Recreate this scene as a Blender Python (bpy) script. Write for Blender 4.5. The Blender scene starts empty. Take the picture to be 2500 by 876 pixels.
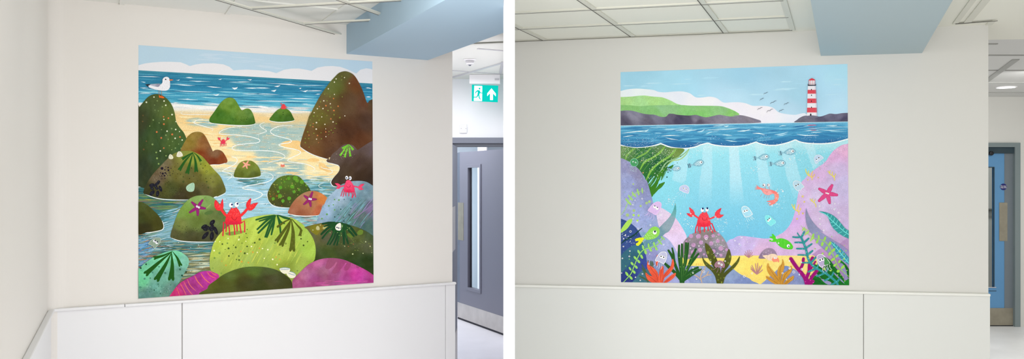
import bpy, bmesh, math, random
from mathutils import Vector, noise
from mathutils.geometry import delaunay_2d_cdt

S = bpy.context.scene
COL = S.collection
F = 2200.0                      # focal length in pixels of the 2500 px wide frame
CX, CY, EYE = 1250.0, 438.0, 1.62
CAM = Vector((0, 0, EYE))

def lin1(c):
    c = c / 255.0
    return c / 12.92 if c <= 0.04045 else ((c + 0.055) / 1.055) ** 2.4
def lin(c, k=1.0):
    return tuple(min(0.97, lin1(v) * k) for v in c)

# ---------------------------------------------------------------- materials
def mat(name, rgb, rough=0.6, metal=0.0, bump=0.0, bscale=60.0, var=0.0, vscale=4.0, spec=0.5, emit=None, estr=0.0, k=1.0):
    m = bpy.data.materials.new(name); m.use_nodes = True
    nt = m.node_tree; b = nt.nodes['Principled BSDF']
    c = lin(rgb, k)
    b.inputs['Base Color'].default_value = (*c, 1)
    b.inputs['Roughness'].default_value = rough
    b.inputs['Metallic'].default_value = metal
    b.inputs['Specular IOR Level'].default_value = spec
    tc = nt.nodes.new('ShaderNodeTexCoord')
    if var > 0:
        n = nt.nodes.new('ShaderNodeTexNoise'); n.inputs['Scale'].default_value = vscale; n.inputs['Detail'].default_value = 6
        nt.links.new(tc.outputs['Object'], n.inputs['Vector'])
        r = nt.nodes.new('ShaderNodeValToRGB')
        r.color_ramp.elements[0].position = 0.3; r.color_ramp.elements[1].position = 0.7
        r.color_ramp.elements[0].color = (*[v * (1 - var) for v in c], 1)
        r.color_ramp.elements[1].color = (*[min(1, v * (1 + var)) for v in c], 1)
        nt.links.new(n.outputs['Fac'], r.inputs['Fac']); nt.links.new(r.outputs['Color'], b.inputs['Base Color'])
    if bump > 0:
        n2 = nt.nodes.new('ShaderNodeTexNoise'); n2.inputs['Scale'].default_value = bscale; n2.inputs['Detail'].default_value = 4
        nt.links.new(tc.outputs['Object'], n2.inputs['Vector'])
        bp = nt.nodes.new('ShaderNodeBump'); bp.inputs['Strength'].default_value = bump; bp.inputs['Distance'].default_value = 0.002
        nt.links.new(n2.outputs['Fac'], bp.inputs['Height']); nt.links.new(bp.outputs['Normal'], b.inputs['Normal'])
    if emit:
        b.inputs['Emission Color'].default_value = (*lin(emit), 1); b.inputs['Emission Strength'].default_value = estr
    return m

def print_mat(name, grain, gscale):
    """printed vinyl: the artwork's colours sit in the mesh attribute Col, a fine grain breaks them up"""
    m = bpy.data.materials.new(name); m.use_nodes = True
    nt = m.node_tree; b = nt.nodes['Principled BSDF']
    a = nt.nodes.new('ShaderNodeAttribute'); a.attribute_name = 'Col'
    tc = nt.nodes.new('ShaderNodeTexCoord')
    n = nt.nodes.new('ShaderNodeTexNoise'); n.inputs['Scale'].default_value = gscale; n.inputs['Detail'].default_value = 3
    nt.links.new(tc.outputs['Object'], n.inputs['Vector'])
    mr = nt.nodes.new('ShaderNodeMapRange')
    mr.inputs['From Min'].default_value = 0.3; mr.inputs['From Max'].default_value = 0.7
    mr.inputs['To Min'].default_value = 1 - grain; mr.inputs['To Max'].default_value = 1 + grain
    nt.links.new(n.outputs['Fac'], mr.inputs['Value'])
    mx = nt.nodes.new('ShaderNodeVectorMath'); mx.operation = 'SCALE'
    nt.links.new(a.outputs['Color'], mx.inputs[0]); nt.links.new(mr.outputs['Result'], mx.inputs['Scale'])
    nt.links.new(mx.outputs[0], b.inputs['Base Color'])
    b.inputs['Roughness'].default_value = 0.75; b.inputs['Specular IOR Level'].default_value = 0.12
    return m

# ---------------------------------------------------------------- objects
def tag(o, label=None, cat=None, group=None, kind=None):
    if label: o['label'] = label
    if cat: o['category'] = cat
    if group: o['group'] = group
    if kind: o['kind'] = kind
    return o

def empty(name, loc=(0, 0, 0)):
    o = bpy.data.objects.new(name, None); COL.objects.link(o); o.location = loc; o.empty_display_size = 0.1
    return o

class MB:
    """collects shapes in world space and links them as one mesh object"""
    def __init__(s): s.bm = bmesh.new(); s.mi = 0
    def face(s, pts):
        f = s.bm.faces.new([s.bm.verts.new(p) for p in pts]); f.material_index = s.mi; return f
    def hexa(s, a, b):
        """a, b: two matching rings"""
        va = [s.bm.verts.new(p) for p in a]; vb = [s.bm.verts.new(p) for p in b]; n = len(a)
        fs = [s.bm.faces.new(va[::-1]), s.bm.faces.new(vb)]
        for i in range(n):
            fs.append(s.bm.faces.new((va[i], va[(i + 1) % n], vb[(i + 1) % n], vb[i])))
        for f in fs: f.material_index = s.mi
    def ext(s, ring, vec):
        vec = Vector(vec); s.hexa([Vector(p) for p in ring], [Vector(p) + vec for p in ring])
    def box(s, x0, y0, z0, x1, y1, z1):
        s.ext([(x0, y0, z0), (x1, y0, z0), (x1, y1, z0), (x0, y1, z0)], (0, 0, z1 - z0))
    def obox(s, o, u, v, w):
        o, u, v, w = map(Vector, (o, u, v, w)); s.ext([o, o + u, o + u + v, o + v], w)
    def tube(s, p, q, r0, r1=None, seg=20):
        p, q = Vector(p), Vector(q); r1 = r0 if r1 is None else r1
        d = (q - p).normalized(); u = d.orthogonal().normalized(); v = d.cross(u)
        R = lambda c, r: [c + r * (math.cos(2 * math.pi * i / seg) * u + math.sin(2 * math.pi * i / seg) * v) for i in range(seg)]
        s.hexa(R(p, r0), R(q, r1))
    def lathe(s, c, axis, prof, seg=28):
        c, d = Vector(c), Vector(axis).normalized(); u = d.orthogonal().normalized(); v = d.cross(u)
        rings = []
        for r, h in prof:
            rings.append([s.bm.verts.new(c + d * h + r * (math.cos(2 * math.pi * i / seg) * u + math.sin(2 * math.pi * i / seg) * v)) for i in range(seg)])
        for a, b in zip(rings, rings[1:]):
            for i in range(seg):
                f = s.bm.faces.new((a[i], a[(i + 1) % seg], b[(i + 1) % seg], b[i])); f.smooth = True; f.material_index = s.mi
        s.bm.faces.new(rings[0][::-1]).material_index = s.mi; s.bm.faces.new(rings[-1]).material_index = s.mi
    def build(s, name, mats, parent=None, bevel=0.0, loc=None):
        bmesh.ops.recalc_face_normals(s.bm, faces=s.bm.faces)
        me = bpy.data.meshes.new(name)
        if loc is not None:
            bmesh.ops.translate(s.bm, verts=s.bm.verts, vec=-Vector(loc))
        s.bm.to_mesh(me); s.bm.free()
        for m in (mats if isinstance(mats, (list, tuple)) else [mats]): me.materials.append(m)
        o = bpy.data.objects.new(name, me); COL.objects.link(o)
        if loc is not None: o.location = loc
        if parent:
            o.parent = parent
            bpy.context.view_layer.update()
            o.matrix_parent_inverse = parent.matrix_world.inverted()
        if bevel > 0:
            md = o.modifiers.new('bevel', 'BEVEL'); md.width = bevel; md.segments = 2; md.limit_method = 'ANGLE'
        return o

# ---------------------------------------------------------------- sight lines of the photograph -> points on real planes
def at(px, py, Y): return Vector(((px - CX) / F * Y, Y, EYE + (CY - py) / F * Y))
def onz(px, py, z):
    Y = (z - EYE) * F / (CY - py); return at(px, py, Y)
class Plane:
    def __init__(s, p0, d):
        s.p0 = Vector((p0[0], p0[1], 0)); s.d = Vector((d[0], d[1], 0)).normalized()
        s.n = Vector((s.d.y, -s.d.x, 0))                       # faces the camera
    def hit(s, px, py, off=0.0):
        r = Vector(((px - CX) / F, 1, (CY - py) / F)); p = s.p0 + s.n * off
        return CAM + r * (((p - CAM).dot(s.n)) / r.dot(s.n))
    def xy(s, px): h = s.hit(px, CY); return Vector((h.x, h.y, 0))
WORLD = 1.32
KA, KB = 1.02, 1.12
# ---------------------------------------------------------------- a little painter: shapes on a wall print
def inside(p, poly):
    x, y = p; c = False; j = len(poly) - 1
    for i in range(len(poly)):
        xi, yi = poly[i]; xj, yj = poly[j]
        if (yi > y) != (yj > y) and x < (xj - xi) * (y - yi) / (yj - yi) + xi: c = not c
        j = i
    return c
def spline(pts, closed, step=2.5):
    n = len(pts); out = []
    if n < 3: closed = False
    for i in range(n if closed else n - 1):
        if closed: p0, p1, p2, p3 = pts[i - 1], pts[i], pts[(i + 1) % n], pts[(i + 2) % n]
        else: p0, p1, p2, p3 = pts[max(0, i - 1)], pts[i], pts[i + 1], pts[min(n - 1, i + 2)]
        L = math.hypot(p2[0] - p1[0], p2[1] - p1[1]); k = max(1, int(L / step))
        for j in range(k):
            t = j / k; t2 = t * t; t3 = t2 * t
            out.append(tuple(0.5 * (2 * p1[a] + (p2[a] - p0[a]) * t + (2 * p0[a] - 5 * p1[a] + 4 * p2[a] - p3[a]) * t2
                                    + (3 * p1[a] - p0[a] - 3 * p2[a] + p3[a]) * t3) for a in (0, 1)))
    if not closed: out.append(tuple(pts[-1][:2]))
    return out
def clip(poly, quad):
    out = list(poly)
    for i in range(len(quad)):
        a, b = quad[i], quad[(i + 1) % len(quad)]
        src = out; out = []
        if not src: break
        sd = lambda p: (b[0] - a[0]) * (p[1] - a[1]) - (b[1] - a[1]) * (p[0] - a[0])
        for j in range(len(src)):
            p, q = src[j - 1], src[j]; sp, sq = sd(p), sd(q)
            if sp * sq < 0:
                t = sp / (sp - sq); out.append((p[0] + (q[0] - p[0]) * t, p[1] + (q[1] - p[1]) * t))
            if sq >= 0: out.append(q)
    return out
def T(ox, oy, s): return lambda *pts: [(ox + p[0] / s, oy + p[1] / s) + tuple(v / s for v in p[2:]) for p in pts]
def mixc(a, b, t): return tuple(a[i] + (b[i] - a[i]) * t for i in range(3))
def fbm(x, y, sc, seed=0.0, oct=4):
    v = 0; a = 0.5
    for _ in range(oct):
        v += a * noise.noise(Vector((x / sc, y / sc, seed))); sc *= 0.5; a *= 0.5
    return v
def grad(ctrl, amp=10, sc=14, seed=None, sx=1.0, ang=0.0, p=2.0):
    """colour field: control colours blended by distance, then mottled like paint"""
    seed = random.random() * 50 if seed is None else seed
    ca, sa = math.cos(ang), math.sin(ang)
    def f(x, y):
        W = 0; c = [0, 0, 0]
        for (cx, cy, col) in ctrl:
            w = 1.0 / ((x - cx) ** 2 + (y - cy) ** 2 + 9) ** p
            W += w
            for i in range(3): c[i] += w * col[i]
        c = [v / W for v in c]
        u = (x * ca + y * sa) / sx; v = (-x * sa + y * ca)
        m = fbm(u, v, sc, seed) * amp * 2.6
        h = fbm(u, v, sc * 1.7, seed + 9, 2) * amp * 0.9
        k = 0.35 + sum(c) / 700.0
        return (c[0] + m * k + h * .5, c[1] + m * k, c[2] + m * k - h)
    return f

class Print:
    """one printed wall picture; every drawn figure is a part of it"""
    E = 0.9
    def __init__(s, plane, quad, root, mt, mt_flat, k=1.0):
        s.pl, s.quad, s.root, s.mt, s.mtf, s.k = plane, quad, root, mt, mt_flat, k
        s.layer = 0.0004; s.step = 0.000007; s.v = None
        xs = [q[0] for q in quad]; ys = [q[1] for q in quad]
        s.inner = (max(xs[0], xs[3]) + .5, max(ys[0], ys[1]) + .5, min(xs[1], xs[2]) - .5, min(ys[2], ys[3]) - .5)
    def part(s, name, label=None, flat=False):
        s.flush(); s.v = []; s.f = []; s.c = []; s.name = name; s.label = label; s.flat = flat; s.kind = None
    def flush(s):
        if not s.v: return
        me = bpy.data.meshes.new(s.name); me.from_pydata([tuple(p) for p in s.v], [], s.f)
        at_ = me.color_attributes.new('Col', 'FLOAT_COLOR', 'POINT')
        buf = []
        for c in s.c:
            l = [min(0.95, max(0.0, lin1(min(255, max(0, v))) * s.k)) for v in c]; buf += [l[0], l[1], l[2], 1.0]
        at_.data.foreach_set('color', buf)
        me.materials.append(s.mtf if s.flat else s.mt)
        o = bpy.data.objects.new(s.name, me); COL.objects.link(o); o.parent = s.root
        if s.label: o['label'] = s.label
        if s.kind: o['kind'] = s.kind
        o.matrix_parent_inverse = s.root_inv
        s.v = None
    def put(s, poly, cols, off):
        b = len(s.v)
        for p in poly: s.v.append(s.pl.hit(p[0], p[1], off))
        s.c += cols; s.f.append(tuple(range(b, b + len(poly))))
    def convex(s, poly, col, off):
        x0, y0, x1, y1 = s.inner
        if any(p[0] < x0 or p[0] > x1 or p[1] < y0 or p[1] > y1 for p in poly):
            cpy = clip(poly, s.quad)
            if len(cpy) < 3: return
            if callable(col): s.put(cpy, [col(*p[:2]) for p in cpy], off)
            elif isinstance(col, list):
                m = tuple(sum(c[i] for c in col) / len(col) for i in range(3)); s.put(cpy, [m] * len(cpy), off)
            else: s.put(cpy, [col] * len(cpy), off)
        else:
            if callable(col): cs = [col(*p[:2]) for p in poly]
            elif isinstance(col, list): cs = col
            else: cs = [col] * len(poly)
            s.put(poly, cs, off)
    def up(s): s.layer += s.step; return s.layer
    def lanes(s, boxes):
        """layers so that overlapping brush marks never share one"""
        L = []; out = []
        for b in boxes:
            for k, lane in enumerate(L):
                if not any(b[0] < c[2] and c[0] < b[2] and b[1] < c[3] and c[1] < b[3] for c in lane): break
            else: L.append([]); k = len(L) - 1
            L[k].append(b); out.append(k)
        base = [s.up() for _ in L]
        return [base[k] for k in out]
    def fill(s, pts, col, smooth=True, grid=None):
        off = s.up()
        pts = [p[:2] for p in pts]
        ring = spline(pts, True) if smooth else spline_lin(pts)
        ring = clip(ring, s.quad)
        out = []
        for p in ring:
            if not out or math.hypot(p[0] - out[-1][0], p[1] - out[-1][1]) > 0.05: out.append(p)
        while len(out) > 3 and math.hypot(out[0][0] - out[-1][0], out[0][1] - out[-1][1]) < 0.05: out.pop()
        if len(out) < 3: return
        ar = sum(out[i - 1][0] * out[i][1] - out[i][0] * out[i - 1][1] for i in range(len(out)))
        if ar < 0: out.reverse()
        vs = [Vector(p) for p in out]; n = len(vs)
        if callable(col) and grid is None: grid = 3.0
        if grid:
            xs = [p[0] for p in out]; ys = [p[1] for p in out]
            y = min(ys) + grid * .5; r = 0
            while y < max(ys):
                # crossings of this row
                cr = []
                for i in range(n):
                    a, b = out[i - 1], out[i]
                    if (a[1] > y) != (b[1] > y): cr.append(a[0] + (y - a[1]) * (b[0] - a[0]) / (b[1] - a[1]))
                cr.sort()
                for a, b in zip(cr[::2], cr[1::2]):
                    x = math.ceil((a + .8 - (r % 2) * grid * .5) / grid) * grid + (r % 2) * grid * .5
                    while x < b - .8:
                        vs.append(Vector((x, y))); x += grid
                y += grid * .87; r += 1
        res = delaunay_2d_cdt(vs, [], [list(range(n))], 1, 1e-4, False)
        b = len(s.v)
        for p in res[0]:
            s.v.append(s.pl.hit(p.x, p.y, off)); s.c.append(col(p.x, p.y) if callable(col) else col)
        for f in res[2]:
            cx = sum(res[0][i].x for i in f) / 3; cy = sum(res[0][i].y for i in f) / 3
            if inside((cx, cy), out): s.f.append(tuple(b + i for i in f))
    def stroke(s, pts, w, col, taper=(0.5, 0.5), smooth=True, step=2.0, off=None, closed=False):
        """ribbon; pts may carry their own half... width as third value"""
        off = s.up() if off is None else off
        if len(pts[0]) > 2:
            # interpolate widths along
            P = [p[:2] for p in pts]; Wd = [p[2] for p in pts]
        else: P = pts; Wd = None
        L = spline(P, closed, step) if smooth else list(P)
        if closed: L.append(L[0])
        n = len(L)
        if n < 2: return
        cum = [0]
        for a, b in zip(L, L[1:]): cum.append(cum[-1] + math.hypot(b[0] - a[0], b[1] - a[1]))
        tot = cum[-1] or 1
        if Wd:
            cc = [0]
            for a, b in zip(P, P[1:]): cc.append(cc[-1] + math.hypot(b[0] - a[0], b[1] - a[1]))
            cc = [c / (cc[-1] or 1) for c in cc]
        def wid(t):
            if Wd:
                for i in range(len(cc) - 1):
                    if t <= cc[i + 1] + 1e-9:
                        u = (t - cc[i]) / max(1e-9, cc[i + 1] - cc[i]); return Wd[i] + (Wd[i + 1] - Wd[i]) * u
                return Wd[-1]
            a, b = taper
            k = 1.0
            if t < 0.2: k = min(k, a + (1 - a) * t / 0.2)
            if t > 0.8: k = min(k, b + (1 - b) * (1 - t) / 0.2)
            return w * k
        lf, rt = [], []
        for i, p in enumerate(L):
            a = L[max(0, i - 1)]; b = L[min(n - 1, i + 1)]
            dx, dy = b[0] - a[0], b[1] - a[1]; d = math.hypot(dx, dy) or 1
            h = wid(cum[i] / tot) / 2
            lf.append((p[0] - dy / d * h, p[1] + dx / d * h)); rt.append((p[0] + dy / d * h, p[1] - dx / d * h))
        for i in range(n - 1):
            s.convex([lf[i], rt[i], rt[i + 1], lf[i + 1]], col, off)
        for e in (0, n - 1):                                    # round ends
            h = wid(0 if e == 0 else 1) / 2
            if h > 0.7:
                a, b = (L[0], L[1]) if e == 0 else (L[-1], L[-2])
                th = math.atan2(a[1] - b[1], a[0] - b[0])
                s.convex([(a[0] + h * math.cos(th + (j / 8 - .5) * math.pi), a[1] + h * math.sin(th + (j / 8 - .5) * math.pi)) for j in range(9)], col, off)
    def ell(s, x, y, rx, ry, col, ang=0.0, off=None, seg=None):
        off = s.up() if off is None else off
        seg = seg or max(8, min(28, int(6 + rx * 1.6)))
        ca, sa = math.cos(ang), math.sin(ang)
        poly = []
        for i in range(seg):
            a = 2 * math.pi * i / seg; u, v = rx * math.cos(a), ry * math.sin(a)
            poly.append((x + u * ca - v * sa, y + u * sa + v * ca))
        s.convex(poly, col, off)
    def dots(s, L, col):
        LL = [d if len(d) > 3 else (d[0], d[1], d[2], d[2]) for d in L]
        offs = s.lanes([(d[0] - d[2], d[1] - d[3], d[0] + d[2], d[1] + d[3]) for d in LL])
        for d, off in zip(L, offs): s.ell(d[0], d[1], d[2], d[2] if len(d) < 4 else d[3], random.choice(col) if isinstance(col, list) else col, off=off, seg=8 if d[2] < 1.6 else 14)
    def rings(s, L, w, col):
        for x, y, r in L:
            off = s.up()
            s.stroke([(x + r * math.cos(a * math.pi / 4), y + r * math.sin(a * math.pi / 4)) for a in range(8)], w, col, (1, 1), closed=True, step=1.2, off=off)
    def streaks(s, n, poly, pal, ln, wd, slope, base, soft=0.6):
        xs = [p[0] for p in poly]; ys = [p[1] for p in poly]
        J = []
        for i in range(n):
            for _ in range(20):
                x, y = random.uniform(min(xs), max(xs)), random.uniform(min(ys), max(ys))
                if inside((x, y), poly): break
            else: continue
            l = random.uniform(*ln) / 2; w = random.uniform(*wd) / 2; m = slope(x, y) + random.uniform(-.02, .02)
            d = math.hypot(1, m); ux, uy = l / d, l * m / d
            c = random.choice(pal); e = mixc(c, base(x, y), soft) if base else c
            bow = random.uniform(-.4, .4)
            poly6 = [(x - ux, y - uy + bow), (x - ux * .45, y - uy * .45 - w), (x + ux * .5, y + uy * .5 - w * .8),
                     (x + ux, y + uy + bow), (x + ux * .4, y + uy * .4 + w), (x - ux * .5, y - uy * .5 + w * .8)]
            J.append((poly6, [e, c, c, e, c, c]))
        offs = s.lanes([(min(p[0] for p in q), min(p[1] for p in q), max(p[0] for p in q), max(p[1] for p in q)) for q, _ in J])
        for (q, cs), off in zip(J, offs): s.convex(q, cs, off)
    def speckle(s, n, poly, rr, cols):
        xs = [p[0] for p in poly]; ys = [p[1] for p in poly]; L = []
        while len(L) < n:
            x, y = random.uniform(min(xs), max(xs)), random.uniform(min(ys), max(ys))
            if inside((x, y), poly): L.append((x, y, random.uniform(*rr)))
        s.dots(L, cols)
    # ---- figures
    def blade(s, pts, w0, w1, col, lobes=True):
        """a flat seaweed blade that widens to a notched tip"""
        off = s.up(); n = len(pts)
        s.stroke([(p[0], p[1], w0 + (w1 - w0) * (i / (n - 1)) ** .8) for i, p in enumerate(pts)], 0, col, off=off)
        if lobes:
            a, b = pts[-2], pts[-1]; dx, dy = b[0] - a[0], b[1] - a[1]; d = math.hypot(dx, dy) or 1
            dx, dy = dx / d, dy / d
            for sg in (-1, 1):
                cx, cy = b[0] + dx * w1 * .35 - dy * sg * w1 * .3, b[1] + dy * w1 * .35 + dx * sg * w1 * .3
                s.ell(cx, cy, w1 * .5, w1 * .28, col, math.atan2(dy, dx) + sg * .18)
    def eye(s, x, y, rx, ry, px, py, pr, pc=(20, 25, 90), wc=(250, 250, 252), ang=0):
        s.ell(x, y, rx, ry, wc, ang); s.ell(px, py, pr, pr * 1.1, pc)
    def star(s, x, y, tips, w, col, dark):
        for k, c in ((1.0, dark), (0.86, col)):
            for tx, ty in tips:
                off = s.up()
                s.stroke([(x, y, w * .9 * k), ((x + tx) / 2, (y + ty) / 2, w * 1.0 * k), (x + (tx - x) * (.98 if k == 1 else .95), y + (ty - y) * (.98 if k == 1 else .95), w * .62 * k)], 0, c, off=off)
            s.ell(x, y, w * .72 * k, w * .72 * k, c)
def spline_lin(pts, step=3.0):
    out = []
    for i in range(len(pts)):
        a, b = pts[i], pts[(i + 1) % len(pts)]; k = max(1, int(math.hypot(b[0] - a[0], b[1] - a[1]) / step))
        for j in range(k): out.append((a[0] + (b[0] - a[0]) * j / k, a[1] + (b[1] - a[1]) * j / k))
    return out
random.seed(11)
# ---------------------------------------------------------------- camera, world
cam = bpy.data.cameras.new('camera'); cam.sensor_width = 36; cam.lens = F / 2500 * 36; cam.clip_start = 0.05
co = bpy.data.objects.new('camera', cam); COL.objects.link(co); co.location = CAM; co.rotation_euler = (math.pi / 2, 0, 0); S.camera = co
S.view_settings.view_transform = 'Standard'; S.view_settings.look = 'None'; S.view_settings.gamma = 1; S.view_settings.exposure = 0
S.view_settings.use_curve_mapping = False
w = bpy.data.worlds.new('world'); S.world = w; w.use_nodes = True
w.node_tree.nodes['Background'].inputs['Color'].default_value = (1.0, 0.985, 0.965, 1)
w.node_tree.nodes['Background'].inputs['Strength'].default_value = WORLD

def area(name, loc, target, sx, sy, power, col=(1, 1, 1)):
    l = bpy.data.lights.new(name, 'AREA'); l.shape = 'RECTANGLE'; l.size = sx; l.size_y = sy; l.energy = power; l.color = col
    o = bpy.data.objects.new(name, l); COL.objects.link(o); o.location = loc
    o.rotation_euler = (Vector(target) - Vector(loc)).to_track_quat('-Z', 'Y').to_euler()
    return o

# ---------------------------------------------------------------- materials of the building
M_wallA = mat('warm_white_paint', (229, 225, 219), 0.65, bump=0.05, bscale=180, k=1.0)
M_wallB = mat('stone_white_paint', (220, 219, 214), 0.65, bump=0.05, bscale=180)
M_panelA = mat('white_wall_cladding', (230, 230, 231), 0.35, spec=0.35)
M_panelB = mat('pale_wall_cladding', (225, 226, 222), 0.35, spec=0.35)
M_white = mat('bright_white_paint', (246, 246, 250), 0.6)
M_tileA = mat('ceiling_tile_white', (232, 232, 226), 0.8, bump=0.15, bscale=300)
M_tileB = mat('ceiling_tile_grey_white', (236, 235, 224), 0.8, bump=0.15, bscale=300)
M_tileC = mat('ceiling_tile_corridor', (214, 214, 212), 0.8, bump=0.15, bscale=300)
M_bar = mat('ceiling_grid_metal', (216, 215, 203), 0.5)
M_barC = mat('ceiling_grid_grey', (168, 168, 164), 0.5)
M_gridshade = mat('painted_grid_shadow', (92, 90, 84), 0.9)  # dark colour painted in for shadow lines beside the grid bars
M_beamA = mat('powder_blue_paint', (163, 189, 208), 0.6, bump=0.04, bscale=150)
M_beamB = mat('grey_blue_paint', (170, 188, 194), 0.6, bump=0.04, bscale=150)
M_floorA = mat('pale_vinyl_floor', (246, 241, 245), 0.3, var=0.03, vscale=3)
M_floorB = mat('grey_vinyl_floor', (236, 236, 236), 0.4, var=0.06, vscale=2.2)
M_doorA = mat('grey_blue_door_laminate', (120, 119, 132), 0.45)
M_frameA = mat('grey_door_frame', (126, 130, 144), 0.5)
M_frameAd = mat('dark_grey_door_frame', (92, 96, 106), 0.5)
M_edge = mat('door_edge_slate', (88, 98, 114), 0.5)
M_steel = mat('brushed_steel', (196, 190, 184), 0.38, metal=0.55, var=0.08, vscale=9)
M_steelB = mat('worn_steel', (150, 144, 128), 0.5, metal=0.3, var=0.1, vscale=12)
M_seal = mat('black_seal', (36, 34, 42), 0.7)
M_doorB = mat('blue_door_laminate', (92, 146, 192), 0.45)
M_stileB = mat('slate_door_edge', (112, 121, 128), 0.5)
M_frameB = mat('grey_green_frame', (124, 136, 138), 0.5)
M_frameBd = mat('dark_teal_trim_and_shade', (38, 58, 68), 0.6)
M_black = mat('black_plastic', (14, 14, 20), 0.5)
M_plastic = mat('white_plastic', (238, 236, 238), 0.4)
M_plasticg = mat('light_grey_plastic', (196, 194, 198), 0.4)
M_navy = mat('navy_sticker', (22, 22, 104), 0.5)
M_glassv = bpy.data.materials.new('vision_glass'); M_glassv.use_nodes = True
_b = M_glassv.node_tree.nodes['Principled BSDF']; _b.inputs['Transmission Weight'].default_value = 1.0
_b.inputs['Roughness'].default_value = 0.02; _b.inputs['IOR'].default_value = 1.05; _b.inputs['Base Color'].default_value = (0.9, 0.97, 0.99, 1)
M_signg = mat('sign_green_lit', (0, 60, 56), 0.6, spec=.05, emit=(0, 205, 190), estr=1.0)
M_signw = mat('sign_white_lit', (235, 255, 250), 0.5, emit=(225, 255, 248), estr=0.75)
M_lamp = mat('lamp_diffuser', (255, 255, 255), 0.5, emit=(255, 255, 252), estr=3.0)

# ---------------------------------------------------------------- key planes
PA = Plane(((338 - CX) / F * 4.4, 4.4), (3622, 2200))          # left room, mural wall
PB = Plane(((1257 - CX) / F * 5.2, 5.2), (10010, -2200))       # right room, mural wall
Z3 = lambda v, z: Vector((v.x, v.y, z))
A0 = PA.xy(119); A1 = PA.xy(1104.5)
LD = Vector((0.4377, -1, 0)).normalized()                      # left wall, towards the viewer
L1 = A0 + LD * 2.55
B0 = PB.xy(1254.0); B1 = PB.xy(2413)
XL, XR = -0.0344, 0.0115                                       # faces of the dividing wall
YP = 3.6
ZA, ZB = 2.47, 2.42

def wall(name, a, b, z0, z1, back, m):
    mb = MB(); mb.ext([Z3(a, z0), Z3(b, z0), Z3(b, z0) + back, Z3(a, z0) + back], (0, 0, z1 - z0))
    o = mb.build(name, m); tag(o, kind='structure'); return o

# left room ------------------------------------------------------
# wall with the soft corner: one sheet, rounded where the two faces meet
def rounded_corner():
    r = 0.09; pts = [L1]
    a = A0 + LD * r; c = A0 + PA.d * r
    for i in range(13):
        t = i / 12; pts.append(a * (1 - t) ** 2 + A0 * 2 * t * (1 - t) + c * t * t)
    pts.append(A1); return pts
mb = MB(); cr = rounded_corner(); outer = [A1 - PA.n * 0.12, A0 - PA.n * 0.12 - PA.d * 0.13, L1 - PA.d * 0.12]
ring = [Z3(p, 0) for p in cr + outer]; mb.ext(ring, (0, 0, ZA))
o = mb.build('wall_left', M_wallA); tag(o, 'warm white plastered wall turning a soft corner behind the rock pool picture', kind='structure')
for p in o.data.polygons: p.use_smooth = False

# cladding below the rail: follows the wall 12 mm proud
def clad_A():
    railz = 1.005
    mb = MB(); t = 0.012
    e = PA.xy(1109.3)
    seam = PA.xy(443.5); seam2 = PA.xy(1085.5)
    def seg(a, b, z1=railz): mb.ext([Z3(a, 0.0), Z3(b, 0.0), Z3(b + PA.n * t, 0.0), Z3(a + PA.n * t, 0.0)], (0, 0, z1))
    g = PA.d * 0.0022
    c0 = A0 + PA.d * 0.02
    seg(c0, seam - g); seg(seam + g, seam2 - g * .5); seg(seam2 + g * .5, e)
    nl = Vector((-LD.y, LD.x, 0)); nl = nl if nl.dot(Vector((1, 0, 0))) > 0 else -nl
    c1 = A0 + LD * 0.02
    mb.ext([Z3(L1, 0), Z3(c1, 0), Z3(c1 + nl * t, 0), Z3(L1 + nl * t, 0)], (0, 0, railz))
    o = mb.build('trim_1', M_panelA, bevel=0.0015); tag(o, 'white wall cladding sheets under the rail in the left room', kind='structure')
    mb = MB(); tw = 0.026
    j = PA.xy(303)
    k = A0 + PA.d * 0.0 
    inner = A0 + (nl + PA.n) * 0.0
    for a, b in ((k, j - PA.d * .001), (j + PA.d * .001, e)):
        mb.ext([Z3(a, railz), Z3(b, railz), Z3(b + PA.n * tw, railz), Z3(a + PA.n * tw, railz)], (0, 0, 0.014))
    mb.ext([Z3(L1, railz), Z3(k, railz), Z3(k + nl * tw, railz), Z3(L1 + nl * tw, railz)], (0, 0, 0.014))
    o = mb.build('trim_2', M_panelA, bevel=0.004); tag(o, 'slim white capping rail along the left room walls', kind='structure')
clad_A()

# dividing wall between the two rooms
mb = MB(); mb.box(XL, YP, 0, XR, 13.2, 2.6)
tag(mb.build('wall_middle', M_white, bevel=0.002), 'thin white wall end standing between the two rooms', kind='structure')

# ceiling of the left room: grid ceiling and plain strip share one slab; bars hang just below
def poly_slab(name, pts, z, t, m, label=None):
    mb = MB(); mb.ext([Vector((p[0], p[1], z)) for p in pts], (0, 0, t)); return tag(mb.build(name, m), label, kind='structure')
Yf = 2.6
poly_slab('ceiling_left', [(A0.x - .3, A0.y + .1), (A0.x - .05, A0.y + .1), (A1.x, A1.y + .12), (-1.0, 5.46), (-1.0, 7.7), (XL, 7.7), (XL, Yf), (A0.x + .62, Yf)], ZA, 0.1, M_tileA,
          'white ceiling of the left room and its corridor')
BN = [0]
def barz(mb, p, q, z, wdt, th=0.006):
    BN[0] += 1; th = th + (BN[0] % 9) * .00009
    p, q = Vector((p[0], p[1], z)), Vector((q[0], q[1], z)); d = (q - p).normalized(); s_ = Vector((-d.y, d.x, 0)) * wdt / 2
    mb.ext([p - s_, q - s_, q + s_, p + s_], (0, 0, -th))
bd = Vector((0.41, -0.912, 0)).normalized()     # beam direction, towards the viewer
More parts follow.
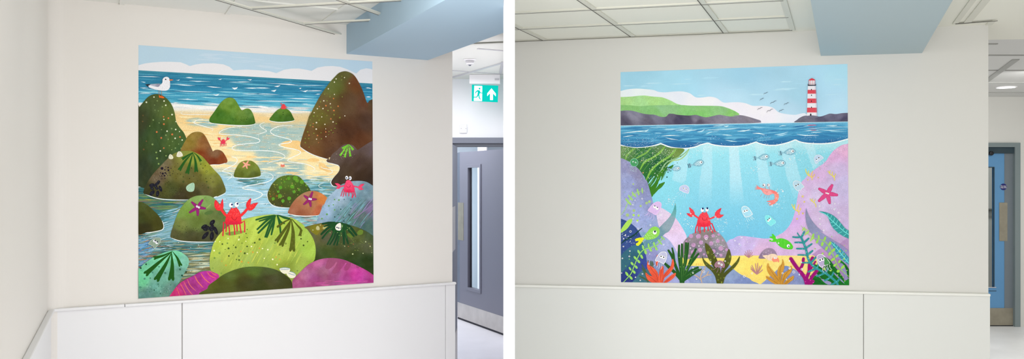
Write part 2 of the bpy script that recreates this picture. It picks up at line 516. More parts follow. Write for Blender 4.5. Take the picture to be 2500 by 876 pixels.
# grid edge at (780,57); bars parallel to the wall and to the beam
G0 = onz(780.5, 57.5, ZA)
mb = MB(); mb2 = MB()
barz(mb, G0, G0 - PA.d * 1.9, ZA, 0.03); barz(mb, G0, G0 + bd * 1.9, ZA, 0.022)
for k in (1, 2): barz(mb, G0 - PA.d * 0.5 * k, G0 - PA.d * 0.5 * k + bd * 1.9, ZA, 0.022)
for k in (1, 2, 3): barz(mb, G0 + bd * 0.46 * k, G0 + bd * 0.46 * k - PA.d * 1.7, ZA, 0.022)
barz(mb2, G0 + bd * .018 - PA.d * .01, G0 + bd * .018 - PA.d * 1.9, ZA - 0.0070, 0.006, 0.001)
tag(mb.build('trim_3', M_tileA), 'white ceiling grid bars in the left room', kind='structure'); tag(mb2.build('trim_4', M_gridshade), 'dark strip painted as a shadow line of the left ceiling grid', kind='structure')
# corridor ceiling bars
mb = MB()
for a, b in (((1104, 171.5), (1232, 181)), ((1104, 188.5), (1232, 151.5)), ((1166, 118), (1232, 123.5)), ((1222, 178), (1228, 150))):
    p, q = onz(*a, ZA), onz(*b, ZA); barz(mb, p, q, ZA, 0.022 if a[1] < 186 else 0.03, 0.004)
tag(mb.build('trim_5', M_plasticg), 'grey joints of the corridor ceiling tiles', kind='structure')

# blue boxed beam of the left room
def beam(name, c, d, far, zt, zb, m, label):
    """c: two wall points; d: two directions towards the viewer; far: end points"""
    mb = MB(); mb.ext([Z3(c[0], zb), Z3(c[1], zb), Z3(far[1], zb), Z3(far[0], zb)], (0, 0, zt - zb))
    return tag(mb.build(name, m), label, kind='structure')
ba, bb = PA.xy(846), PA.xy(1044.5)
zb = 2.310
fa, fb = onz(1021, 36, zb), onz(1229, 80, zb)
da, db = (fa - Z3(ba, zb)), (fb - Z3(bb, zb))
ta = (XL - ba.x) / da.x; tb = (XL - bb.x) / db.x
beam('beam_left', (ba, bb), None, (ba + Vector((da.x, da.y, 0)) * ta, bb + Vector((db.x, db.y, 0)) * tb), ZA, zb, M_beamA, 'powder blue boxed beam reaching out from the left mural wall')

# corridor behind the left mural wall
YD = 7.63
mb = MB(); mb.box(-1.0, 5.35, 0, -0.9, YD, ZA); tag(mb.build('wall_corridor', M_white), kind='structure')
zh1 = EYE + (CY - 336) * YD / F; zh0 = EYE + (CY - 358) * YD / F
mb = MB(); mb.box(-0.9, YD, zh1, XL, YD + .12, ZA); mb.box(-0.9, YD, 0, -0.52, YD + .12, zh1)
tag(mb.build('wall_back', M_white), 'bright white wall over the grey doorway', kind='structure')
# room beyond
mb = MB(); mb.box(-1.8, 13.0, 0, XL, 13.1, 2.6); mb.box(-1.9, YD + .12, 0, -1.8, 13.1, 2.6); mb.box(-1.9, YD + .12, 2.5, XL, 13.1, 2.6)
mb.box(-1.8, YD + .12, 0, -0.9, YD + .2, 2.6)
tag(mb.build('wall_beyond', mat('pale_blue_white_paint', (206, 216, 224), .6)), 'white room seen past the grey door', kind='structure')
poly_slab('floor_left', [(-3.2, 1.2), (XL, 1.2), (XL, 13.0), (-3.2, 13.0)], -0.06, 0.06, M_floorA, 'pale vinyl floor of the left room')

# doorway of the left room: frame, leaf folded back, leaf ajar
dr = tag(empty('door_1', (-0.5, YD, 0)), 'grey double doorway with both leaves standing open', kind='structure')
bpy.context.view_layer.update()
mb = MB(); mb.box(-0.52, YD - .03, zh0 + 0.028, XL - .001, YD + .14, zh1)
mb.box(-0.52, YD - .03, 0, -0.50, YD + .14, zh0 + .028)
mb.build('door_frame', M_frameA, dr, bevel=0.002)
mb = MB(); mb.box(-0.50, YD - .012, zh0, XL - .001, YD + .1, zh0 + 0.028)
mb.build('door_stop', M_frameAd, dr)
# folded leaf: runs away from the viewer just past the mural wall
mb = MB(); xa = (1116.6 - CX) / F * 7.45
mb.box(xa - 0.045, 5.95, 0.006, xa, 7.45, zh0 - 0.01)
lf = mb.build('door_leaf', M_frameA, dr, bevel=0.002)
mb = MB(); mb.box(xa, 5.97, 0.006, xa + .002, 7.43, 0.40); tag(mb.build('kick_plate', M_steel, lf), 'brushed steel kick plate')
mb = MB(); z1 = EYE + (CY - 507) * 6.7 / F; z0 = EYE + (CY - 619) * 6.7 / F
ya = xa * F / (1103 - CX); yb = xa * F / (1111 - CX)
mb.box(xa, ya, z0, xa + .002, yb, z1); tag(mb.build('push_plate', M_steel, lf, bevel=.001), 'brushed steel push plate')
# leaf ajar
Fh = onz(1122.5, 779.5, 0); Nh = onz(1229, 818.5, 0); ld = (Nh - Fh).normalized(); Nh = Fh + ld * ((XL - 0.004 - Fh.x) / ld.x)
PL = Plane((Fh.x, Fh.y), (ld.x, ld.y))
zl = PL.hit(1122.5, 371.5).z
ln = PL.n
def leaf_quad(mb, x0, x1, z0, z1, off, t):
    a, b = PL.xy(x0), PL.xy(x1); a = a + ln * off; b = b + ln * off
    mb.ext([Z3(a, z0), Z3(b, z0), Z3(b + ln * t, z0), Z3(a + ln * t, z0)], (0, 0, z1 - z0))
gx0, gx1 = 1143.5, 1171.5
gt, gb = PL.hit(1157, 409).z, PL.hit(1157, 704.5).z
ft, fbz = PL.hit(1157, 401).z, PL.hit(1157, 712).z
xe = CX + XL / (Nh.y) * F
mb = MB(); zf = 0.012
for q in ((1122.5, gx0, zf, zl), (gx1, xe, zf, zl), (gx0, gx1, zf, gb), (gx0, gx1, gt, zl)): leaf_quad(mb, *q, -0.045, 0.045)
lf2 = mb.build('door_leaf', M_doorA, dr)
mb = MB(); p = Z3(PL.xy(1122.5), 0); q = Z3(PL.xy(1122.5), 0) - ln * 0.045
pe = at(1115.8, CY, Fh.y + .2); pe.z = zf
mb.ext([p + Vector((0, 0, zf)), Vector((pe.x, pe.y, zf)), Vector((pe.x, pe.y + .05, zf)), q + Vector((0, 0, zf))], (0, 0, zl - zf))
tag(mb.build('leaf_edge', M_edge, lf2), 'dark slate leading edge of the leaf')
mb = MB()
for q in ((1139, gx0, fbz, ft), (gx1, 1175, fbz, ft), (gx0, gx1, gt, ft), (gx0, gx1, fbz, gb)): leaf_quad(mb, *q, 0.0, 0.009)
vb = mb.build('vision_frame', M_doorA, lf2, bevel=.001)
mb = MB(); leaf_quad(mb, gx0, gx0 + 2.6, gb, gt, -0.03, 0.012); tag(mb.build('glass_seal', M_seal, vb), 'dark glazing seal')
mb = MB(); leaf_quad(mb, gx0, gx1, gb, gt, -0.028, 0.006); tag(mb.build('glass_pane', M_glassv, vb), 'narrow clear glass pane')
mb = MB(); leaf_quad(mb, 1118.5, 1132, PL.hit(1125, 586).z, PL.hit(1125, 494.5).z, 0.0, 0.003); tag(mb.build('push_plate', M_steelB, lf2, bevel=.001), 'worn grey steel push plate')
mb = MB(); leaf_quad(mb, 1117.5, xe - 1, zf + .01, PL.hit(1123, 738.5).z, 0.0, 0.003); tag(mb.build('kick_plate', M_steel, lf2), 'brushed steel kick plate')
mb = MB(); leaf_quad(mb, 1117.5, xe - 1, 0.001, zf + .012, -0.02, 0.021); mb.build('foot_strip', M_seal, lf2)
# bright post seen through the glass
mb = MB(); p = at(1166, CY, 12.2); mb.box(p.x, 12.2, 0, p.x + .12, 12.9, 2.5); tag(mb.build('wall_nib', M_white), kind='structure')

# exit sign -------------------------------------------------------
YS = 7.3
sg = tag(empty('exit_sign', at(1183, 187, YS)), 'lit green emergency exit sign with running man and up arrow under a white ceiling box', 'exit sign')
bpy.context.view_layer.update()
a, b = at(1146, 204.5, YS), at(1221, 188, YS)
mb = MB(); mb.box(a.x, YS - .015, a.z, b.x, YS + .05, ZA - .001); hs = mb.build('housing', M_plastic, sg, bevel=.003)
mb = MB()
mb.box(at(1208, 0, YS).x, YS - .017, at(0, 196.5, YS).z, at(1219, 0, YS).x, YS - .0145, at(0, 191.5, YS).z); tag(mb.build('rating_label', M_plasticg, hs), 'small grey printed label')
YG = YS + .01
P = lambda x, y, o=0: at(x, y, YG - o)
a, b = P(1152.5, 248.5), P(1216, 206.5)
mb = MB(); mb.ext([P(1152, 206.3), P(1216.5, 208.8), P(1215.3, 249.5), P(1151.8, 246.8)], (0, .008, 0)); pn = mb.build('sign_panel', M_signg, sg)
def flatfig(name, polys, m, parent, off, label=None):
    mb = MB()
    for i, q in enumerate(polys): mb.ext([P(x, y, off + i * .0003) for x, y in q], (0, .0008, 0))
    o = mb.build(name, m, parent); 
    if label: o['label'] = label
    return o
t = T(1095, 120, 3.982)
flatfig('door_symbol', [t((251, 354), (328, 358), (326, 504), (246, 502))], M_signw, pn, .001, 'white doorway symbol')
flatfig('arrow_symbol', [t((418, 380), (460, 432), (460, 458), (432, 430), (432, 494), (404, 494), (404, 428), (376, 456), (376, 430))], M_signw, pn, .001, 'white arrow pointing up')
man = [t(*[(302 + 9 * math.cos(i * .7), 383 + 9 * math.sin(i * .7)) for i in range(9)]),
       t((278, 396), (304, 400), (308, 420), (298, 446), (280, 444), (284, 418)),          # torso
       t((280, 400), (264, 410), (258, 428), (266, 432), (272, 416), (286, 410)),          # back arm
       t((304, 402), (312, 420), (330, 424), (330, 430), (308, 428), (298, 410)),          # front arm
       t((282, 440), (296, 444), (276, 470), (240, 470), (240, 462), (272, 461)),          # rear leg
       t((288, 440), (300, 442), (304, 470), (314, 486), (306, 490), (294, 474))]          # front leg
flatfig('running_man_symbol', man, M_signg, pn, .002, 'green running man symbol')

# smoke detector
c = onz(1147, 144.5, ZA); c.z = ZA
sd = tag(empty('smoke_detector', c), 'small round white smoke detector on the corridor ceiling before the exit sign', 'smoke detector')
bpy.context.view_layer.update()
mb = MB(); mb.lathe(c, (0, 0, -1), [(.030, -.0), (.046, .001), (.045, .006), (.036, .010)]); mb.build('base', M_plastic, sd)
mb = MB(); mb.lathe(c, (0, 0, -1), [(.030, .009), (.031, .022), (.024, .036), (.013, .040)]); hd = mb.build('sensor_head', M_plasticg, sd)
mb = MB(); mb.lathe(c, (0, 0, -1), [(.010, .040), (.009, .046), (.003, .048)]); tag(mb.build('sensing_tip', M_frameAd, hd), 'dark grey sensing tip')
# blank plate
a, b = at(1122, 325, YD), at(1140, 303.5, YD)
bp_ = tag(empty('blanking_plate', Vector(((a.x + b.x) / 2, YD, a.z))), 'square white blanking plate with two screws above the grey doorway', 'wall plate')
bpy.context.view_layer.update()
mb = MB(); mb.box(a.x, YD - .012, a.z, b.x, YD, b.z); pl_ = mb.build('plate', M_plastic, bp_, bevel=.002)
for x in (1126, 1137.5):
    c = at(x, 313.5, YD - .012); mb = MB(); mb.tube(c, c + Vector((0, -.0015, 0)), .0022, seg=10); tag(mb.build('screw', M_frameAd, pl_), 'dark screw head')

# right room ------------------------------------------------------
wall('wall_right_room', B0, B1, 0, ZB + .02, -PB.n * 0.12, M_wallB)['label'] = 'stone white wall carrying the undersea picture'
def quadB(mb, pts, t, o=0.0):
    mb.ext([PB.hit(x, y, o) for x, y in pts], PB.n * t)
def railY(px): return 699.5 + (px - 1257) * 0.0199
mb = MB()
for x0, x1 in ((1250, 2106.6), (2108.2, 2415.5)):
    p, q = PB.hit(x0, railY(x0)), PB.hit(x1, railY(x1)); a, b = Z3(p, 0), Z3(q, 0)
    mb.hexa([a, b, b + PB.n * .012, a + PB.n * .012], [p, q, q + PB.n * .012, p + PB.n * .012])
tag(mb.build('trim_6', M_panelB, bevel=.0015), 'pale wall cladding sheets under the rail in the right room', kind='structure')
mb = MB(); p, q = PB.hit(1250, railY(1250)), PB.hit(2415.5, railY(2415.5)); up = Vector((0, 0, .014))
mb.hexa([p, q, q + PB.n * .024, p + PB.n * .024], [p + up, q + up, q + PB.n * .024 + up, p + PB.n * .024 + up])
tag(mb.build('trim_7', mat('capping_white', (238, 238, 232), .4), bevel=.004), 'slim white capping rail along the right mural wall', kind='structure')

XW = 6.0
poly_slab('ceiling_right', [(XR, 1.3), (XW, 1.3), (XW, 4.93), (XR, 5.35)], ZB, 0.1, M_tileB, 'off-white tiled ceiling of the right room')  # unseen front part carried forward to shade the wall top
poly_slab('ceiling_corridor', [(2.0, 4.93), (XW, 4.93), (XW, 9.95), (2.0, 9.95)], 2.53, 0.1, M_tileC, 'grey corridor ceiling behind the right mural wall')
poly_slab('floor_right', [(XR, 1.2), (XW, 1.2), (9.1, 9.0), (9.1, 13.0), (XR, 13.0)], -0.06, 0.06, M_floorB, 'grey vinyl floor of the right room')
mb = MB(); mb.box(XW, .8, 0, XW + .1, 9.95, 2.6); tag(mb.build('wall_far_right', M_wallB), kind='structure')  # unseen side wall, carried forward to keep the room dimmer
# ceiling grid B
C0 = onz(1548.6, 88.5, ZB); U = (onz(1773.6, 77.6, ZB) - onz(1331, 96, ZB)).normalized(); V = Vector((-.34, -.94, 0)).normalized()
mb = MB(); g = MB()
EDGE = 0.845
barz(mb, C0 - U * 1.5, C0 + U * EDGE, ZB, 0.045)
barz(g, C0 - U * 1.5 + V * .025, C0 + U * EDGE + V * .025, ZB - .0070, 0.006, .001)
for k in (-3, -2, -1, 0, 1):
    c = C0 + U * .502 * k; barz(mb, c, c + V * 2.2, ZB, 0.024); barz(g, c - U * .014 + V * .03, c - U * .014 + V * 2.2, ZB - .0070, 0.0035, .001)
barz(mb, C0 + U * EDGE, C0 + U * EDGE + V * 2.2, ZB, 0.028)
for k in (1, 2, 3, 4):
    c = C0 + V * .44 * k; barz(mb, c - U * 1.5, c + U * EDGE, ZB, 0.022); barz(g, c - U * 1.5 - V * .013, c + U * EDGE - V * .013, ZB - .0070, 0.004, .001)
# right hand piece of grid beyond the beam
r0, r1 = onz(2331.5, 56.5, ZB), onz(2423, 49.5, ZB); rd = (r1 - r0).normalized()
barz(mb, r0, r1, ZB, .03); barz(g, r0 + V * .02, r1 + V * .02 + rd * .02, ZB - .0070, .008, .001)
barz(mb, r0, r0 + V * 2, ZB, .026); 
c = onz(2362, 53, ZB); barz(mb, c, c + V * 2, ZB, .034)
barz(mb, r1, r1 + V * -.12, ZB, .03)
tag(mb.build('trim_8', M_bar), 'white ceiling grid bars in the right room', kind='structure')
tag(g.build('trim_9', M_gridshade), 'dark strips painted as shadow lines of the right ceiling grid', kind='structure')
mb = MB(); ZC = 2.53
for y in (106.5, 134, 171, 201, 225):
    Y = (ZC - EYE) * F / (CY - y)
    x1 = 5.95 if y != 106.5 else at(2434, 0, Y).x
    mb.box(2.1, Y - .014, ZC - .006, x1, Y + .014, ZC)
p, q = onz(2480, 144.3, ZC), onz(2400, 203.5, ZC); barz(mb, p, q, ZC, .05, .007)
tag(mb.build('trim_10', M_barC), 'grey ceiling grid bars in the right corridor', kind='structure')
ca, cb = PB.xy(2004), PB.xy(2251); zb = 2.283
fa, fb = onz(1985.5, 36, zb), onz(2305.3, 36, zb)
da, db = fa - Z3(ca, zb), fb - Z3(cb, zb)
beam('beam_right', (ca, cb), None, (ca + Vector((da.x, da.y, 0)) * 1.9, cb + Vector((db.x, db.y, 0)) * 1.9), ZB, zb, M_beamB, 'grey blue boxed beam reaching out from the right mural wall')

# corridor end wall and blue door
YB = 9.93
zt = EYE + (CY - 348.5) * YB / F
mb = MB(); mb.box(2.0, YB, zt, XW, YB + .12, 2.53)
xj = at(2476, 0, YB).x
mb.box(xj + .06, YB, 0, XW, YB + .12, zt); mb.box(2.0, YB, 0, at(2390, 0, YB).x - .05, YB + .12, zt)
tag(mb.build('wall_corridor_end', M_wallB), 'grey-white wall above the blue door', kind='structure')
d2 = tag(empty('door_2', at(2440, 799, YB)), 'blue glazed fire door in a grey-green frame at the corridor end', kind='structure')
bpy.context.view_layer.update()
def dbox(x0, y0, x1, y1, yf, t, name, m, par, lab=None, bev=0.0, absx=False):
    a, b = at(x0, y1, YB), at(x1, y0, YB); mb = MB(); mb.box(a.x, YB + yf, max(a.z, .0), b.x, YB + yf + t, b.z)
    o = mb.build(name, m, par, bevel=bev)
    if lab: o['label'] = lab
    return o
dbox(2380, 348.5, 2489, 359, -.02, .14, 'door_frame', M_frameB, d2)
mb = MB(); mb.box(xj, YB - .018, 0, xj + .06, YB + .12, at(0, 359, YB).z); mb.build('door_jamb', M_frameB, d2)
dbox(2380, 359, 2476, 374, .0, .1, 'door_stop', M_frameBd, d2, 'head of the frame, its shadow painted in dark teal')  # shade under the frame head is put into the colour
a = at(2390, 0, YB).x; e = at(2455.5, 0, YB).x
zl0 = .02; zlt = at(0, 374, YB).z
gx0 = at(2398, 0, YB).x; gx1 = at(2430.5, 0, YB).x; gz1 = at(0, 408, YB).z; gz0 = at(0, 702, YB).z
mb = MB(); y0, y1 = YB + .03, YB + .075
mb.box(a, y0, zl0, gx0, y1, zlt); mb.box(gx1, y0, zl0, e, y1, zlt); mb.box(gx0, y0, zl0, gx1, y1, gz0); mb.box(gx0, y0, gz1, gx1, y1, zlt)
lfB = mb.build('door_leaf', M_doorB, d2)
mb = MB(); mb.box(e, y0 - .004, zl0, xj, y1, zlt); tag(mb.build('meeting_stile', M_stileB, lfB), 'slate grey strip down the edge of the leaf')
mb = MB(); mb.box(gx1 - .006, y0 - .006, gz0, gx1 + .002, y0, gz1); mb.box(gx0, y0 - .006, gz1 - .005, gx1, y0, gz1 + .004); tag(mb.build('glazing_bead', M_frameBd, lfB), 'dark glazing bead')
mb = MB(); mb.box(gx0, y0 - .008, gz0 - .004, gx1 + .02, y0, gz0 + .004); mb.build('glazing_sill', M_plasticg, lfB)
mb = MB(); mb.box(gx0, y0 + .02, gz0, gx1, y0 + .026, gz1); tag(mb.build('glass_pane', M_glassv, lfB), 'tall clear glass pane')
mb = MB(); mb.box(gx0, y0 - .002, at(0, 711.5, YB).z, at(2436, 0, YB).x, y0, at(0, 710, YB).z); mb.build('joint_line', M_frameBd, lfB)
mb = MB(); mb.box(a, y0 - .006, at(0, 794.5, YB).z, xj, y0 - .004, at(0, 752.5, YB).z); tag(mb.build('kick_plate', M_steelB, lfB), 'dull steel kick plate')
mb = MB(); mb.box(a, y0 - .005, .001, xj, y1, at(0, 795, YB).z); mb.build('foot_strip', M_black, lfB)  # black strip painted in for the dark gap under the leaf
mb = MB(); mb.box(at(2442.5, 0, YB).x, y0 - .0065, at(0, 588.5, YB).z, at(2462.5, 0, YB).x, y0 - .004, at(0, 494.5, YB).z); tag(mb.build('push_plate', M_steelB, lfB, bevel=.001), 'worn steel push plate')
c = at(2421, 374, YB - .02); mb = MB(); mb.lathe(c, (0, -1, 0), [(.022, -.045), (.024, 0), (.022, .006), (.008, .008)]); tag(mb.build('magnetic_stop', M_black, lfB), 'round black stop at the head of the leaf')
c = at(2453, 456, YB); c.y = y0 - .0045; mb = MB(); mb.tube(c, c + Vector((0, -.0015, 0)), .036, seg=32); stk = mb.build('safety_sticker', M_navy, lfB); stk['label'] = 'round navy fire door sticker with white lettering'
for i, txt in enumerate(('Fire door', 'keep shut')):
    cu = bpy.data.curves.new('sticker_lettering', 'FONT'); cu.body = txt; cu.size = .0165; cu.align_x = 'CENTER'; cu.align_y = 'CENTER'; cu.extrude = .0003; cu.offset = .0004
    to = bpy.data.objects.new('sticker_lettering', cu); COL.objects.link(to); to.rotation_euler = (math.pi / 2, 0, 0)
    to.location = c + Vector((0, -.002, .0085 - i * .0165)); cu.materials.append(M_plastic)
    to.parent = stk; bpy.context.view_layer.update(); to.matrix_parent_inverse = stk.matrix_world.inverted()
# room seen through the glass
mb = MB(); mb.box(2.5, 12.2, 0, 9, 12.3, 2.6); mb.box(2.4, YB + .12, 0, 2.5, 12.3, 2.6); mb.box(2.4, YB + .12, 2.53, 9, 12.3, 2.6); mb.box(9, YB, 0, 9.1, 12.3, 2.6); mb.box(XW, YB, 0, 9, YB + .12, 2.6)
tag(mb.build('wall_behind_glass', M_wallB), 'pale wall seen through the blue door', kind='structure')
mb = MB(); zz = at(0, 527, 12.2).z
mb.box(2.5, 12.17, zz, 8.99, 12.2, zz + .1); mb.box(2.5, 12.14, zz + .09, 8.99, 12.2, zz + .105); tag(mb.build('trim_11', M_barC), 'grey handrail strip behind the glass', kind='structure')
# downlight
c = onz(2456, 212, ZC); c.z = ZC
dl = tag(empty('recessed_downlight', c), 'round lit downlight in the corridor ceiling above the blue door', 'ceiling light')
bpy.context.view_layer.update()
mb = MB(); mb.lathe(c, (0, 0, -1), [(.085, -.0), (.10, .0), (.098, .008), (.085, .008)]); mb.build('bezel', M_plastic, dl)
mb = MB(); mb.lathe(c, (0, 0, -1), [(.084, .004), (.083, .0085), (.05, .011)]); tag(mb.build('diffuser', M_lamp, dl), 'glowing white diffuser')

# ---------------------------------------------------------------- lamps and added fill lights
area('upper_fill_left', (-.42, 3.0, 2.2), (-.4, 5.1, 1.8), .5, .4, 6, (1, .985, .96))  # added unseen light aimed at the left mural wall, no fixture there
area('low_fill_left', (-.35, 2.3, .8), (-.5, 5.0, .7), .5, 1.0, 6, (.98, .99, 1))  # added low fill that brightens the lower left wall
area('foot_fill_left', (-.2, 3.3, .55), (-.5, 5.1, .75), .25, .7, 2.4, (.98, .99, 1))  # added fill below view, lifts the dim right end of the wall
area('upper_fill_right', (.5, 2.6, 2.33), (.5, 5.0, .8), .8, .5, 9, (1, .99, .97))  # added unseen light washing the right mural wall, no fixture
area('low_fill_right', (.4, 2.2, .8), (.4, 5.1, .6), .6, .9, 8, (.99, .995, 1))  # added low fill for the lower part of the right mural wall
area('corridor_lamp', (-.55, 6.3, 2.44), (-.55, 6.3, 0), .6, 1.6, 16, (1, 1, 1))
area('beyond_lamp', (-.8, 10.6, 2.45), (-.8, 10.6, 0), 1.2, 2.5, 60, (.97, .98, 1))
area('right_corridor_lamp', (4.6, 7.4, 2.5), (4.9, 8.6, 0), .5, .5, 54, (1, 1, .98))
area('behind_glass_lamp', (6.2, 11.1, 2.45), (6.2, 11.1, 0), 1.5, 1, 13, (1, 1, .98))
# ================================================================ picture 1: the rock pool
random.seed(5)
MP = print_mat('printed_vinyl_painterly', 0.11, 240)
MF = print_mat('printed_vinyl_flat', 0.02, 260)
rootA = tag(empty('mural_print', PA.hit(625, 709)), 'large rock pool mural with waving red crab, seagull and mossy boulders in left room', 'mural')
bpy.context.view_layer.update()
QA = [(338, 110), (909, 150), (912, 690), (338, 728.5)]
A = Print(PA, QA, rootA, MP, MF, k=KA); A.root_inv = rootA.matrix_world.inverted()
def slA(x, y): return 0.07 - 0.1363 * ((y - 110) / 618.0)
C1 = T(330, 100, 5.473); C2 = T(620, 120, 5.473); C3 = T(330, 220, 5.84); C4 = T(500, 220, 4.867); C5 = T(720, 240, 5.84)
C6 = T(330, 350, 5.84); C7 = T(510, 360, 5.84); C8 = T(720, 360, 5.84)
D1 = T(330, 460, 5.84); D2 = T(510, 470, 6.255); D3 = T(700, 480, 5.473); D4 = T(330, 580, 5.65); D5 = T(510, 580, 5.65); D6 = T(700, 590, 6.736)
D7 = T(510, 475, 7.96); D8 = T(800, 420, 10.95)
WHT = (236, 242, 240)

# sky
A.part('printed_sky', 'pale blue painted sky', flat=True)
sky = lambda x, y: (186 + (x - 338) * .004 + 4 * fbm(x, y, 60, 3), 213 + 3 * fbm(x, y, 60, 3), 229 + 2 * fbm(x, y, 30, 1))
A.fill([(336, 100), (914, 140), (914, 215), (336, 185)], sky, smooth=False, grid=8)
A.streaks(14, [(500, 125), (740, 145), (740, 175), (500, 150)], [(200, 219, 233), (196, 217, 232)], (30, 70), (2, 5), slA, sky)
A.part('printed_cloud', 'row of soft white clouds', flat=True)
top = C1((-20, 335), (40, 325), (120, 302), (220, 288), (350, 278), (480, 278), (610, 285), (680, 312), (730, 335)) + C1((735, 334), (800, 315), (900, 300), (1050, 298), (1180, 312), (1260, 345), (1315, 393)) \
    + C1((1320, 392), (1400, 385), (1500, 382)) + C2((80, 283), (200, 293), (300, 320)) + C2((303, 318), (400, 275), (500, 260), (600, 258), (700, 275), (770, 290)) + C2((774, 288), (850, 245), (950, 228), (1050, 225), (1150, 235), (1250, 270), (1365, 326)) \
    + C2((1369, 324), (1420, 275), (1500, 255), (1560, 264), (1620, 285))
A.fill(top + [(920, 215), (330, 185)], (232, 231, 233), smooth=False)

# sea
A.part('printed_sea', 'turquoise sea with white ripples and wave caps')
def sea(x, y):
    hz = 171.3 + (x - 338) * .0567; v = (y - hz) / (262 - hz + (x - 338) * .012)
    st = [(0, (66, 142, 162)), (.12, (50, 128, 160)), (.4, (48, 132, 168)), (.62, (62, 152, 186)), (.82, (92, 180, 205)), (1, (150, 205, 215))]
    v = max(0, min(.999, v))
    for (a, ca), (b, cb) in zip(st, st[1:]):
        if v <= b: c = mixc(ca, cb, (v - a) / (b - a)); break
    m = 26 * fbm(x * .10 + 3, y - (x - 338) * slA(x, y), 5, 7); return (c[0] + m, c[1] + m * .9, c[2] + m * .8)
A.fill([(330, 171), (920, 204.4), (920, 290), (330, 280)], sea, smooth=False, grid=3)
band = [(338, 175), (909, 207), (909, 275), (338, 258)]
A.streaks(170, band, [(40, 120, 158), (55, 140, 172), (78, 160, 190), (36, 112, 148), (104, 182, 204)], (40, 130), (1, 3), slA, sea, .5)
A.streaks(80, [(338, 215), (909, 235), (909, 275), (338, 258)], [(120, 196, 216), (160, 214, 224), (88, 176, 206)], (30, 100), (1, 2.6), slA, sea, .5)
def ripple(P3):
    (xa, ya), (xm, ym), (xb, yb) = P3
    for k in range(4):
        u, v = sorted((random.uniform(0, .45), random.uniform(.55, 1)))
        f = lambda t: ((1 - t) ** 2 * xa + 2 * t * (1 - t) * xm + t * t * xb, (1 - t) ** 2 * ya + 2 * t * (1 - t) * ym + t * t * yb)
        p, q, r = f(u), f((u + v) / 2), f(v); dy = random.uniform(-.9, .9)
        A.stroke([(p[0], p[1] + dy, .1), (q[0], q[1] + dy, random.uniform(.8, 1.9)), (r[0], r[1] + dy, .1)], 0, random.choice([(214, 233, 239), (186, 218, 230), (236, 243, 246)]))
for L in ([(40, 468), (180, 470), (345, 482)], [(470, 578), (640, 590), (840, 602)], [(520, 668), (700, 672), (1050, 684)], [(700, 532), (860, 540), (1020, 546)], [(640, 488), (720, 491), (780, 494)],
          [(520, 770), (700, 775), (860, 785)], [(860, 825), (1000, 832), (1110, 836)], [(40, 545), (120, 552), (150, 555)], [(40, 625), (130, 628), (180, 632)], [(860, 600), (1060, 618), (1180, 622)], [(1200, 545), (1400, 552), (1600, 546)],
          [(1440, 626), (1560, 630), (1642, 628)], [(1430, 700), (1560, 708), (1642, 705)], [(40, 700), (150, 690), (220, 700)], [(500, 822), (560, 826), (620, 822)]):
    ripple(C1(*L))
for L in ([(140, 452), (500, 470), (660, 490)], [(500, 470), (760, 488), (960, 492)], [(0, 520), (120, 514), (220, 516)], [(0, 605), (150, 592), (380, 615)], [(420, 655), (600, 660), (830, 664)], [(620, 735), (700, 733), (800, 740)],
          [(640, 556), (820, 552), (920, 555)], [(810, 600), (860, 598), (890, 600)], [(1480, 512), (1530, 518), (1582, 524)], [(1480, 640), (1530, 636), (1582, 640)], [(0, 690), (200, 688), (520, 700)], [(200, 770), (300, 775), (350, 785)], [(520, 800), (640, 800), (780, 806)], [(0, 760), (120, 760), (220, 770)]):
    ripple(C2(*L))
for q in (C1((540, 520), (565, 522), (598, 514), (580, 530)), C1((1110, 512), (1160, 506), (1140, 518)), C1((1500, 512), (1535, 514), (1560, 510), (1540, 528)), C1((1290, 622), (1330, 624), (1372, 616), (1355, 640), (1325, 650)),
          C1((1030, 712), (1080, 716), (1125, 706), (1105, 728), (1080, 732)), C2((270, 500), (310, 488), (355, 482), (320, 506)), C2((225, 556), (265, 548), (302, 540), (275, 570)), C2((600, 522), (635, 516), (622, 532)), C2((610, 548), (660, 558), (722, 546), (690, 574))):
    A.fill(q, (232, 242, 246), smooth=False)

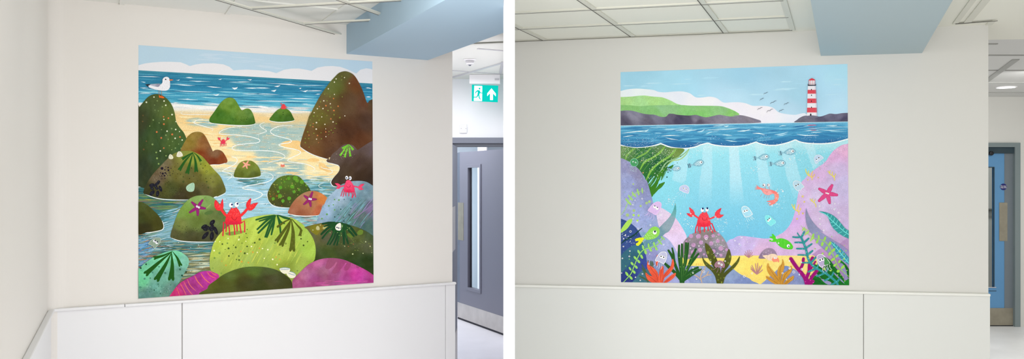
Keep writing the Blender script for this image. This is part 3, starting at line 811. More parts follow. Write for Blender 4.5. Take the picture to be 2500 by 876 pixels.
# sand, foam and shallow water
SP = C4((440, 425), (250, 455), (185, 500), (330, 530), (240, 545), (320, 590), (360, 640), (400, 655), (330, 690), (450, 720), (620, 735), (560, 800), (640, 860), (560, 960), (900, 1100), (1200, 1100), (1180, 860), (1000, 850), (960, 800), (1010, 730), (870, 660), (1000, 620), (1168, 600), (1200, 560), (1200, 380), (1000, 400), (800, 400), (600, 390), (560, 410))
PO = C3((715, 440), (760, 410), (850, 402), (1000, 400), (1168, 470), (1168, 530), (1040, 525), (900, 505), (760, 490))
def soft(p, poly, r):
    n = 0
    for a in range(8):
        q = (p[0] + r * math.cos(a * .785), p[1] + r * .6 * math.sin(a * .785)); n += inside(q, poly)
    return (n + 2 * inside(p, poly)) / 10
def base(x, y):
    ys = y - (x - 338) * (.02 if y < 330 else 0)
    wob = 3 * fbm(x, y, 40, 2)
    sand = mixc((238, 205, 142), (249, 226, 170), max(0, min(1, (ys - 285) / 60)))
    foam = (240, 238, 230)
    t = max(0, min(1, (ys + wob - 262) / 10)); c = mixc(foam, (232, 216, 178), t)
    t = max(0, min(1, (ys + wob - 270) / 10)); c = mixc(c, sand, t)
    if 283 < y < 312 and x < 540: w = soft((x, y), PO, 5); c = mixc(c, (158, 190, 186), w)
    if 290 < y < 480 and x > 530: w = soft((x + 2 * wob, y), SP, 7); c = mixc(c, mixc((146, 186, 188), (178, 196, 184), .5 + 1.2 * fbm(x, y * 3, 50, 4)), w * .95)
    if x > 660 and 275 < y < 312: c = mixc(c, (214, 196, 150), .5)
    # lower water
    yb = 408 - max(0, 560 - x) * .10 + 20 * max(0, min(1, (x - 640) / 80))
    t = max(0, min(1, (y + wob * 3 - yb) / 26))
    wat = mixc((170, 208, 222), (146, 196, 214), .5 + fbm(x * .5, y * 2, 26, 6))
    dark = (58, 110, 112)
    k = 0
    if x < 470: k = max(0, min(1, (470 - x) / 70))
    if y > 560: k = max(k, min(1, (y - 575) / 22))
    if x > 690 and y > 440: k = max(k, .55 * min(1, (x - 690) / 40) * (1 if y < 480 else .6))
    dg = abs((y - 552) - (430 - x) * .55)                      # pale current crossing the lower left
    if x < 480 and 500 < y < 630: k *= min(1, .25 + dg / 42)
    wat = mixc(wat, dark, k)
    if y > 600: wat = mixc(wat, (132, 128, 88), max(0, min(.65, (y - 612) / 30)) * (1 if x > 430 else .6))
    if x < 372 and y > 590: wat = mixc(wat, (92, 150, 190), .55)
    c = mixc(c, wat, t)
    m = 9 * fbm(x * .35, y, 8, 11) ; return (c[0] + m, c[1] + m, c[2] + m)
A.part('printed_shore', 'golden sand crossed by shallow pools')
A.fill([(330, 251), (440, 254), (520, 259), (640, 264), (760, 272), (920, 276), (920, 695), (330, 740)], base, smooth=False, grid=3)
A.streaks(60, [(338, 249), (740, 262), (740, 276), (338, 266)], [(246, 246, 244), (236, 232, 224), (222, 224, 222)], (30, 90), (1.2, 3), slA, base, .3)
A.streaks(26, [(338, 270), (740, 280), (740, 292), (338, 280)], [(240, 210, 150), (222, 200, 150), (244, 222, 176)], (30, 90), (1.5, 3.5), slA, base, .5)
A.streaks(50, [(430, 285), (560, 290), (560, 400), (520, 400), (430, 320)], [(246, 214, 150), (252, 232, 184), (240, 200, 130)], (20, 70), (1.2, 4), slA, base, .5)
A.streaks(150, SP, [(168, 198, 196), (128, 176, 180), (190, 208, 196), (222, 208, 168), (206, 190, 158)], (10, 40), (.8, 2.6), slA, base, .4)
A.streaks(70, [(560, 375), (800, 390), (830, 430), (700, 425), (560, 400)], [(250, 226, 172), (244, 206, 140), (252, 236, 196), (190, 204, 190)], (20, 60), (1.2, 4), slA, base, .5)
for q in (C8((170, 180), (240, 150), (340, 165), (350, 190), (280, 205), (200, 200)), C8((340, 230), (400, 225), (470, 280), (520, 330), (470, 350), (400, 320), (350, 300)), C4((900, 650), (960, 605), (1110, 600), (1150, 640), (1110, 690), (1000, 680)), C5((0, 640), (60, 620), (120, 720), (150, 760), (60, 760), (0, 720))):
    A.fill(q, grad([(q[0][0], q[0][1], (246, 206, 136)), (q[2][0], q[2][1] + 4, (240, 200, 132))], 5))
A.part('printed_pool_water', 'rippling pale blue to teal pool water')
W1 = [(480, 415), (560, 405), (640, 425), (700, 430), (800, 425), (830, 440), (800, 540), (640, 560), (520, 560), (480, 500)]
A.streaks(330, W1, [(190, 220, 232), (150, 200, 220), (126, 182, 204), (206, 228, 236), (168, 206, 214), (222, 236, 240), (136, 168, 160)], (14, 60), (.8, 2.6), slA, base, .4)
A.streaks(34, W1, [(104, 140, 132), (84, 128, 134), (120, 134, 100), (216, 176, 140), (72, 134, 150)], (14, 34), (.8, 1.8), slA, base, .4)
A.streaks(30, [(575, 436), (640, 436), (636, 452), (585, 450)], [(60, 118, 118), (84, 130, 104), (120, 110, 90), (70, 140, 150)], (20, 44), (1.2, 2.4), slA, base, .3)
WR = [(715, 440), (810, 430), (808, 520), (745, 545), (700, 520), (760, 480)]
A.streaks(150, WR, [(98, 176, 190), (66, 136, 148), (150, 206, 214), (54, 112, 112), (190, 220, 222), (130, 160, 120)], (12, 50), (.9, 2.2), slA, base, .4)
W2 = [(338, 455), (470, 480), (470, 500), (430, 520), (338, 500)]
A.streaks(240, W2, [(48, 98, 96), (70, 128, 120), (104, 140, 70), (58, 112, 110), (136, 110, 84), (34, 84, 88), (140, 148, 70)], (18, 60), (.9, 2.6), slA, base, .3)
dsl = lambda x, y: -.28
A.streaks(150, [(385, 520), (450, 500), (430, 600), (380, 650), (338, 660), (338, 600)], [(176, 208, 220), (140, 192, 212), (204, 222, 226), (100, 168, 190), (120, 150, 120)], (14, 50), (.9, 2.6), dsl, base, .4)
W3 = [(338, 570), (420, 590), (530, 592), (530, 680), (450, 700), (338, 660)]
A.streaks(420, W3, [(56, 106, 106), (84, 140, 138), (118, 128, 72), (150, 126, 88), (150, 190, 190), (44, 90, 96), (178, 180, 140), (112, 158, 160), (160, 120, 90)], (16, 60), (.8, 2.4), slA, base, .25)
A.streaks(90, [(455, 615), (520, 620), (520, 680), (450, 680)], [(130, 124, 78), (176, 170, 120), (146, 186, 186), (214, 216, 180), (110, 104, 62)], (20, 60), (1, 2.4), slA, base, .2)
A.streaks(60, [(338, 580), (372, 580), (366, 650), (338, 640)], [(92, 152, 200), (130, 180, 214), (70, 130, 180), (160, 120, 110)], (12, 34), (.9, 2.2), dsl, base, .3)
A.streaks(80, D3((20, 240), (420, 250), (400, 390), (250, 400), (120, 300)), [(150, 206, 210), (48, 104, 110), (196, 224, 222), (180, 140, 120), (90, 160, 168)], (14, 44), (.8, 1.8), slA, base, .3)
A.speckle(170, SP, (.4, 1.1), [(226, 236, 232), (214, 228, 224), (232, 214, 190)])
A.speckle(90, W1, (.5, 1.2), [(236, 244, 246), (224, 170, 130), (96, 130, 140)])
A.speckle(60, W3, (.4, 1.1), [(214, 228, 226), (206, 140, 110), (230, 236, 230)])
# white meandering lines
for L, w in ((C4((440, 430), (340, 440), (220, 470), (175, 505), (200, 525), (330, 530), (500, 545), (620, 575), (655, 600), (620, 625), (500, 635), (370, 655), (325, 685), (360, 712), (520, 718), (700, 718), (860, 735), (940, 770), (950, 795), (900, 825), (800, 850), (735, 870)), 1.9),
             (C4((710, 380), (660, 405), (655, 425), (690, 455), (735, 485), (700, 502), (620, 530)), 1.6),
             (C4((1040, 418), (930, 422), (860, 435), (800, 465), (780, 495), (830, 535), (940, 565), (1010, 585), (1030, 605), (1000, 625), (900, 640), (880, 652), (950, 680), (1080, 705), (1140, 735), (1110, 765), (1030, 800), (985, 830), (1010, 850), (1168, 876)), 1.9),
             (C8((-30, 205), (0, 213), (100, 225), (200, 250), (270, 285), (285, 305), (255, 335)), 1.5),
             (C8((370, 265), (390, 290), (500, 315), (535, 340), (520, 365), (460, 385)), 1.4),
             (C7((320, 128), (380, 145), (405, 185), (370, 235), (290, 280), (200, 325), (195, 345), (270, 360), (325, 390), (320, 420), (260, 465)), 1.8),
             (C7((770, 352), (870, 370), (915, 410), (900, 450), (830, 490), (700, 520), (560, 545), (480, 575), (530, 595), (650, 615), (750, 650), (755, 685), (700, 720), (620, 750), (520, 775), (420, 795)), 1.9),
             (C3((1100, 352), (900, 350), (700, 345), (650, 325), (680, 310)), 1.4),
             (C3((970, 412), (880, 430), (835, 460), (880, 485), (1000, 520), (1110, 555), (1090, 575)), 1.8),
             (C8((410, 505), (345, 530), (345, 560), (400, 580)), 1.0)):
    A.part('printed_foam_line', 'thin white meandering foam line'); A.stroke(L, w, (242, 246, 240), (.5, .5))

def rock(name, label, outline, ctrl, amp=9, sc=16, foam=None, specks=None, **kw):
    amp *= 1.3
    A.part(name, label)
    if foam:
        for L in foam: A.stroke(L, 1.9, WHT, (.5, .5))
    gf = grad(ctrl, amp, sc, **kw); A.fill(outline, gf, grid=2.2)
    for d in (-26, 20):
        c0 = gf(*outline[0]); xs = [p[0] for p in outline]; ys = [p[1] for p in outline]; n_ = int((max(xs) - min(xs)) * (max(ys) - min(ys)) / 130)
        L = []
        for _ in range(n_):
            x, y = random.uniform(min(xs), max(xs)), random.uniform(min(ys), max(ys))
            if inside((x, y), outline): L.append((x, y))
        off = A.up()
        for x, y in L:
            c = gf(x, y); A.ell(x, y, random.uniform(.3, .8), random.uniform(.3, .6), tuple(v + d * .6 for v in c), off=off, seg=6)
    if specks:
        for n, poly, rr, cols in specks: A.speckle(n, poly or outline, rr, cols)

# tall mossy rock with the gull
o = C3((30, 285), (60, 240), (100, 190), (170, 110), (230, 70), (300, 55), (370, 68), (440, 110), (500, 175), (540, 250), (565, 330), (580, 420), (600, 480), (640, 540), (690, 600), (720, 660), (745, 730), (765, 820), (775, 876)) + [(462, 400), (430, 440), (380, 462), (338, 455), (325, 450)]
rock('printed_boulder', 'tall dark mossy boulder', o, [(338, 300, (56, 62, 36)), (380, 240, (74, 88, 46)), (415, 270, (86, 104, 46)), (380, 320, (58, 80, 40)), (430, 340, (72, 96, 46)), (345, 420, (48, 58, 34)), (400, 400, (54, 74, 40)), (455, 365, (66, 96, 52))], 8, 18, sx=.5,
     foam=[[(338, 456), (352, 455)]])
A.dots(C3((268, 98, 10), (160, 172, 12), (412, 155, 11), (436, 215, 11), (526, 348, 12), (578, 560, 11), (455, 584, 11), (570, 686, 11), (670, 711, 10), (358, 866, 11), (632, 590, 8), (580, 448, 8), (410, 417, 9)), (228, 232, 200))
A.dots(C3((315, 152, 10), (258, 425, 11), (520, 548, 12), (438, 642, 12), (247, 773, 14), (712, 783, 11), (573, 826, 11), (471, 700, 10), (653, 828, 9), (330, 295, 8), (277, 213, 8), (342, 467, 9), (375, 563, 8), (208, 512, 9), (533, 731, 8), (488, 790, 9), (620, 768, 8), (283, 285, 8), (387, 237, 10)), (128, 150, 92))
A.dots(C6((300, 128, 12), (312, 212, 14), (335, 290, 12), (440, 176, 10), (522, 90, 8)), (134, 158, 88))
A.dots(C3((474, 399, 12), (409, 484, 13), (308, 596, 13), (528, 630, 14), (372, 680, 13), (639, 667, 12), (405, 378, 10), (408, 825, 10)), (206, 116, 66))
A.dots(C3((107, 446, 11), (112, 360, 10), (160, 727, 11), (122, 845, 13), (36, 600, 9)), (104, 84, 50))

# brown pair of rocks behind the mound
o = C3((725, 700), (770, 640), (820, 605), (890, 592), (960, 610), (1010, 670), (1060, 770), (1100, 855)) + C4((95, 728), (120, 712), (160, 708), (210, 730), (250, 790), (270, 840), (255, 865)) + C7((225, 222), (150, 240), (20, 244)) + [(480, 410), (440, 380)]
rock('printed_boulder', 'rust brown double-humped boulder', o, [(462, 345, (140, 118, 50)), (480, 325, (150, 122, 58)), (500, 345, (138, 92, 48)), (490, 385, (128, 62, 30)), (525, 372, (128, 92, 62)), (545, 390, (134, 66, 32)), (520, 398, (120, 52, 24))], 11, 14,
     foam=[C7((30, 246), (140, 243), (230, 222), (262, 200))])

# small green rocks in the surf
o = C4((55, 370), (60, 330), (110, 260), (180, 160), (240, 105), (290, 88), (345, 100), (385, 150), (415, 205), (442, 238), (480, 222), (515, 217), (550, 240), (580, 300), (598, 370), (598, 395), (560, 408), (470, 415), (300, 410), (170, 400), (80, 388))
rock('printed_boulder', 'bright green double-peaked boulder in the surf', o, [(560, 245, (112, 146, 56)), (575, 262, (104, 142, 52)), (530, 290, (66, 112, 34)), (560, 300, (72, 116, 36)), (605, 275, (98, 132, 54)), (612, 300, (64, 104, 32)), (590, 270, (104, 136, 54))], 10, 10,
     foam=[C4((40, 378), (90, 392), (170, 404), (300, 415), (470, 420), (560, 412), (602, 396))])
A.speckle(24, C4((330, 320), (520, 310), (520, 360), (330, 360)), (.5, 1), (44, 74, 24))
o = C4((768, 352), (800, 300), (850, 245), (900, 215), (930, 208), (980, 225), (1020, 260), (1050, 320), (1063, 355), (1000, 370), (900, 377), (820, 370))
rock('printed_boulder', 'small round green boulder under the tiny crab', o, [(690, 270, (94, 130, 48)), (680, 290, (70, 112, 36)), (705, 290, (62, 100, 32))], 9, 9, foam=[C4((762, 356), (820, 374), (900, 381), (1000, 374), (1066, 358))])
A.dots(C4((932, 262, 6), (932, 290, 6), (850, 268, 4), (905, 330, 4)), (40, 66, 22))

# big brown rock
o = C2((700, 990), (750, 876), (820, 740), (900, 600), (1000, 460), (1080, 370), (1140, 315), (1215, 295), (1280, 310), (1340, 350), (1400, 440), (1460, 570), (1512, 716)) + C2((1540, 690), (1585, 668), (1640, 660)) + [(925, 330), (925, 400), (850, 400), (808, 384)] + C5((465, 862), (320, 820), (200, 770), (100, 705), (76, 668), (110, 530), (180, 330), (240, 150))
rock('printed_boulder', 'huge brown boulder freckled with lichen', o, [(842, 178, (96, 92, 44)), (815, 210, (98, 104, 46)), (870, 200, (112, 70, 40)), (780, 280, (104, 98, 46)), (800, 260, (102, 82, 44)), (850, 250, (98, 72, 46)), (895, 250, (104, 66, 44)), (760, 340, (110, 84, 46)), (800, 340, (96, 62, 34)), (850, 320, (84, 52, 30)), (900, 300, (80, 54, 36)), (880, 340, (96, 58, 32)), (760, 370, (108, 72, 40)), (905, 250, (86, 70, 50)), (820, 380, (86, 58, 40))], 9, 22, ang=.9, sx=1.6,
     foam=[C5((70, 660), (90, 705), (200, 776), (320, 828), (465, 868))])
A.dots(C2((1098, 397, 9), (1075, 440, 9), (1210, 379, 8), (1275, 457, 9), (994, 529, 9), (1075, 604, 8), (933, 690, 9), (1020, 729, 8), (847, 795, 9), (922, 793, 9), (805, 848, 8)), (232, 226, 196))
A.dots(C5((307, 346, 11), (304, 438, 11), (544, 336, 10), (428, 370, 9), (319, 148, 8), (401, 146, 9), (504, 76, 8), (410, 34, 8), (437, 434, 8), (308, 581, 8), (383, 264, 8), (276, 203, 7), (712, 250, 8), (443, 545, 8)), (232, 222, 196))
A.dots(C5((442, 104, 12), (556, 173, 12), (440, 478, 10), (322, 530, 10), (200, 524, 9), (513, 292, 10), (257, 404, 9), (348, 117, 8), (616, 112, 10), (262, 360, 8), (337, 630, 6)), (204, 120, 70))
A.dots(C5((472, 173, 10), (267, 252, 12), (219, 383, 11), (182, 477, 10), (570, 430, 10), (543, 490, 9), (518, 452, 9), (589, 360, 9), (558, 233, 10), (640, 274, 11), (511, 128, 10), (457, 245, 8), (318, 252, 9), (147, 572, 9), (197, 572, 9), (148, 630, 10), (202, 695, 8), (379, 576, 9), (373, 490, 8), (270, 498, 9), (484, 520, 9), (345, 310, 9), (458, 33, 9), (365, 48, 9), (220, 305, 8), (392, 218, 7), (486, 473, 8)), (124, 136, 52))
A.dots(C2((1175, 362, 8), (1170, 410, 8), (1016, 634, 9), (889, 704, 8), (976, 690, 8), (1028, 778, 9), (990, 820, 9), (943, 600, 8), (1180, 636, 7)), (130, 140, 62))
A.dots(C2((1064, 659, 9), (962, 755, 10), (1069, 820, 10), (875, 767, 7), (1124, 762, 8)), (210, 122, 62))
A.speckle(26, C5((400, 420), (760, 420), (700, 640), (420, 700)), (.5, 1.4), (64, 42, 26))

# dark rock
o = C5((486, 880), (530, 800), (600, 740), (680, 670), (750, 652), (820, 665), (870, 710), (892, 735)) + C5((900, 733), (950, 700), (1040, 640), (1110, 605), (1150, 590)) + [(925, 470), (860, 450)] + C8((820, 500), (700, 512), (620, 547), (560, 550), (525, 520), (520, 480), (560, 420), (620, 350), (640, 290), (620, 252), (560, 232), (460, 207), (448, 185), (486, 150))
rock('printed_boulder', 'dark grey-brown boulder with lime seaweed', o, [(848, 360, (104, 86, 82)), (820, 385, (96, 80, 72)), (900, 355, (98, 82, 80)), (870, 400, (78, 60, 50)), (820, 440, (64, 50, 38)), (880, 430, (60, 44, 32)), (905, 450, (56, 42, 32)), (845, 415, (76, 60, 46))], 8, 15, ang=-.9, sx=2,
     foam=[C8((448, 190), (468, 212), (560, 238), (620, 258), (645, 290), (624, 352), (562, 424), (514, 482), (520, 524), (556, 556), (600, 560))])
A.speckle(16, C5((540, 780), (860, 780), (860, 876), (540, 876)), (.4, .9), [(150, 132, 118), (120, 130, 60)])
A.part('printed_seaweed', 'lime green seaweed tuft')
LG = (118, 200, 52)
for L in ([(760, 655), (730, 680), (690, 705)], [(755, 660), (705, 730), (655, 800)], [(760, 660), (735, 740), (715, 820)], [(765, 660), (780, 740), (788, 808)], [(768, 655), (795, 685), (820, 720)]):
    A.blade(C5(*L), .7, 4.6, LG)
A.speckle(50, C5((680, 720), (740, 680), (800, 700), (800, 820), (650, 800)), (.3, .7), (176, 232, 110))

# green spotted rock
o = C7((836, 690), (840, 640), (855, 605), (900, 520), (980, 440), (1070, 402), (1180, 393), (1270, 408)) + C8((90, 440), (140, 500), (195, 560), (224, 615), (230, 680), (120, 780)) + C7((1200, 850), (1060, 850), (960, 835), (890, 800), (850, 750))
rock('printed_boulder', 'dark green boulder blotched with bright moss', o, [(665, 480, (78, 82, 34)), (700, 440, (84, 112, 40)), (730, 440, (72, 100, 34)), (700, 490, (70, 76, 36)), (740, 470, (66, 84, 34)), (680, 500, (68, 70, 34))], 8, 12,
     foam=[C7((832, 640), (832, 700), (885, 806), (960, 843), (1060, 858), (1150, 858))])
A.dots(C7((1138, 440, 24), (1230, 435, 34), (1188, 555, 30), (1262, 480, 18), (1078, 488, 12), (1020, 570, 26), (1012, 690, 30), (918, 730, 22), (1055, 760, 24), (1145, 725, 28), (1215, 630, 22), (988, 630, 18)), (94, 152, 40))
A.dots(C8((100, 490, 30), (30, 470, 26), (160, 540, 14), (60, 600, 18), (25, 430, 18)), (98, 150, 42))
A.dots(C7((968, 690, 14), (880, 695, 12), (1040, 830, 8), (930, 660, 8)), (140, 84, 40))
A.speckle(60, o, (.5, 1.3), [(158, 168, 62), (126, 156, 52), (186, 176, 90)])
for L in ([(1055, 790), (1040, 750)], [(1055, 790), (1058, 740)], [(1055, 790), (1078, 755)], [(1140, 750), (1122, 715)], [(1140, 750), (1145, 700)], [(1140, 750), (1168, 715)], [(985, 640), (960, 600)], [(985, 640), (1010, 590)], [(1205, 650), (1190, 610)], [(1205, 650), (1220, 605)], [(1020, 590), (1000, 545)], [(1020, 590), (1045, 550)]):
    A.stroke(C7(*L), 1.2, (80, 168, 52), smooth=False)

# starfish rock
o = C7((357, 412), (365, 350), (400, 275), (440, 220), (500, 190), (555, 185), (620, 195), (690, 250), (730, 320), (738, 395), (690, 415), (590, 430), (480, 430), (400, 425))
rock('printed_boulder', 'small olive boulder with a pink starfish', o, [(590, 400, (130, 138, 58)), (620, 405, (118, 132, 52)), (585, 425, (92, 104, 36)), (620, 428, (86, 96, 34)), (605, 415, (108, 122, 46))], 9, 9, foam=[C7((350, 405), (365, 425), (480, 440), (600, 438), (700, 420), (744, 402))])
A.part('printed_starfish', 'pink starfish')
A.star(*C7((530, 242))[0], C7((563, 190), (486, 210), (484, 280), (545, 298), (586, 248)), 4.4, (240, 168, 142), (206, 120, 100))

# orange rock
o = C8((0, 745), (60, 690), (130, 645), (220, 618), (300, 622), (380, 655), (456, 712), (440, 770)) + D3((470, 150), (430, 240), (300, 253), (180, 251), (90, 240), (18, 218), (30, 170), (60, 110))
rock('printed_boulder', 'terracotta boulder with a purple starfish', o, [(740, 470, (172, 126, 92)), (712, 510, (164, 104, 74)), (760, 500, (176, 120, 82)), (792, 485, (206, 126, 66)), (780, 515, (180, 98, 66)), (740, 525, (150, 90, 62))], 8, 14, foam=[D3((15, 222), (90, 246), (180, 257), (300, 259), (432, 246))])

# blue rock
o = C8((380, 860), (400, 860), (450, 740), (530, 650), (620, 570), (700, 515), (800, 482), (920, 475), (1020, 490), (1115, 545), (1160, 580)) + [(925, 600), (840, 590), (772, 570)] + D3((395, 370), (410, 300), (440, 230), (490, 100))
rock('printed_boulder', 'blue-grey boulder streaked with teal and purple', o, [(860, 448, (140, 166, 180)), (820, 480, (160, 184, 204)), (790, 520, (150, 176, 202)), (780, 545, (140, 166, 186)), (900, 470, (120, 148, 160)), (880, 500, (110, 146, 156)), (905, 510, (120, 104, 140)), (830, 530, (112, 146, 156)), (900, 550, (74, 104, 98)), (860, 545, (88, 122, 118)), (885, 530, (96, 112, 112))], 10, 12)
dg2 = lambda x, y: -1.15
for i in range(46):
    x = random.uniform(815, 915); y = random.uniform(495, 550)
    if (y - 480) < (905 - x) * .42: continue
    l = random.uniform(8, 26)
    A.stroke([(x + l * .6, y - l * .66), (x + l * .1, y - l * .15), (x - l * .55, y + l * .75)], random.uniform(.6, 1.6), random.choice([(96, 180, 190), (66, 96, 76), (84, 112, 86), (150, 130, 180), (120, 160, 172), (72, 104, 112), (120, 190, 196)]), (.2, .2))
for a, b, wd, c in (((1160, 100), (900, 290), 10, (140, 120, 160)), ((870, 60), (620, 330), 2.4, (98, 188, 200)), ((960, 20), (700, 330), 1.5, (92, 118, 104)), ((1130, 30), (860, 330), 1.3, (84, 104, 92))):
    A.stroke(D3(a, b), wd * .7, c, (.3, .3), smooth=False)
A.dots(D3((563, 122, 10), (537, 235, 14), (470, 293, 12), (640, 175, 11), (697, 44, 12), (640, 38, 10), (623, 108, 9)), (104, 158, 96))
A.dots(D3((768, 36, 7), (858, 45, 7), (722, 167, 9), (835, 242, 10), (765, 325, 9), (857, 158, 8), (642, 270, 9), (688, 238, 7), (762, 275, 7), (697, 138, 5)), (42, 78, 74))

# seaweed-free low rocks on the left
o = D1((20, 198), (45, 195), (100, 195), (180, 240), (260, 310), (330, 380), (380, 460), (402, 530), (385, 580), (300, 605), (180, 622), (20, 622))
rock('printed_boulder', 'low dark olive boulder on the left edge', o, [(345, 500, (74, 84, 36)), (370, 515, (72, 76, 28)), (392, 545, (66, 66, 22)), (350, 560, (48, 46, 18)), (345, 530, (62, 68, 26))], 7, 12, foam=[D1((40, 628), (180, 629), (300, 612), (388, 586), (408, 535), (385, 460))])
# big mound with shells
o = C6((190, 530), (260, 430), (370, 310), (480, 200), (560, 140), (640, 112), (720, 103), (800, 108), (880, 140), (960, 190), (1050, 290), (1130, 380)) + C7((160, 410), (210, 510), (240, 600), (232, 640), (170, 675), (75, 712)) + C6((900, 790), (760, 797), (600, 795), (400, 785), (250, 755), (120, 715), (115, 700), (140, 620))
rock('printed_boulder', 'broad olive mound with shells and mussels', o, [(450, 370, (134, 140, 58)), (485, 385, (140, 152, 56)), (515, 410, (146, 150, 50)), (400, 405, (116, 104, 72)), (385, 430, (104, 90, 68)), (430, 420, (110, 106, 50)), (470, 430, (100, 96, 46)), (520, 440, (122, 124, 56)), (360, 465, (58, 58, 28)), (420, 460, (74, 78, 34)), (480, 475, (66, 62, 32)), (440, 480, (60, 52, 28)), (535, 465, (92, 92, 42)), (500, 465, (92, 86, 48))], 10, 15,
     foam=[C6((116, 708), (250, 765), (400, 796), (600, 806), (770, 804)), C7((70, 716), (170, 684), (240, 648))])
A.dots(C6((605, 287, 6), (565, 335, 6), (1000, 316, 7), (967, 352, 8), (936, 295, 8), (834, 467, 8), (893, 530, 6), (1008, 498, 7), (963, 600, 6), (602, 434, 6), (646, 442, 6), (801, 350, 10), (775, 500, 9), (1078, 498, 6), (585, 498, 6)), (58, 58, 26))
A.dots(C6((686, 475, 11), (1020, 546, 12), (1042, 628, 13), (893, 636, 8), (688, 545, 16)), (70, 80, 36))
A.rings(C6((937, 452, 12), (1112, 548, 12), (1018, 400, 14), (500, 454, 9), (376, 502, 10), (488, 416, 11)), .7, (62, 60, 34))
A.speckle(90, C6((250, 560), (560, 540), (700, 640), (600, 760), (280, 740)), (.5, 1.4), [(54, 58, 26), (80, 84, 40)])
A.speckle(80, C6((230, 500), (400, 300), (480, 260), (480, 420), (300, 540)), (.3, .8), [(150, 138, 104), (128, 116, 90)])
A.part('printed_seaweed', 'dark green seaweed on the mound')
for L, w in (([(828, 125), (760, 165), (690, 210)], 6.2), ([(825, 130), (720, 240), (645, 355)], 7.5), ([(822, 135), (785, 270), (750, 395)], 8.5), ([(825, 135), (858, 250), (868, 370)], 8.5), ([(835, 130), (890, 180), (925, 235)], 5.5)):
    A.blade(C6(*L), .8, w, (36, 88, 28))
A.part('printed_mussel_cluster', 'black mussels on the mound')
def mussels(tf, L, dark=(26, 24, 38), lt=(84, 96, 92)):
    for x, y, a, b, g in L:
        (px, py, pa, pb), = tf((x, y, a, b)); A.ell(px, py, pa, pb, dark, g); A.ell(px - pb * .25, py - pb * .2, pa * .5, pb * .16, mixc(dark, lt, .3), g)
        A.dots([(px + random.uniform(-.4, .4) * pb, py + random.uniform(-.6, .6) * pb, .45) for _ in range(3)], lt)
mussels(C6, [(242, 706, 46, 26, -.8), (320, 715, 44, 24, -1.4), (360, 645, 46, 22, 1.2), (240, 595, 42, 26, -.2), (312, 575, 34, 22, -.6), (336, 545, 22, 20, 0), (310, 640, 26, 20, .6), (240, 640, 30, 18, .8), (290, 610, 24, 18, .2)])
A.dots(C6((383, 356, 21), (474, 382, 14), (470, 343, 11), (424, 376, 10), (394, 430, 15), (428, 421, 12), (418, 459, 13), (436, 333, 7), (512, 354, 7), (544, 395, 6), (534, 430, 6), (448, 435, 8), (381, 463, 9), (464, 460, 6), (359, 417, 8), (353, 467, 7), (425, 497, 8)), (30, 22, 38))
A.rings(C6((488, 416, 12), (376, 502, 11), (500, 455, 8)), .8, (40, 34, 40))
def fan(tf, pts, col, rib, apex, ends):
    A.part('printed_shell', 'pale ribbed shell'); A.fill(tf(*pts), col, grid=None)
    for e in ends: A.stroke(tf(apex, e), .7, rib, smooth=False)
fan(C6, [(475, 195), (488, 160), (502, 152), (528, 170), (544, 200), (536, 220), (500, 224), (480, 215)], (230, 228, 200), (176, 178, 150), (502, 158), [(488, 215), (505, 218), (525, 214), (478, 205)])
fan(C6, [(590, 185), (600, 135), (625, 110), (650, 118), (672, 145), (682, 172), (650, 190), (610, 194)], (232, 228, 206), (180, 176, 150), (628, 116), [(605, 186), (625, 188), (645, 184), (665, 174)])
fan(C6, [(822, 560), (845, 578), (846, 640), (830, 680), (790, 690), (750, 680), (728, 650), (730, 615), (770, 580)], (172, 208, 178), (122, 158, 130), (822, 566), [(735, 650), (760, 675), (790, 682), (820, 672), (840, 640)])

# green rock behind the crab
o = D1((503, 690), (508, 650), (520, 600), (560, 480), (610, 350), (680, 240), (770, 150), (870, 105), (970, 98), (1060, 105), (1130, 140)) + D2((60, 72), (150, 150), (225, 250), (275, 340), (300, 430), (300, 560), (200, 700), (80, 742)) + D1((1120, 758), (950, 758), (780, 752), (640, 740), (545, 712))
rock('printed_boulder', 'rounded green boulder with mussels', o, [(480, 485, (132, 164, 90)), (510, 484, (126, 158, 88)), (460, 510, (118, 152, 66)), (440, 545, (112, 124, 62)), (480, 545, (100, 118, 56)), (425, 575, (80, 80, 46)), (470, 580, (70, 70, 40)), (510, 575, (70, 72, 44)), (530, 530, (96, 112, 60)), (550, 530, (100, 118, 66)), (440, 520, (120, 150, 70))], 8, 14,
     foam=[D1((505, 688), (545, 716), (640, 746), (780, 760), (950, 764), (1120, 762)), D1((1120, 128), (1150, 118), (1168, 112))])
A.stroke(D1((1085, 220), (1040, 260), (1000, 300)), 2.2, (150, 176, 92)); A.ell(*D1((1050, 345))[0], 11, 4.4, (84, 112, 56), -.25); A.ell(*D2((185, 310))[0], 8, 6, (88, 108, 58), -.2)
A.stroke(D1((1010, 110), (960, 170), (935, 200)), 1.6, (112, 146, 76))
A.speckle(34, D1((560, 520), (900, 520), (900, 720), (540, 680)), (.5, 1.5), [(72, 80, 42), (60, 66, 38)])
A.part('printed_mussel_cluster', 'black mussels on the green boulder')
mussels(D1, [(1000, 670, 68, 28, -.85), (1094, 678, 64, 30, -1.45), (1150, 600, 62, 24, 1.2), (985, 545, 48, 28, -.5), (1100, 485, 48, 30, -.8), (1092, 560, 52, 28, -1.2), (1000, 580, 36, 26, .2), (1045, 560, 34, 22, .9), (1098, 585, 30, 22, -1)], dark=(24, 22, 32))

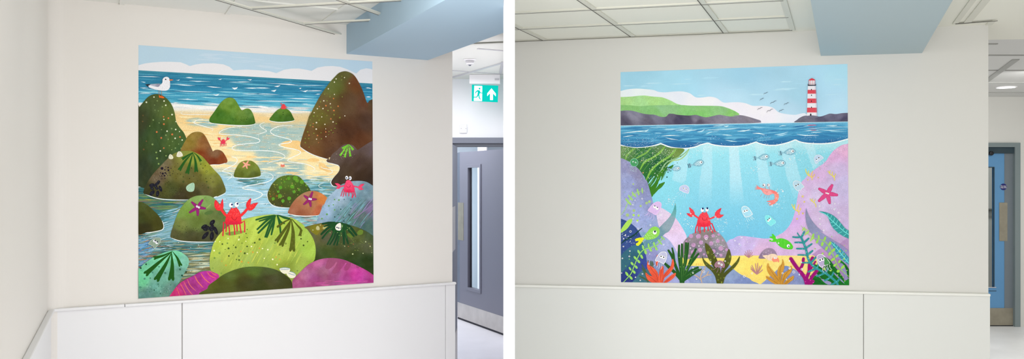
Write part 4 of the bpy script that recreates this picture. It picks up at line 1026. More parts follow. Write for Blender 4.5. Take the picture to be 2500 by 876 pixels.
# purple starfish
A.part('printed_starfish', 'purple starfish with googly eyes on the green boulder')
PU, PD = (146, 34, 112), (108, 18, 84)
x, y = D1((890, 268))[0]
A.star(x, y, D1((960, 165), (1000, 285), (893, 380), (778, 340), (808, 195)), 7.8, PU, PD)
A.speckle(40, D1((800, 200), (960, 170), (1000, 290), (890, 380), (790, 330)), (.3, .6), (196, 96, 164)) if False else None
def eyes2(tf, e, r, pr, dx=0, dy=0):
    for (ex, ey) in e:
        (a, b, c, d), = tf((ex, ey, r, pr)); A.eye(a, b, c, c * 1.1, a + dx, b + dy, d, (20, 18, 50))
eyes2(D1, [(882, 255), (910, 268)], 15, 6, .4, -.8)
A.part('printed_starfish', 'purple starfish with googly eyes on the terracotta boulder')
x, y = C8((210, 740))[0]
A.star(x, y, C8((250, 636), (304, 738), (226, 838), (128, 810), (134, 688)), 6.8, (150, 38, 104), (112, 22, 78))
eyes2(C8, [(204, 730), (228, 735)], 14, 5, -.6, -.6)

# lime rock
o = [(512, 642), (512.5, 626), (516.4, 610), (521, 594.7), (534, 574), (556, 553), (590, 537), (620, 529), (645, 525), (670, 523.5), (700, 529), (718, 534), (736.5, 545.5), (749, 558.6), (762, 577), (768.5, 593), (771, 611.6), (769.4, 628), (766, 638), (748, 650), (730, 680), (700, 720), (600, 720), (540, 690), (515, 660)]
rock('printed_boulder', 'big lime green boulder', o, [(540, 590, (186, 204, 78)), (600, 560, (182, 202, 80)), (680, 550, (172, 198, 80)), (740, 580, (168, 196, 80)), (760, 610, (162, 194, 74)), (560, 630, (168, 184, 74)), (530, 650, (156, 176, 82)), (600, 640, (160, 182, 84)), (680, 620, (166, 186, 78)), (740, 650, (152, 172, 72)), (700, 660, (138, 156, 62)), (640, 650, (152, 172, 74)), (520, 610, (176, 196, 76))], 9, 16, ang=-1.05, sx=3)
LB = grad([(540, 590, (180, 198, 78)), (700, 640, (158, 178, 76))], 3)
A.streaks(60, [(562, 578), (725, 575), (740, 635), (545, 645)], [(196, 206, 84), (188, 204, 80), (158, 182, 80), (202, 204, 88)], (20, 50), (1.5, 5), lambda x, y: -1.9, LB, .9)
A.speckle(110, o, (.4, .9), [(128, 146, 62), (140, 158, 66), (150, 170, 60)])
A.dots(D5((185, 88, 12), (271, 147, 14), (370, 133, 13), (527, 121, 12), (632, 70, 13), (700, 24, 15), (495, 215, 13), (275, 252, 12), (417, 308, 12), (330, 219, 9), (339, 104, 7), (457, 75, 7), (225, 162, 6), (607, 76, 6), (415, 255, 8), (380, 300, 8)), (64, 84, 30))
A.dots(D5((146, 212, 15), (255, 77, 12), (77, 280, 14), (55, 420, 9), (815, 378, 9), (910, 74, 12), (170, 490, 10), (1220, 455, 12), (968, 230, 10)), (118, 150, 66))
A.dots(D5((412, 27, 12), (72, 178, 12), (587, 121, 11), (740, 150, 9), (813, 165, 11), (529, 221, 9), (880, 298, 12), (942, 371, 11), (668, 203, 9), (764, 284, 9), (150, 55, 8), (86, 52, 8), (265, 10, 9), (512, 50, 7)), (238, 240, 186))
A.dots(D5((440, 190, 12), (606, 200, 13), (698, 147, 11), (452, 330, 14), (545, 343, 12), (235, 380, 11), (925, 268, 11), (1075, 362, 14, 1.4), (178, 325, 8), (980, 300, 10)), (206, 160, 60))
A.dots(D2((584, 563, 9), (568, 624, 9), (465, 678, 10), (584, 687, 10), (775, 716, 14), (700, 768, 12), (505, 770, 6), (583, 822, 11), (376, 805, 8), (408, 837, 11), (672, 772, 6), (300, 853, 12), (205, 787, 12)), (76, 98, 36))
A.rings(D5((1060, 80, 10),), 1.2, (60, 76, 26)); A.dots(D3((191, 562, 11), (278, 600, 9), (225, 650, 12)), (70, 86, 28))
# shadow under the crab and the crab itself
A.fill(D2((250, 620), (380, 590), (520, 580), (560, 600), (430, 640), (300, 655)), grad([(560, 567, (128, 148, 62)), (590, 566, (138, 158, 64))], 5))

def crab(name, label, tf, body, arms, claws, legs, eyes, mouth, col, dark, lw, aw, smw, speck=0, stalks=(), lgt=(255, 150, 140)):
    A_ = CUR[0]
    A_.part(name, label)
    for L in legs: A_.stroke(tf(*L), lw, dark, (1, 1), smooth=False)
    for L in arms: A_.stroke(tf(*L), aw, col, (1, 1), smooth=False)
    for L in claws: A_.fill(tf(*L), grad([(*tf(L[0])[0], dark), (*tf(L[len(L) // 2])[0], col), (*tf(L[-1])[0], col)], 6, 5), smooth=False, grid=2)
    for L in stalks: A_.stroke(tf(*L), lw * .7, dark, (1, 1), smooth=False)
    bx = [p[0] for p in body]; by = [p[1] for p in body]; cx = sum(bx) / len(bx)
    A_.fill(tf(*body), grad([(*tf((cx, min(by)))[0], col), (*tf((cx, sum(by) / len(by)))[0], col), (*tf((cx, max(by)))[0], dark)], 6, 5), grid=1.6 if smw > .5 else None)
    if speck:
        A_.speckle(speck, tf(*[(cx - (cx - p[0]) * .75, min(by) + (p[1] - min(by)) * .5 + 8) for p in body]), (.25, .5), lgt)
        for L in claws:
            mx, my = sum(p[0] for p in L) / len(L), sum(p[1] for p in L) / len(L)
            A_.speckle(speck // 3, tf(*[(mx + (p[0] - mx) * .6, my + (p[1] - my) * .6) for p in L]), (.25, .5), lgt)
    if mouth: A_.stroke(tf(*mouth), smw, mixc(dark, (90, 0, 20), .55), (1, 1))
    for (x, y, rx, ry, px, py, pr) in eyes:
        (a, b, c, d, e), = tf((x, y, rx, ry, pr)); (f, g), = tf((px, py)); A_.eye(a, b, c, d, f, g, e)
CUR = [A]
RED, RD = (238, 52, 56), (214, 34, 62)
big = dict(body=[(435, 270), (480, 262), (545, 262), (580, 300), (605, 350), (625, 430), (634, 520), (632, 565), (560, 578), (450, 585), (370, 580), (318, 560), (322, 480), (345, 400), (390, 330)],
           arms=[[(250, 300), (300, 370), (350, 415)], [(735, 290), (690, 345), (625, 405)]],
           claws=[[(135, 98), (170, 140), (205, 200), (230, 170), (262, 82), (272, 90), (285, 200), (278, 270), (250, 305), (200, 314), (150, 300), (115, 250), (104, 200), (110, 130)],
                  [(818, 62), (822, 100), (812, 150), (808, 196), (860, 170), (962, 152), (920, 210), (880, 270), (830, 305), (780, 308), (740, 280), (724, 220), (728, 170), (760, 115)]],
           legs=[[(330, 555), (285, 530), (282, 640), (272, 795)], [(345, 575), (338, 650), (332, 715)], [(385, 580), (398, 680), (404, 782)], [(485, 580), (500, 680), (502, 772)], [(540, 575), (545, 640), (550, 705)], [(600, 565), (612, 650), (625, 740)], [(630, 548), (690, 512), (698, 600), (695, 722)]],
           eyes=[(428, 202, 40, 48, 448, 193, 18), (540, 192, 42, 50, 556, 176, 18)],
           mouth=[(440, 430), (460, 472), (495, 492), (530, 475), (550, 434)], stalks=[[(440, 285), (438, 250)], [(535, 270), (533, 242)]])
crab('printed_crab', 'big waving red crab', D7, col=RED, dark=RD, lw=3.1, aw=6.2, smw=1.0, speck=60, **big)
crab('printed_crab', 'small red crab on the sand', lambda *p: C4(*[(138 + q[0] * .168, 540 + q[1] * .168) + tuple(v * .168 for v in q[2:]) for q in p]), col=(232, 60, 84), dark=(226, 62, 90), lw=1.0, aw=1.9, smw=.4, **big)
A.part('printed_crab', 'tiny red crab on the surf boulder')
A.fill(C4((905, 218), (915, 180), (930, 163), (950, 170), (962, 200), (965, 220), (930, 226)), (228, 70, 74)); A.stroke(C4((920, 190), (908, 165)), .9, (228, 70, 74)); A.fill(C4((898, 165), (910, 148), (914, 160), (910, 170)), (228, 70, 74)); A.stroke(C4((958, 185), (972, 205)), 1.2, (220, 60, 70)); A.ell(*C4((976, 208))[0], 1, 1.4, (220, 60, 70))
A.dots(C4((922, 160, 3.5), (940, 158, 3.5)), (235, 225, 225))
crab('printed_crab', 'pink crab on the blue-grey boulder', D8, body=[(500, 225), (540, 212), (600, 220), (640, 270), (685, 340), (715, 420), (720, 510), (640, 545), (540, 545), (440, 515), (430, 440), (450, 350)],
     arms=[[(355, 385), (440, 360)], [(700, 375), (820, 405)]],
     claws=[[(185, 298), (270, 295), (330, 330), (352, 380), (330, 430), (280, 448), (215, 435), (255, 405), (262, 378), (225, 340)], [(985, 312), (900, 318), (840, 360), (815, 410), (835, 465), (880, 478), (965, 460), (925, 430), (905, 410), (940, 370)]],
     legs=[[(415, 460), (380, 560), (355, 640)], [(445, 500), (430, 590), (410, 655)], [(490, 535), (485, 630)], [(565, 540), (568, 640)], [(640, 530), (665, 600), (650, 680)], [(690, 520), (700, 600), (660, 680)], [(705, 480), (735, 580), (745, 665)]],
     eyes=[(508, 148, 38, 50, 502, 154, 18), (602, 160, 38, 52, 592, 162, 18)], mouth=[(506, 352), (520, 395), (555, 415), (590, 395), (608, 350)], col=(240, 70, 110), dark=(224, 44, 84), lw=1.9, aw=3.0, smw=.8, speck=24, lgt=(255, 140, 160))

# seaweeds on the lime rock
A.part('printed_seaweed', 'deep green forked seaweed on the lime boulder')
DG = (34, 88, 40)
for L, w in (([(1000, 345), (860, 375), (720, 415)], 4.5), ([(1000, 345), (880, 400), (770, 435)], 4), ([(1010, 350), (880, 430), (740, 560)], 5), ([(1000, 360), (880, 490), (755, 615)], 5.5), ([(1020, 350), (940, 460), (860, 675)], 5), ([(1020, 350), (950, 520), (885, 680)], 5), ([(1010, 350), (990, 480), (955, 640)], 5),
             ([(1040, 345), (1080, 480), (1095, 620)], 5), ([(1050, 345), (1090, 440), (1150, 470)], 5), ([(1060, 345), (1150, 380), (1230, 400)], 6)):
    A.stroke([(p[0], p[1], wd) for p, wd in zip(D2(*L), (2.4, w, w * .8))], 0, DG)
A.part('printed_seaweed', 'olive seaweed fronds on the lime boulder')
OG = (84, 92, 24)
for L, w in (([(60, 300), (-20, 330), (-120, 400)], 5.5), ([(60, 300), (0, 400), (-120, 570)], 9), ([(55, 305), (20, 440), (-60, 620)], 10), ([(62, 305), (85, 480), (75, 675)], 13), ([(70, 300), (140, 380), (190, 440), (180, 500)], 6.5)):
    A.blade(D3(*L), 1.5, w, OG, lobes=w > 5.6)
A.blade(D3((110, 350), (160, 400), (200, 452)), 2, 4.5, OG, lobes=False)
A.rings(D3((72, 500, 12), (95, 565, 10), (68, 610, 10), (92, 655, 8), (175, 485, 8)), .6, (116, 118, 50))

# olive slope on the right
o = D3((235, 412), (330, 380), (450, 355), (560, 340), (680, 345), (780, 365), (900, 395), (1050, 455), (1160, 525), (1200, 550)) + [(925, 700), (860, 690), (740, 670), (766, 637), (769.4, 628), (771, 611.6), (768.5, 593), (762, 577), (749, 558.6)]
rock('printed_boulder', 'dark olive slope with grass-like weed', o, [(770, 560, (116, 108, 34)), (760, 572, (92, 92, 62)), (800, 575, (86, 86, 62)), (840, 600, (70, 78, 42)), (880, 570, (80, 90, 44)), (900, 600, (80, 86, 58)), (800, 620, (64, 80, 36)), (860, 640, (46, 64, 26)), (900, 640, (40, 58, 22)), (780, 640, (56, 68, 32)), (905, 575, (70, 86, 52))], 9, 13)
A.fill(D3((320, 400), (420, 375), (520, 365), (600, 400), (560, 450), (460, 440), (410, 510), (360, 490), (320, 450)), grad([(768, 556, (122, 118, 30)), (790, 556, (128, 112, 40))], 6))
A.fill(D3((940, 480), (980, 440), (1020, 455), (1010, 500), (960, 510)), (104, 130, 46)); A.fill(D3((800, 500), (860, 490), (900, 530), (850, 550)), (96, 118, 42))
A.speckle(46, D3((640, 620), (860, 560), (1150, 600), (1150, 720), (900, 720)), (.5, 1.4), [(92, 112, 44), (120, 132, 70), (112, 128, 50), (150, 90, 60)])
A.dots(D3((1055, 602, 9), (1115, 663, 9), (882, 765, 10), (1020, 756, 7), (775, 660, 7), (1136, 745, 5), (815, 440, 7), (350, 445, 8), (450, 378, 8)), (186, 192, 140))
A.part('printed_shell', 'pale limpet on the olive slope'); A.fill(D3((390, 430), (400, 395), (415, 388), (432, 400), (440, 440), (415, 448)), (190, 186, 130)); A.part('printed_shell', 'pale limpet on the olive slope'); A.fill(D3((482, 430), (495, 385), (510, 378), (545, 400), (556, 430)), (176, 172, 104))
A.part('printed_seaweed', 'dark green weed clump hiding a white snail')
for L, w in (([(640, 345), (560, 350), (480, 362)], 6), ([(640, 360), (560, 380), (500, 395)], 5), ([(640, 380), (550, 420), (462, 500)], 6.5), ([(640, 400), (560, 460), (475, 555)], 5.5), ([(650, 400), (610, 520), (545, 635)], 5.5), ([(670, 400), (640, 530), (575, 640)], 4.5), ([(690, 420), (670, 540), (630, 640)], 5.5), ([(710, 420), (700, 540), (670, 645)], 5),
             ([(740, 400), (760, 520), (765, 630)], 6), ([(760, 400), (790, 520), (820, 625)], 5.5), ([(740, 370), (820, 440), (895, 525)], 6), ([(740, 360), (840, 400), (930, 510)], 6.5)):
    A.stroke([(p[0], p[1], wd) for p, wd in zip(D3(*L), (4.0, w, w * .75))], 0, (24, 66, 34))
A.fill(D3((600, 350), (720, 342), (800, 380), (790, 450), (700, 480), (620, 470), (580, 400)), (28, 74, 34))
for L in ([(745, 370), (740, 450), (720, 540)], [(720, 440), (700, 560), (690, 620)], [(780, 440), (800, 560)], [(620, 400), (560, 470), (500, 540)], [(640, 440), (610, 540), (560, 620)], [(800, 400), (880, 480)]):
    A.stroke(D3(*L), .9, (60, 120, 52), (.3, .3))
A.dots(D3((580, 480, 6), (680, 480, 5), (730, 520, 5), (810, 440, 6), (700, 515, 5), (840, 418, 6)), (150, 190, 110))
A.part('printed_shell', 'white snail with two eyes')
A.fill(D3((722, 355), (680, 362), (652, 395), (652, 430), (675, 448), (722, 444)), (238, 236, 222)); A.stroke(D3((735, 370), (742, 410), (750, 375)), .8, (150, 190, 120)); A.dots(D3((672, 410, 9), (693, 418, 9)), (20, 30, 70)); A.dots(D3((716, 422, 6),), (40, 40, 60))

# foreground
o = D4((20, 450), (45, 440), (75, 405), (150, 340), (260, 265), (400, 205), (520, 178), (600, 185), (680, 230), (730, 280), (742, 330), (730, 390), (690, 470), (640, 560), (590, 640), (520, 740), (450, 860), (200, 900), (20, 900))
rock('printed_boulder', 'mint green boulder in the bottom left corner', o, [(430, 615, (120, 206, 164)), (350, 680, (112, 200, 150)), (390, 640, (116, 200, 156)), (455, 635, (124, 190, 166)), (440, 670, (104, 156, 138)), (380, 690, (108, 166, 146)), (360, 720, (92, 136, 124)), (420, 710, (92, 130, 118)), (400, 670, (112, 172, 148))], 10, 11)
A.dots(D4((77, 419, 13), (151, 366, 12), (703, 475, 11), (646, 521, 13), (347, 772, 8), (263, 722, 9)), (24, 66, 46)); A.dots(D4((317, 643, 14), (68, 685, 16), (240, 480, 13), (208, 558, 12), (130, 565, 14), (437, 744, 14), (197, 745, 12), (490, 652, 11), (162, 648, 8), (330, 400, 12)), (76, 134, 112))
A.rings(D4((415, 487, 11), (619, 437, 10)), 1.4, (26, 66, 46)); A.speckle(60, D4((60, 680), (500, 640), (480, 780), (60, 800)), (.4, 1.1), [(150, 190, 176), (66, 116, 96), (84, 130, 110)])
A.part('printed_seaweed', 'dark green seaweed on the mint boulder')
for L, w in (([(515, 188), (390, 245), (285, 275)], 7.5), ([(510, 192), (330, 340), (175, 475)], 11.5), ([(505, 200), (420, 370), (315, 545)], 12.5), ([(500, 195), (512, 380), (500, 530)], 13.5), ([(518, 192), (580, 280), (615, 360)], 8)):
    A.blade(D4(*L), 1.0, w, (28, 84, 18))
o = D4((440, 860), (470, 810), (520, 740), (590, 650), (680, 585), (800, 525), (880, 480), (960, 460), (1040, 462), (1110, 490)) + D5((120, 500), (140, 545), (60, 640), (0, 720), (-60, 800)) + D4((880, 860),)
rock('printed_boulder', 'magenta boulder with orange stripes', o, [(440, 690, (178, 52, 122)), (480, 680, (160, 50, 132)), (500, 670, (178, 50, 150)), (520, 665, (190, 52, 140)), (460, 700, (158, 54, 126)), (430, 715, (196, 50, 110))], 10, 9)
for L, w in (([(570, 680), (600, 760), (610, 800)], 1.2), ([(620, 630), (660, 700), (705, 790)], 1.5), ([(670, 600), (720, 700), (800, 800)], 1.6), ([(720, 570), (760, 660), (840, 735)], 1.5), ([(820, 520), (860, 600), (940, 690)], 2.2), ([(905, 490), (960, 570), (1035, 630)], 2.2), ([(990, 465), (1030, 520), (1110, 560)], 1.7), ([(1040, 465), (1080, 500), (1125, 525)], 1.5)):
    A.stroke(D4(*L), w, (226, 112, 96), (.4, .4))
o = D6((60, 900), (90, 720), (95, 640), (150, 570), (250, 470), (350, 380), (480, 310), (600, 277), (700, 268), (820, 272), (950, 300), (1060, 345), (1200, 410), (1330, 480), (1430, 550), (1480, 590), (1480, 900))
rock('printed_boulder', 'pink and magenta boulder in the bottom right', o, [(725, 690, (164, 84, 128)), (740, 670, (170, 98, 136)), (780, 640, (180, 92, 142)), (790, 660, (156, 92, 124)), (820, 670, (160, 84, 132)), (870, 670, (194, 62, 152)), (880, 640, (190, 74, 136)), (905, 685, (168, 60, 132)), (840, 680, (168, 70, 136)), (850, 645, (186, 80, 146)), (770, 690, (158, 74, 124)), (810, 640, (174, 90, 134))], 10, 14)
SHD = grad([(800, 640, (154, 78, 112)), (850, 650, (158, 66, 116))], 4)
A.fill(D6((680, 272), (650, 360), (632, 420), (650, 445), (690, 450), (730, 430), (780, 380), (812, 330), (830, 340), (790, 420), (748, 480), (752, 515), (790, 528), (840, 505), (900, 440), (970, 345), (985, 350), (945, 420), (945, 465), (975, 478), (1010, 460), (1045, 410), (1060, 348), (950, 302), (820, 272)), SHD, smooth=False)
A.fill(D6((1140, 385), (1150, 430), (1185, 435), (1205, 412)), (160, 66, 118), smooth=False)
A.streaks(26, D6((480, 660), (700, 640), (1300, 620), (1300, 700), (600, 730)), [(190, 96, 148), (206, 84, 156), (160, 80, 134)], (14, 40), (1, 2.2), lambda x, y: -.05, None)
o = D5((-60, 800), (-20, 700), (0, 655), (100, 580), (200, 510), (330, 450), (450, 415), (560, 400), (680, 398), (800, 410), (920, 440), (1020, 490), (1110, 560), (1145, 620), (1155, 700), (1150, 800))
rock('printed_boulder', 'dark olive boulder along the bottom edge', o, [(560, 665, (84, 100, 44)), (620, 655, (86, 108, 44)), (660, 660, (76, 88, 44)), (540, 700, (76, 80, 28)), (600, 690, (66, 66, 28)), (660, 680, (68, 66, 34)), (700, 690, (62, 64, 28)), (520, 690, (84, 88, 30)), (640, 700, (58, 62, 22))], 8, 14, sx=2)
for L in ([(975, 425), (1045, 415), (1118, 425), (1112, 465), (1075, 492), (1035, 497), (995, 470)], [(1070, 497), (1115, 468), (1165, 482), (1198, 510), (1188, 545), (1145, 558), (1105, 545)]):
    A.part('printed_shell', 'cream clam shell'); A.fill(D5(*L), (232, 228, 202)); A.stroke(D5(*L[:3] if L[0][0] < 1000 else L[1:4]), 1.6, (150, 178, 196), (.6, .6))
A.stroke(D5((985, 442), (1050, 438), (1112, 436)), 1.4, (120, 150, 180)); A.stroke(D5((1095, 490), (1140, 505), (1190, 520)), 1.4, (120, 150, 180))
# jellyfish in the current, hermit crab, seagull
def jelly(P_, name, label, tf, bell, col, line, eyes, tent, lw=.9, fillgrid=None, pr=None, white=True):
    P_.part(name, label)
    for L in tent: P_.stroke(tf(*L), lw * .7, mixc(line, col, .35), (.6, .3))
    P_.fill(tf(*bell), col)
    P_.stroke(tf(*bell), lw, line, (1, 1), closed=True)
    for e in eyes:
        (x, y, r, pr_), = tf((e[0], e[1], e[2], e[3]))
        if white: P_.ell(x, y, r, r, (240, 240, 246))
        (a, b), = tf((e[4], e[5])); P_.ell(a, b, pr_, pr_ * 1.1, (20, 20, 46))
jelly(A, 'printed_jellyfish', 'faint jellyfish in the pool', D1, [(190, 790), (215, 750), (270, 710), (330, 700), (362, 712), (358, 760), (320, 810), (275, 855), (255, 820), (230, 812), (215, 800)], (140, 160, 140), (188, 206, 200), [(275, 748, 20, 10, 284, 742), (308, 772, 20, 10, 316, 762)], [[(240, 830), (210, 850), (190, 880)], [(255, 840), (235, 880)], [(200, 800), (185, 830)]])
A.part('printed_hermit_crab', 'small hermit crab in a cream shell')
A.fill(C7((955, 225), (1000, 205), (1040, 205), (1070, 225), (1075, 250), (1030, 268), (1000, 250)), (242, 228, 192)); A.fill(C7((1020, 245), (1045, 232), (1075, 240), (1085, 265), (1060, 280), (1025, 272)), (228, 130, 104)); A.dots(C7((1045, 237, 7), (1058, 238, 7)), (240, 240, 240))
A.part('printed_seagull', 'white seagull with an orange bill')
A.stroke(C1((320, 655), (320, 735)), .9, (176, 124, 90), (1, 1), smooth=False); A.stroke(C1((353, 655), (353, 740)), .9, (176, 124, 90), (1, 1), smooth=False)
OR = (232, 104, 40)
A.fill(C1((316, 726), (330, 728), (348, 742), (340, 758), (325, 760), (318, 745)), OR, smooth=False); A.fill(C1((340, 748), (354, 734), (372, 740), (390, 754), (386, 764), (352, 764)), OR, smooth=False)
A.fill(C1((362, 560), (365, 520), (380, 492), (412, 478), (445, 486), (462, 520), (466, 580), (464, 620), (440, 652), (405, 664), (350, 662), (270, 648), (190, 622), (172, 604), (200, 580), (320, 585)), (236, 236, 240))
A.fill(C1((180, 582), (250, 574), (330, 572), (326, 600), (300, 614), (250, 604), (200, 592)), grad([(375, 207, (176, 178, 192)), (388, 208, (146, 148, 166))], 4))
A.fill(C1((138, 582), (165, 578), (205, 578), (185, 595), (178, 614), (160, 602)), (40, 40, 48)); A.stroke(C1((178, 590), (178, 612)), 1.6, (150, 150, 160))
A.fill(C1((455, 516), (480, 512), (516, 519), (485, 528), (455, 528)), (234, 120, 60), smooth=False); A.dots(C1((408, 513, 9),), (24, 24, 30))
A.flush()
# ================================================================ picture 2: under the sea
random.seed(8)
rootB = tag(empty('mural_print', PB.hit(1794, 693)), 'undersea mural with red and white lighthouse, fish and jellyfish in the right room', 'mural')
bpy.context.view_layer.update()
QB = [(1515, 176), (2069, 156), (2073, 696), (1516, 688.5)]
B = Print(PB, QB, rootB, MP, MF, k=KB); B.root_inv = rootB.matrix_world.inverted(); CUR[0] = B
def slB(x, y): return -0.0361 + 0.0505 * ((y - 176) / 512.0)
E1 = T(1505, 150, 5.473); E2 = T(1785, 150, 5.473); E3 = T(1505, 290, 5.84); E4 = T(1690, 290, 5.84); E5 = T(1880, 290, 5.84)
E6 = T(1505, 430, 5.84); E7 = T(1690, 430, 5.84); E8 = T(1880, 430, 5.84)
G1 = T(1505, 560, 6.259); G2 = T(1650, 560, 6.259); G3 = T(1790, 560, 6.259); G4 = T(1920, 550, 5.652)
G5 = T(1940, 180, 7.96); G6 = T(1670, 495, 10.95); G7 = T(1840, 440, 12.515); G8 = T(1560, 480, 10.95)
WH = (244, 247, 250)
def hill(name, label, o, ctrl, amp=7, sc=12, speck=None, **kw):
    B.part(name, label); B.fill(o, grad(ctrl, amp, sc, **kw), grid=2.8)
    if speck: B.speckle(speck[0], o, (.3, .9), speck[1])

B.part('printed_sky', 'blue painted sky', flat=True)
skb = grad([(1520, 180, (158, 207, 229)), (1800, 170, (160, 205, 227)), (2065, 160, (176, 221, 242)), (1650, 230, (165, 213, 233)), (1950, 230, (164, 207, 227)), (2060, 270, (180, 216, 236)), (1780, 250, (182, 217, 236)), (1930, 270, (178, 212, 232))], 3, 50, p=1.4)
B.fill([(1500, 170), (2085, 140), (2085, 305), (1500, 315)], skb, smooth=False, grid=8)
B.streaks(26, [(1520, 195), (2060, 180), (2060, 240), (1520, 235)], [(176, 217, 236), (188, 222, 238)], (20, 70), (1, 4), slB, skb, .8)
B.part('printed_cloud', 'soft white cloud bank', flat=True)
cl = grad([(1540, 225, (226, 234, 243)), (1660, 225, (224, 228, 240)), (1700, 250, (233, 232, 244)), (1850, 280, (234, 230, 242)), (1950, 285, (224, 228, 240))], 2, 30)
B.fill(E1((0, 410), (55, 395), (150, 372), (270, 362), (400, 370), (500, 382), (560, 405), (650, 412), (760, 402), (880, 400), (980, 425), (1060, 478), (1150, 480), (1250, 470), (1340, 490), (1430, 548)) + E2((0, 545), (110, 545), (200, 560), (290, 592), (400, 592), (500, 600), (570, 625), (640, 680), (760, 705), (860, 712), (1000, 700)) + [(1980, 310), (1500, 320)], cl, grid=9)
hill('printed_hill', 'pale green hill', E1((0, 470), (55, 474), (180, 470), (300, 458), (380, 455), (460, 466), (560, 474), (620, 482), (720, 520), (800, 562), (880, 590), (880, 640), (0, 640)), [(1530, 240, (168, 212, 138)), (1600, 240, (166, 212, 134)), (1560, 255, (166, 214, 146)), (1650, 252, (160, 210, 136))], 6, 9)
hill('printed_hill', 'mid green headland', E1((0, 590), (140, 584), (320, 596), (480, 586), (850, 582), (1000, 590), (1280, 592), (1400, 598), (1480, 620)) + E2((0, 640), (60, 668), (108, 712)) + E1((1500, 740), (1180, 760), (700, 760), (60, 700), (0, 700)), [(1530, 265, (134, 188, 114)), (1620, 262, (142, 190, 136)), (1700, 262, (138, 192, 122)), (1770, 262, (140, 190, 128)), (1700, 282, (124, 190, 106)), (1600, 280, (130, 186, 114)), (1790, 275, (136, 194, 110))], 6, 9)
SL = [(1530, 300, (84, 80, 100)), (1545, 285, (132, 130, 148)), (1600, 290, (120, 117, 136)), (1640, 285, (98, 92, 112)), (1590, 300, (96, 92, 112)), (1700, 292, (122, 116, 134)), (1680, 298, (80, 74, 94)), (1760, 288, (130, 124, 140)), (1800, 290, (128, 122, 138)), (1720, 284, (120, 114, 132)), (1655, 290, (74, 68, 90)), (1705, 298, (84, 78, 98))]
hill('printed_rock', 'slate grey shoreline rocks on the left', E1((0, 665), (60, 660), (130, 654), (220, 660), (330, 690), (420, 706), (510, 712), (590, 738), (660, 738), (700, 700), (760, 700), (820, 712), (960, 722), (1060, 714), (1120, 730), (1200, 745), (1290, 728), (1370, 712), (1440, 722), (1540, 735), (1640, 716)) + E2((20, 728), (60, 716), (140, 718), (220, 735), (320, 765), (395, 790), (402, 815), (0, 835)) + E1((900, 845), (0, 860)), SL, 10, 8, sx=3, ang=.5)
hill('printed_rock', 'slate grey rocks under the lighthouse', E2((858, 818), (880, 780), (930, 745), (990, 724), (1080, 728), (1190, 735), (1260, 715), (1320, 696), (1400, 702), (1480, 690), (1560, 686), (1600, 686), (1600, 805), (1200, 812)), [(1955, 290, (104, 102, 118)), (1975, 286, (116, 112, 130)), (2020, 282, (108, 106, 126)), (2050, 282, (106, 102, 124)), (2010, 294, (86, 82, 102)), (2060, 294, (76, 72, 94)), (2035, 290, (100, 96, 118))], 9, 8, sx=3, ang=-.4)
# sea
B.part('printed_sea', 'deep blue rolling sea surface')
wave = E3((0, 360), (60, 368), (150, 395), (300, 408), (450, 395), (560, 370)) + E3((632, 345),)
w2 = E3((632, 345), (700, 375), (800, 405), (960, 418), (1080, 405), (1168, 380)) + E4((100, 370), (225, 338))
w3 = E4((225, 338), (300, 365), (450, 385), (620, 388), (750, 375), (850, 345), (910, 325))
w4 = E4((910, 325), (970, 350), (1080, 372), (1168, 372)) + E5((100, 370), (250, 335), (362, 293))
w5 = E5((362, 293), (430, 325), (560, 345), (750, 350), (900, 335), (1030, 305), (1110, 282), (1180, 262))
edge = []
for seg in (wave, w2, w3, w4, w5): edge += spline(seg, False)
def seab(x, y):
    hz = 306 - (x - 1515) * .0165; v = max(0, min(.999, (y - hz) / 58))
    st = [(0, (128, 192, 218)), (.1, (92, 166, 202)), (.35, (78, 154, 192)), (.6, (58, 134, 178)), (.8, (48, 112, 162)), (1, (42, 98, 152))]
    for (a, ca), (b, cb) in zip(st, st[1:]):
        if v <= b: c = mixc(ca, cb, (v - a) / (b - a)); break
    m = 30 * fbm(x * .14, y + 4 * math.sin(x / 40), 6, 3); return (c[0] + m, c[1] + m, c[2] + m * .8)
B.fill([(1505, 306.5), (2085, 296.5)] + edge[::-1], seab, smooth=False, grid=3)
sw = lambda x, y: -.03 + .08 * math.sin(x / 38 + y / 11)
bandb = [(1518, 309), (2068, 300), (2068, 330), (1940, 342), (1518, 350)]
B.streaks(230, bandb, [(70, 148, 190), (92, 168, 204), (60, 132, 176), (108, 180, 210), (50, 114, 164)], (24, 90), (1.2, 4), sw, seab, .75)
B.streaks(34, [(1518, 309), (2068, 300), (2068, 322), (1518, 328)], [(172, 218, 234), (206, 232, 242), (150, 206, 226)], (18, 60), (.8, 2), sw, seab, .5)
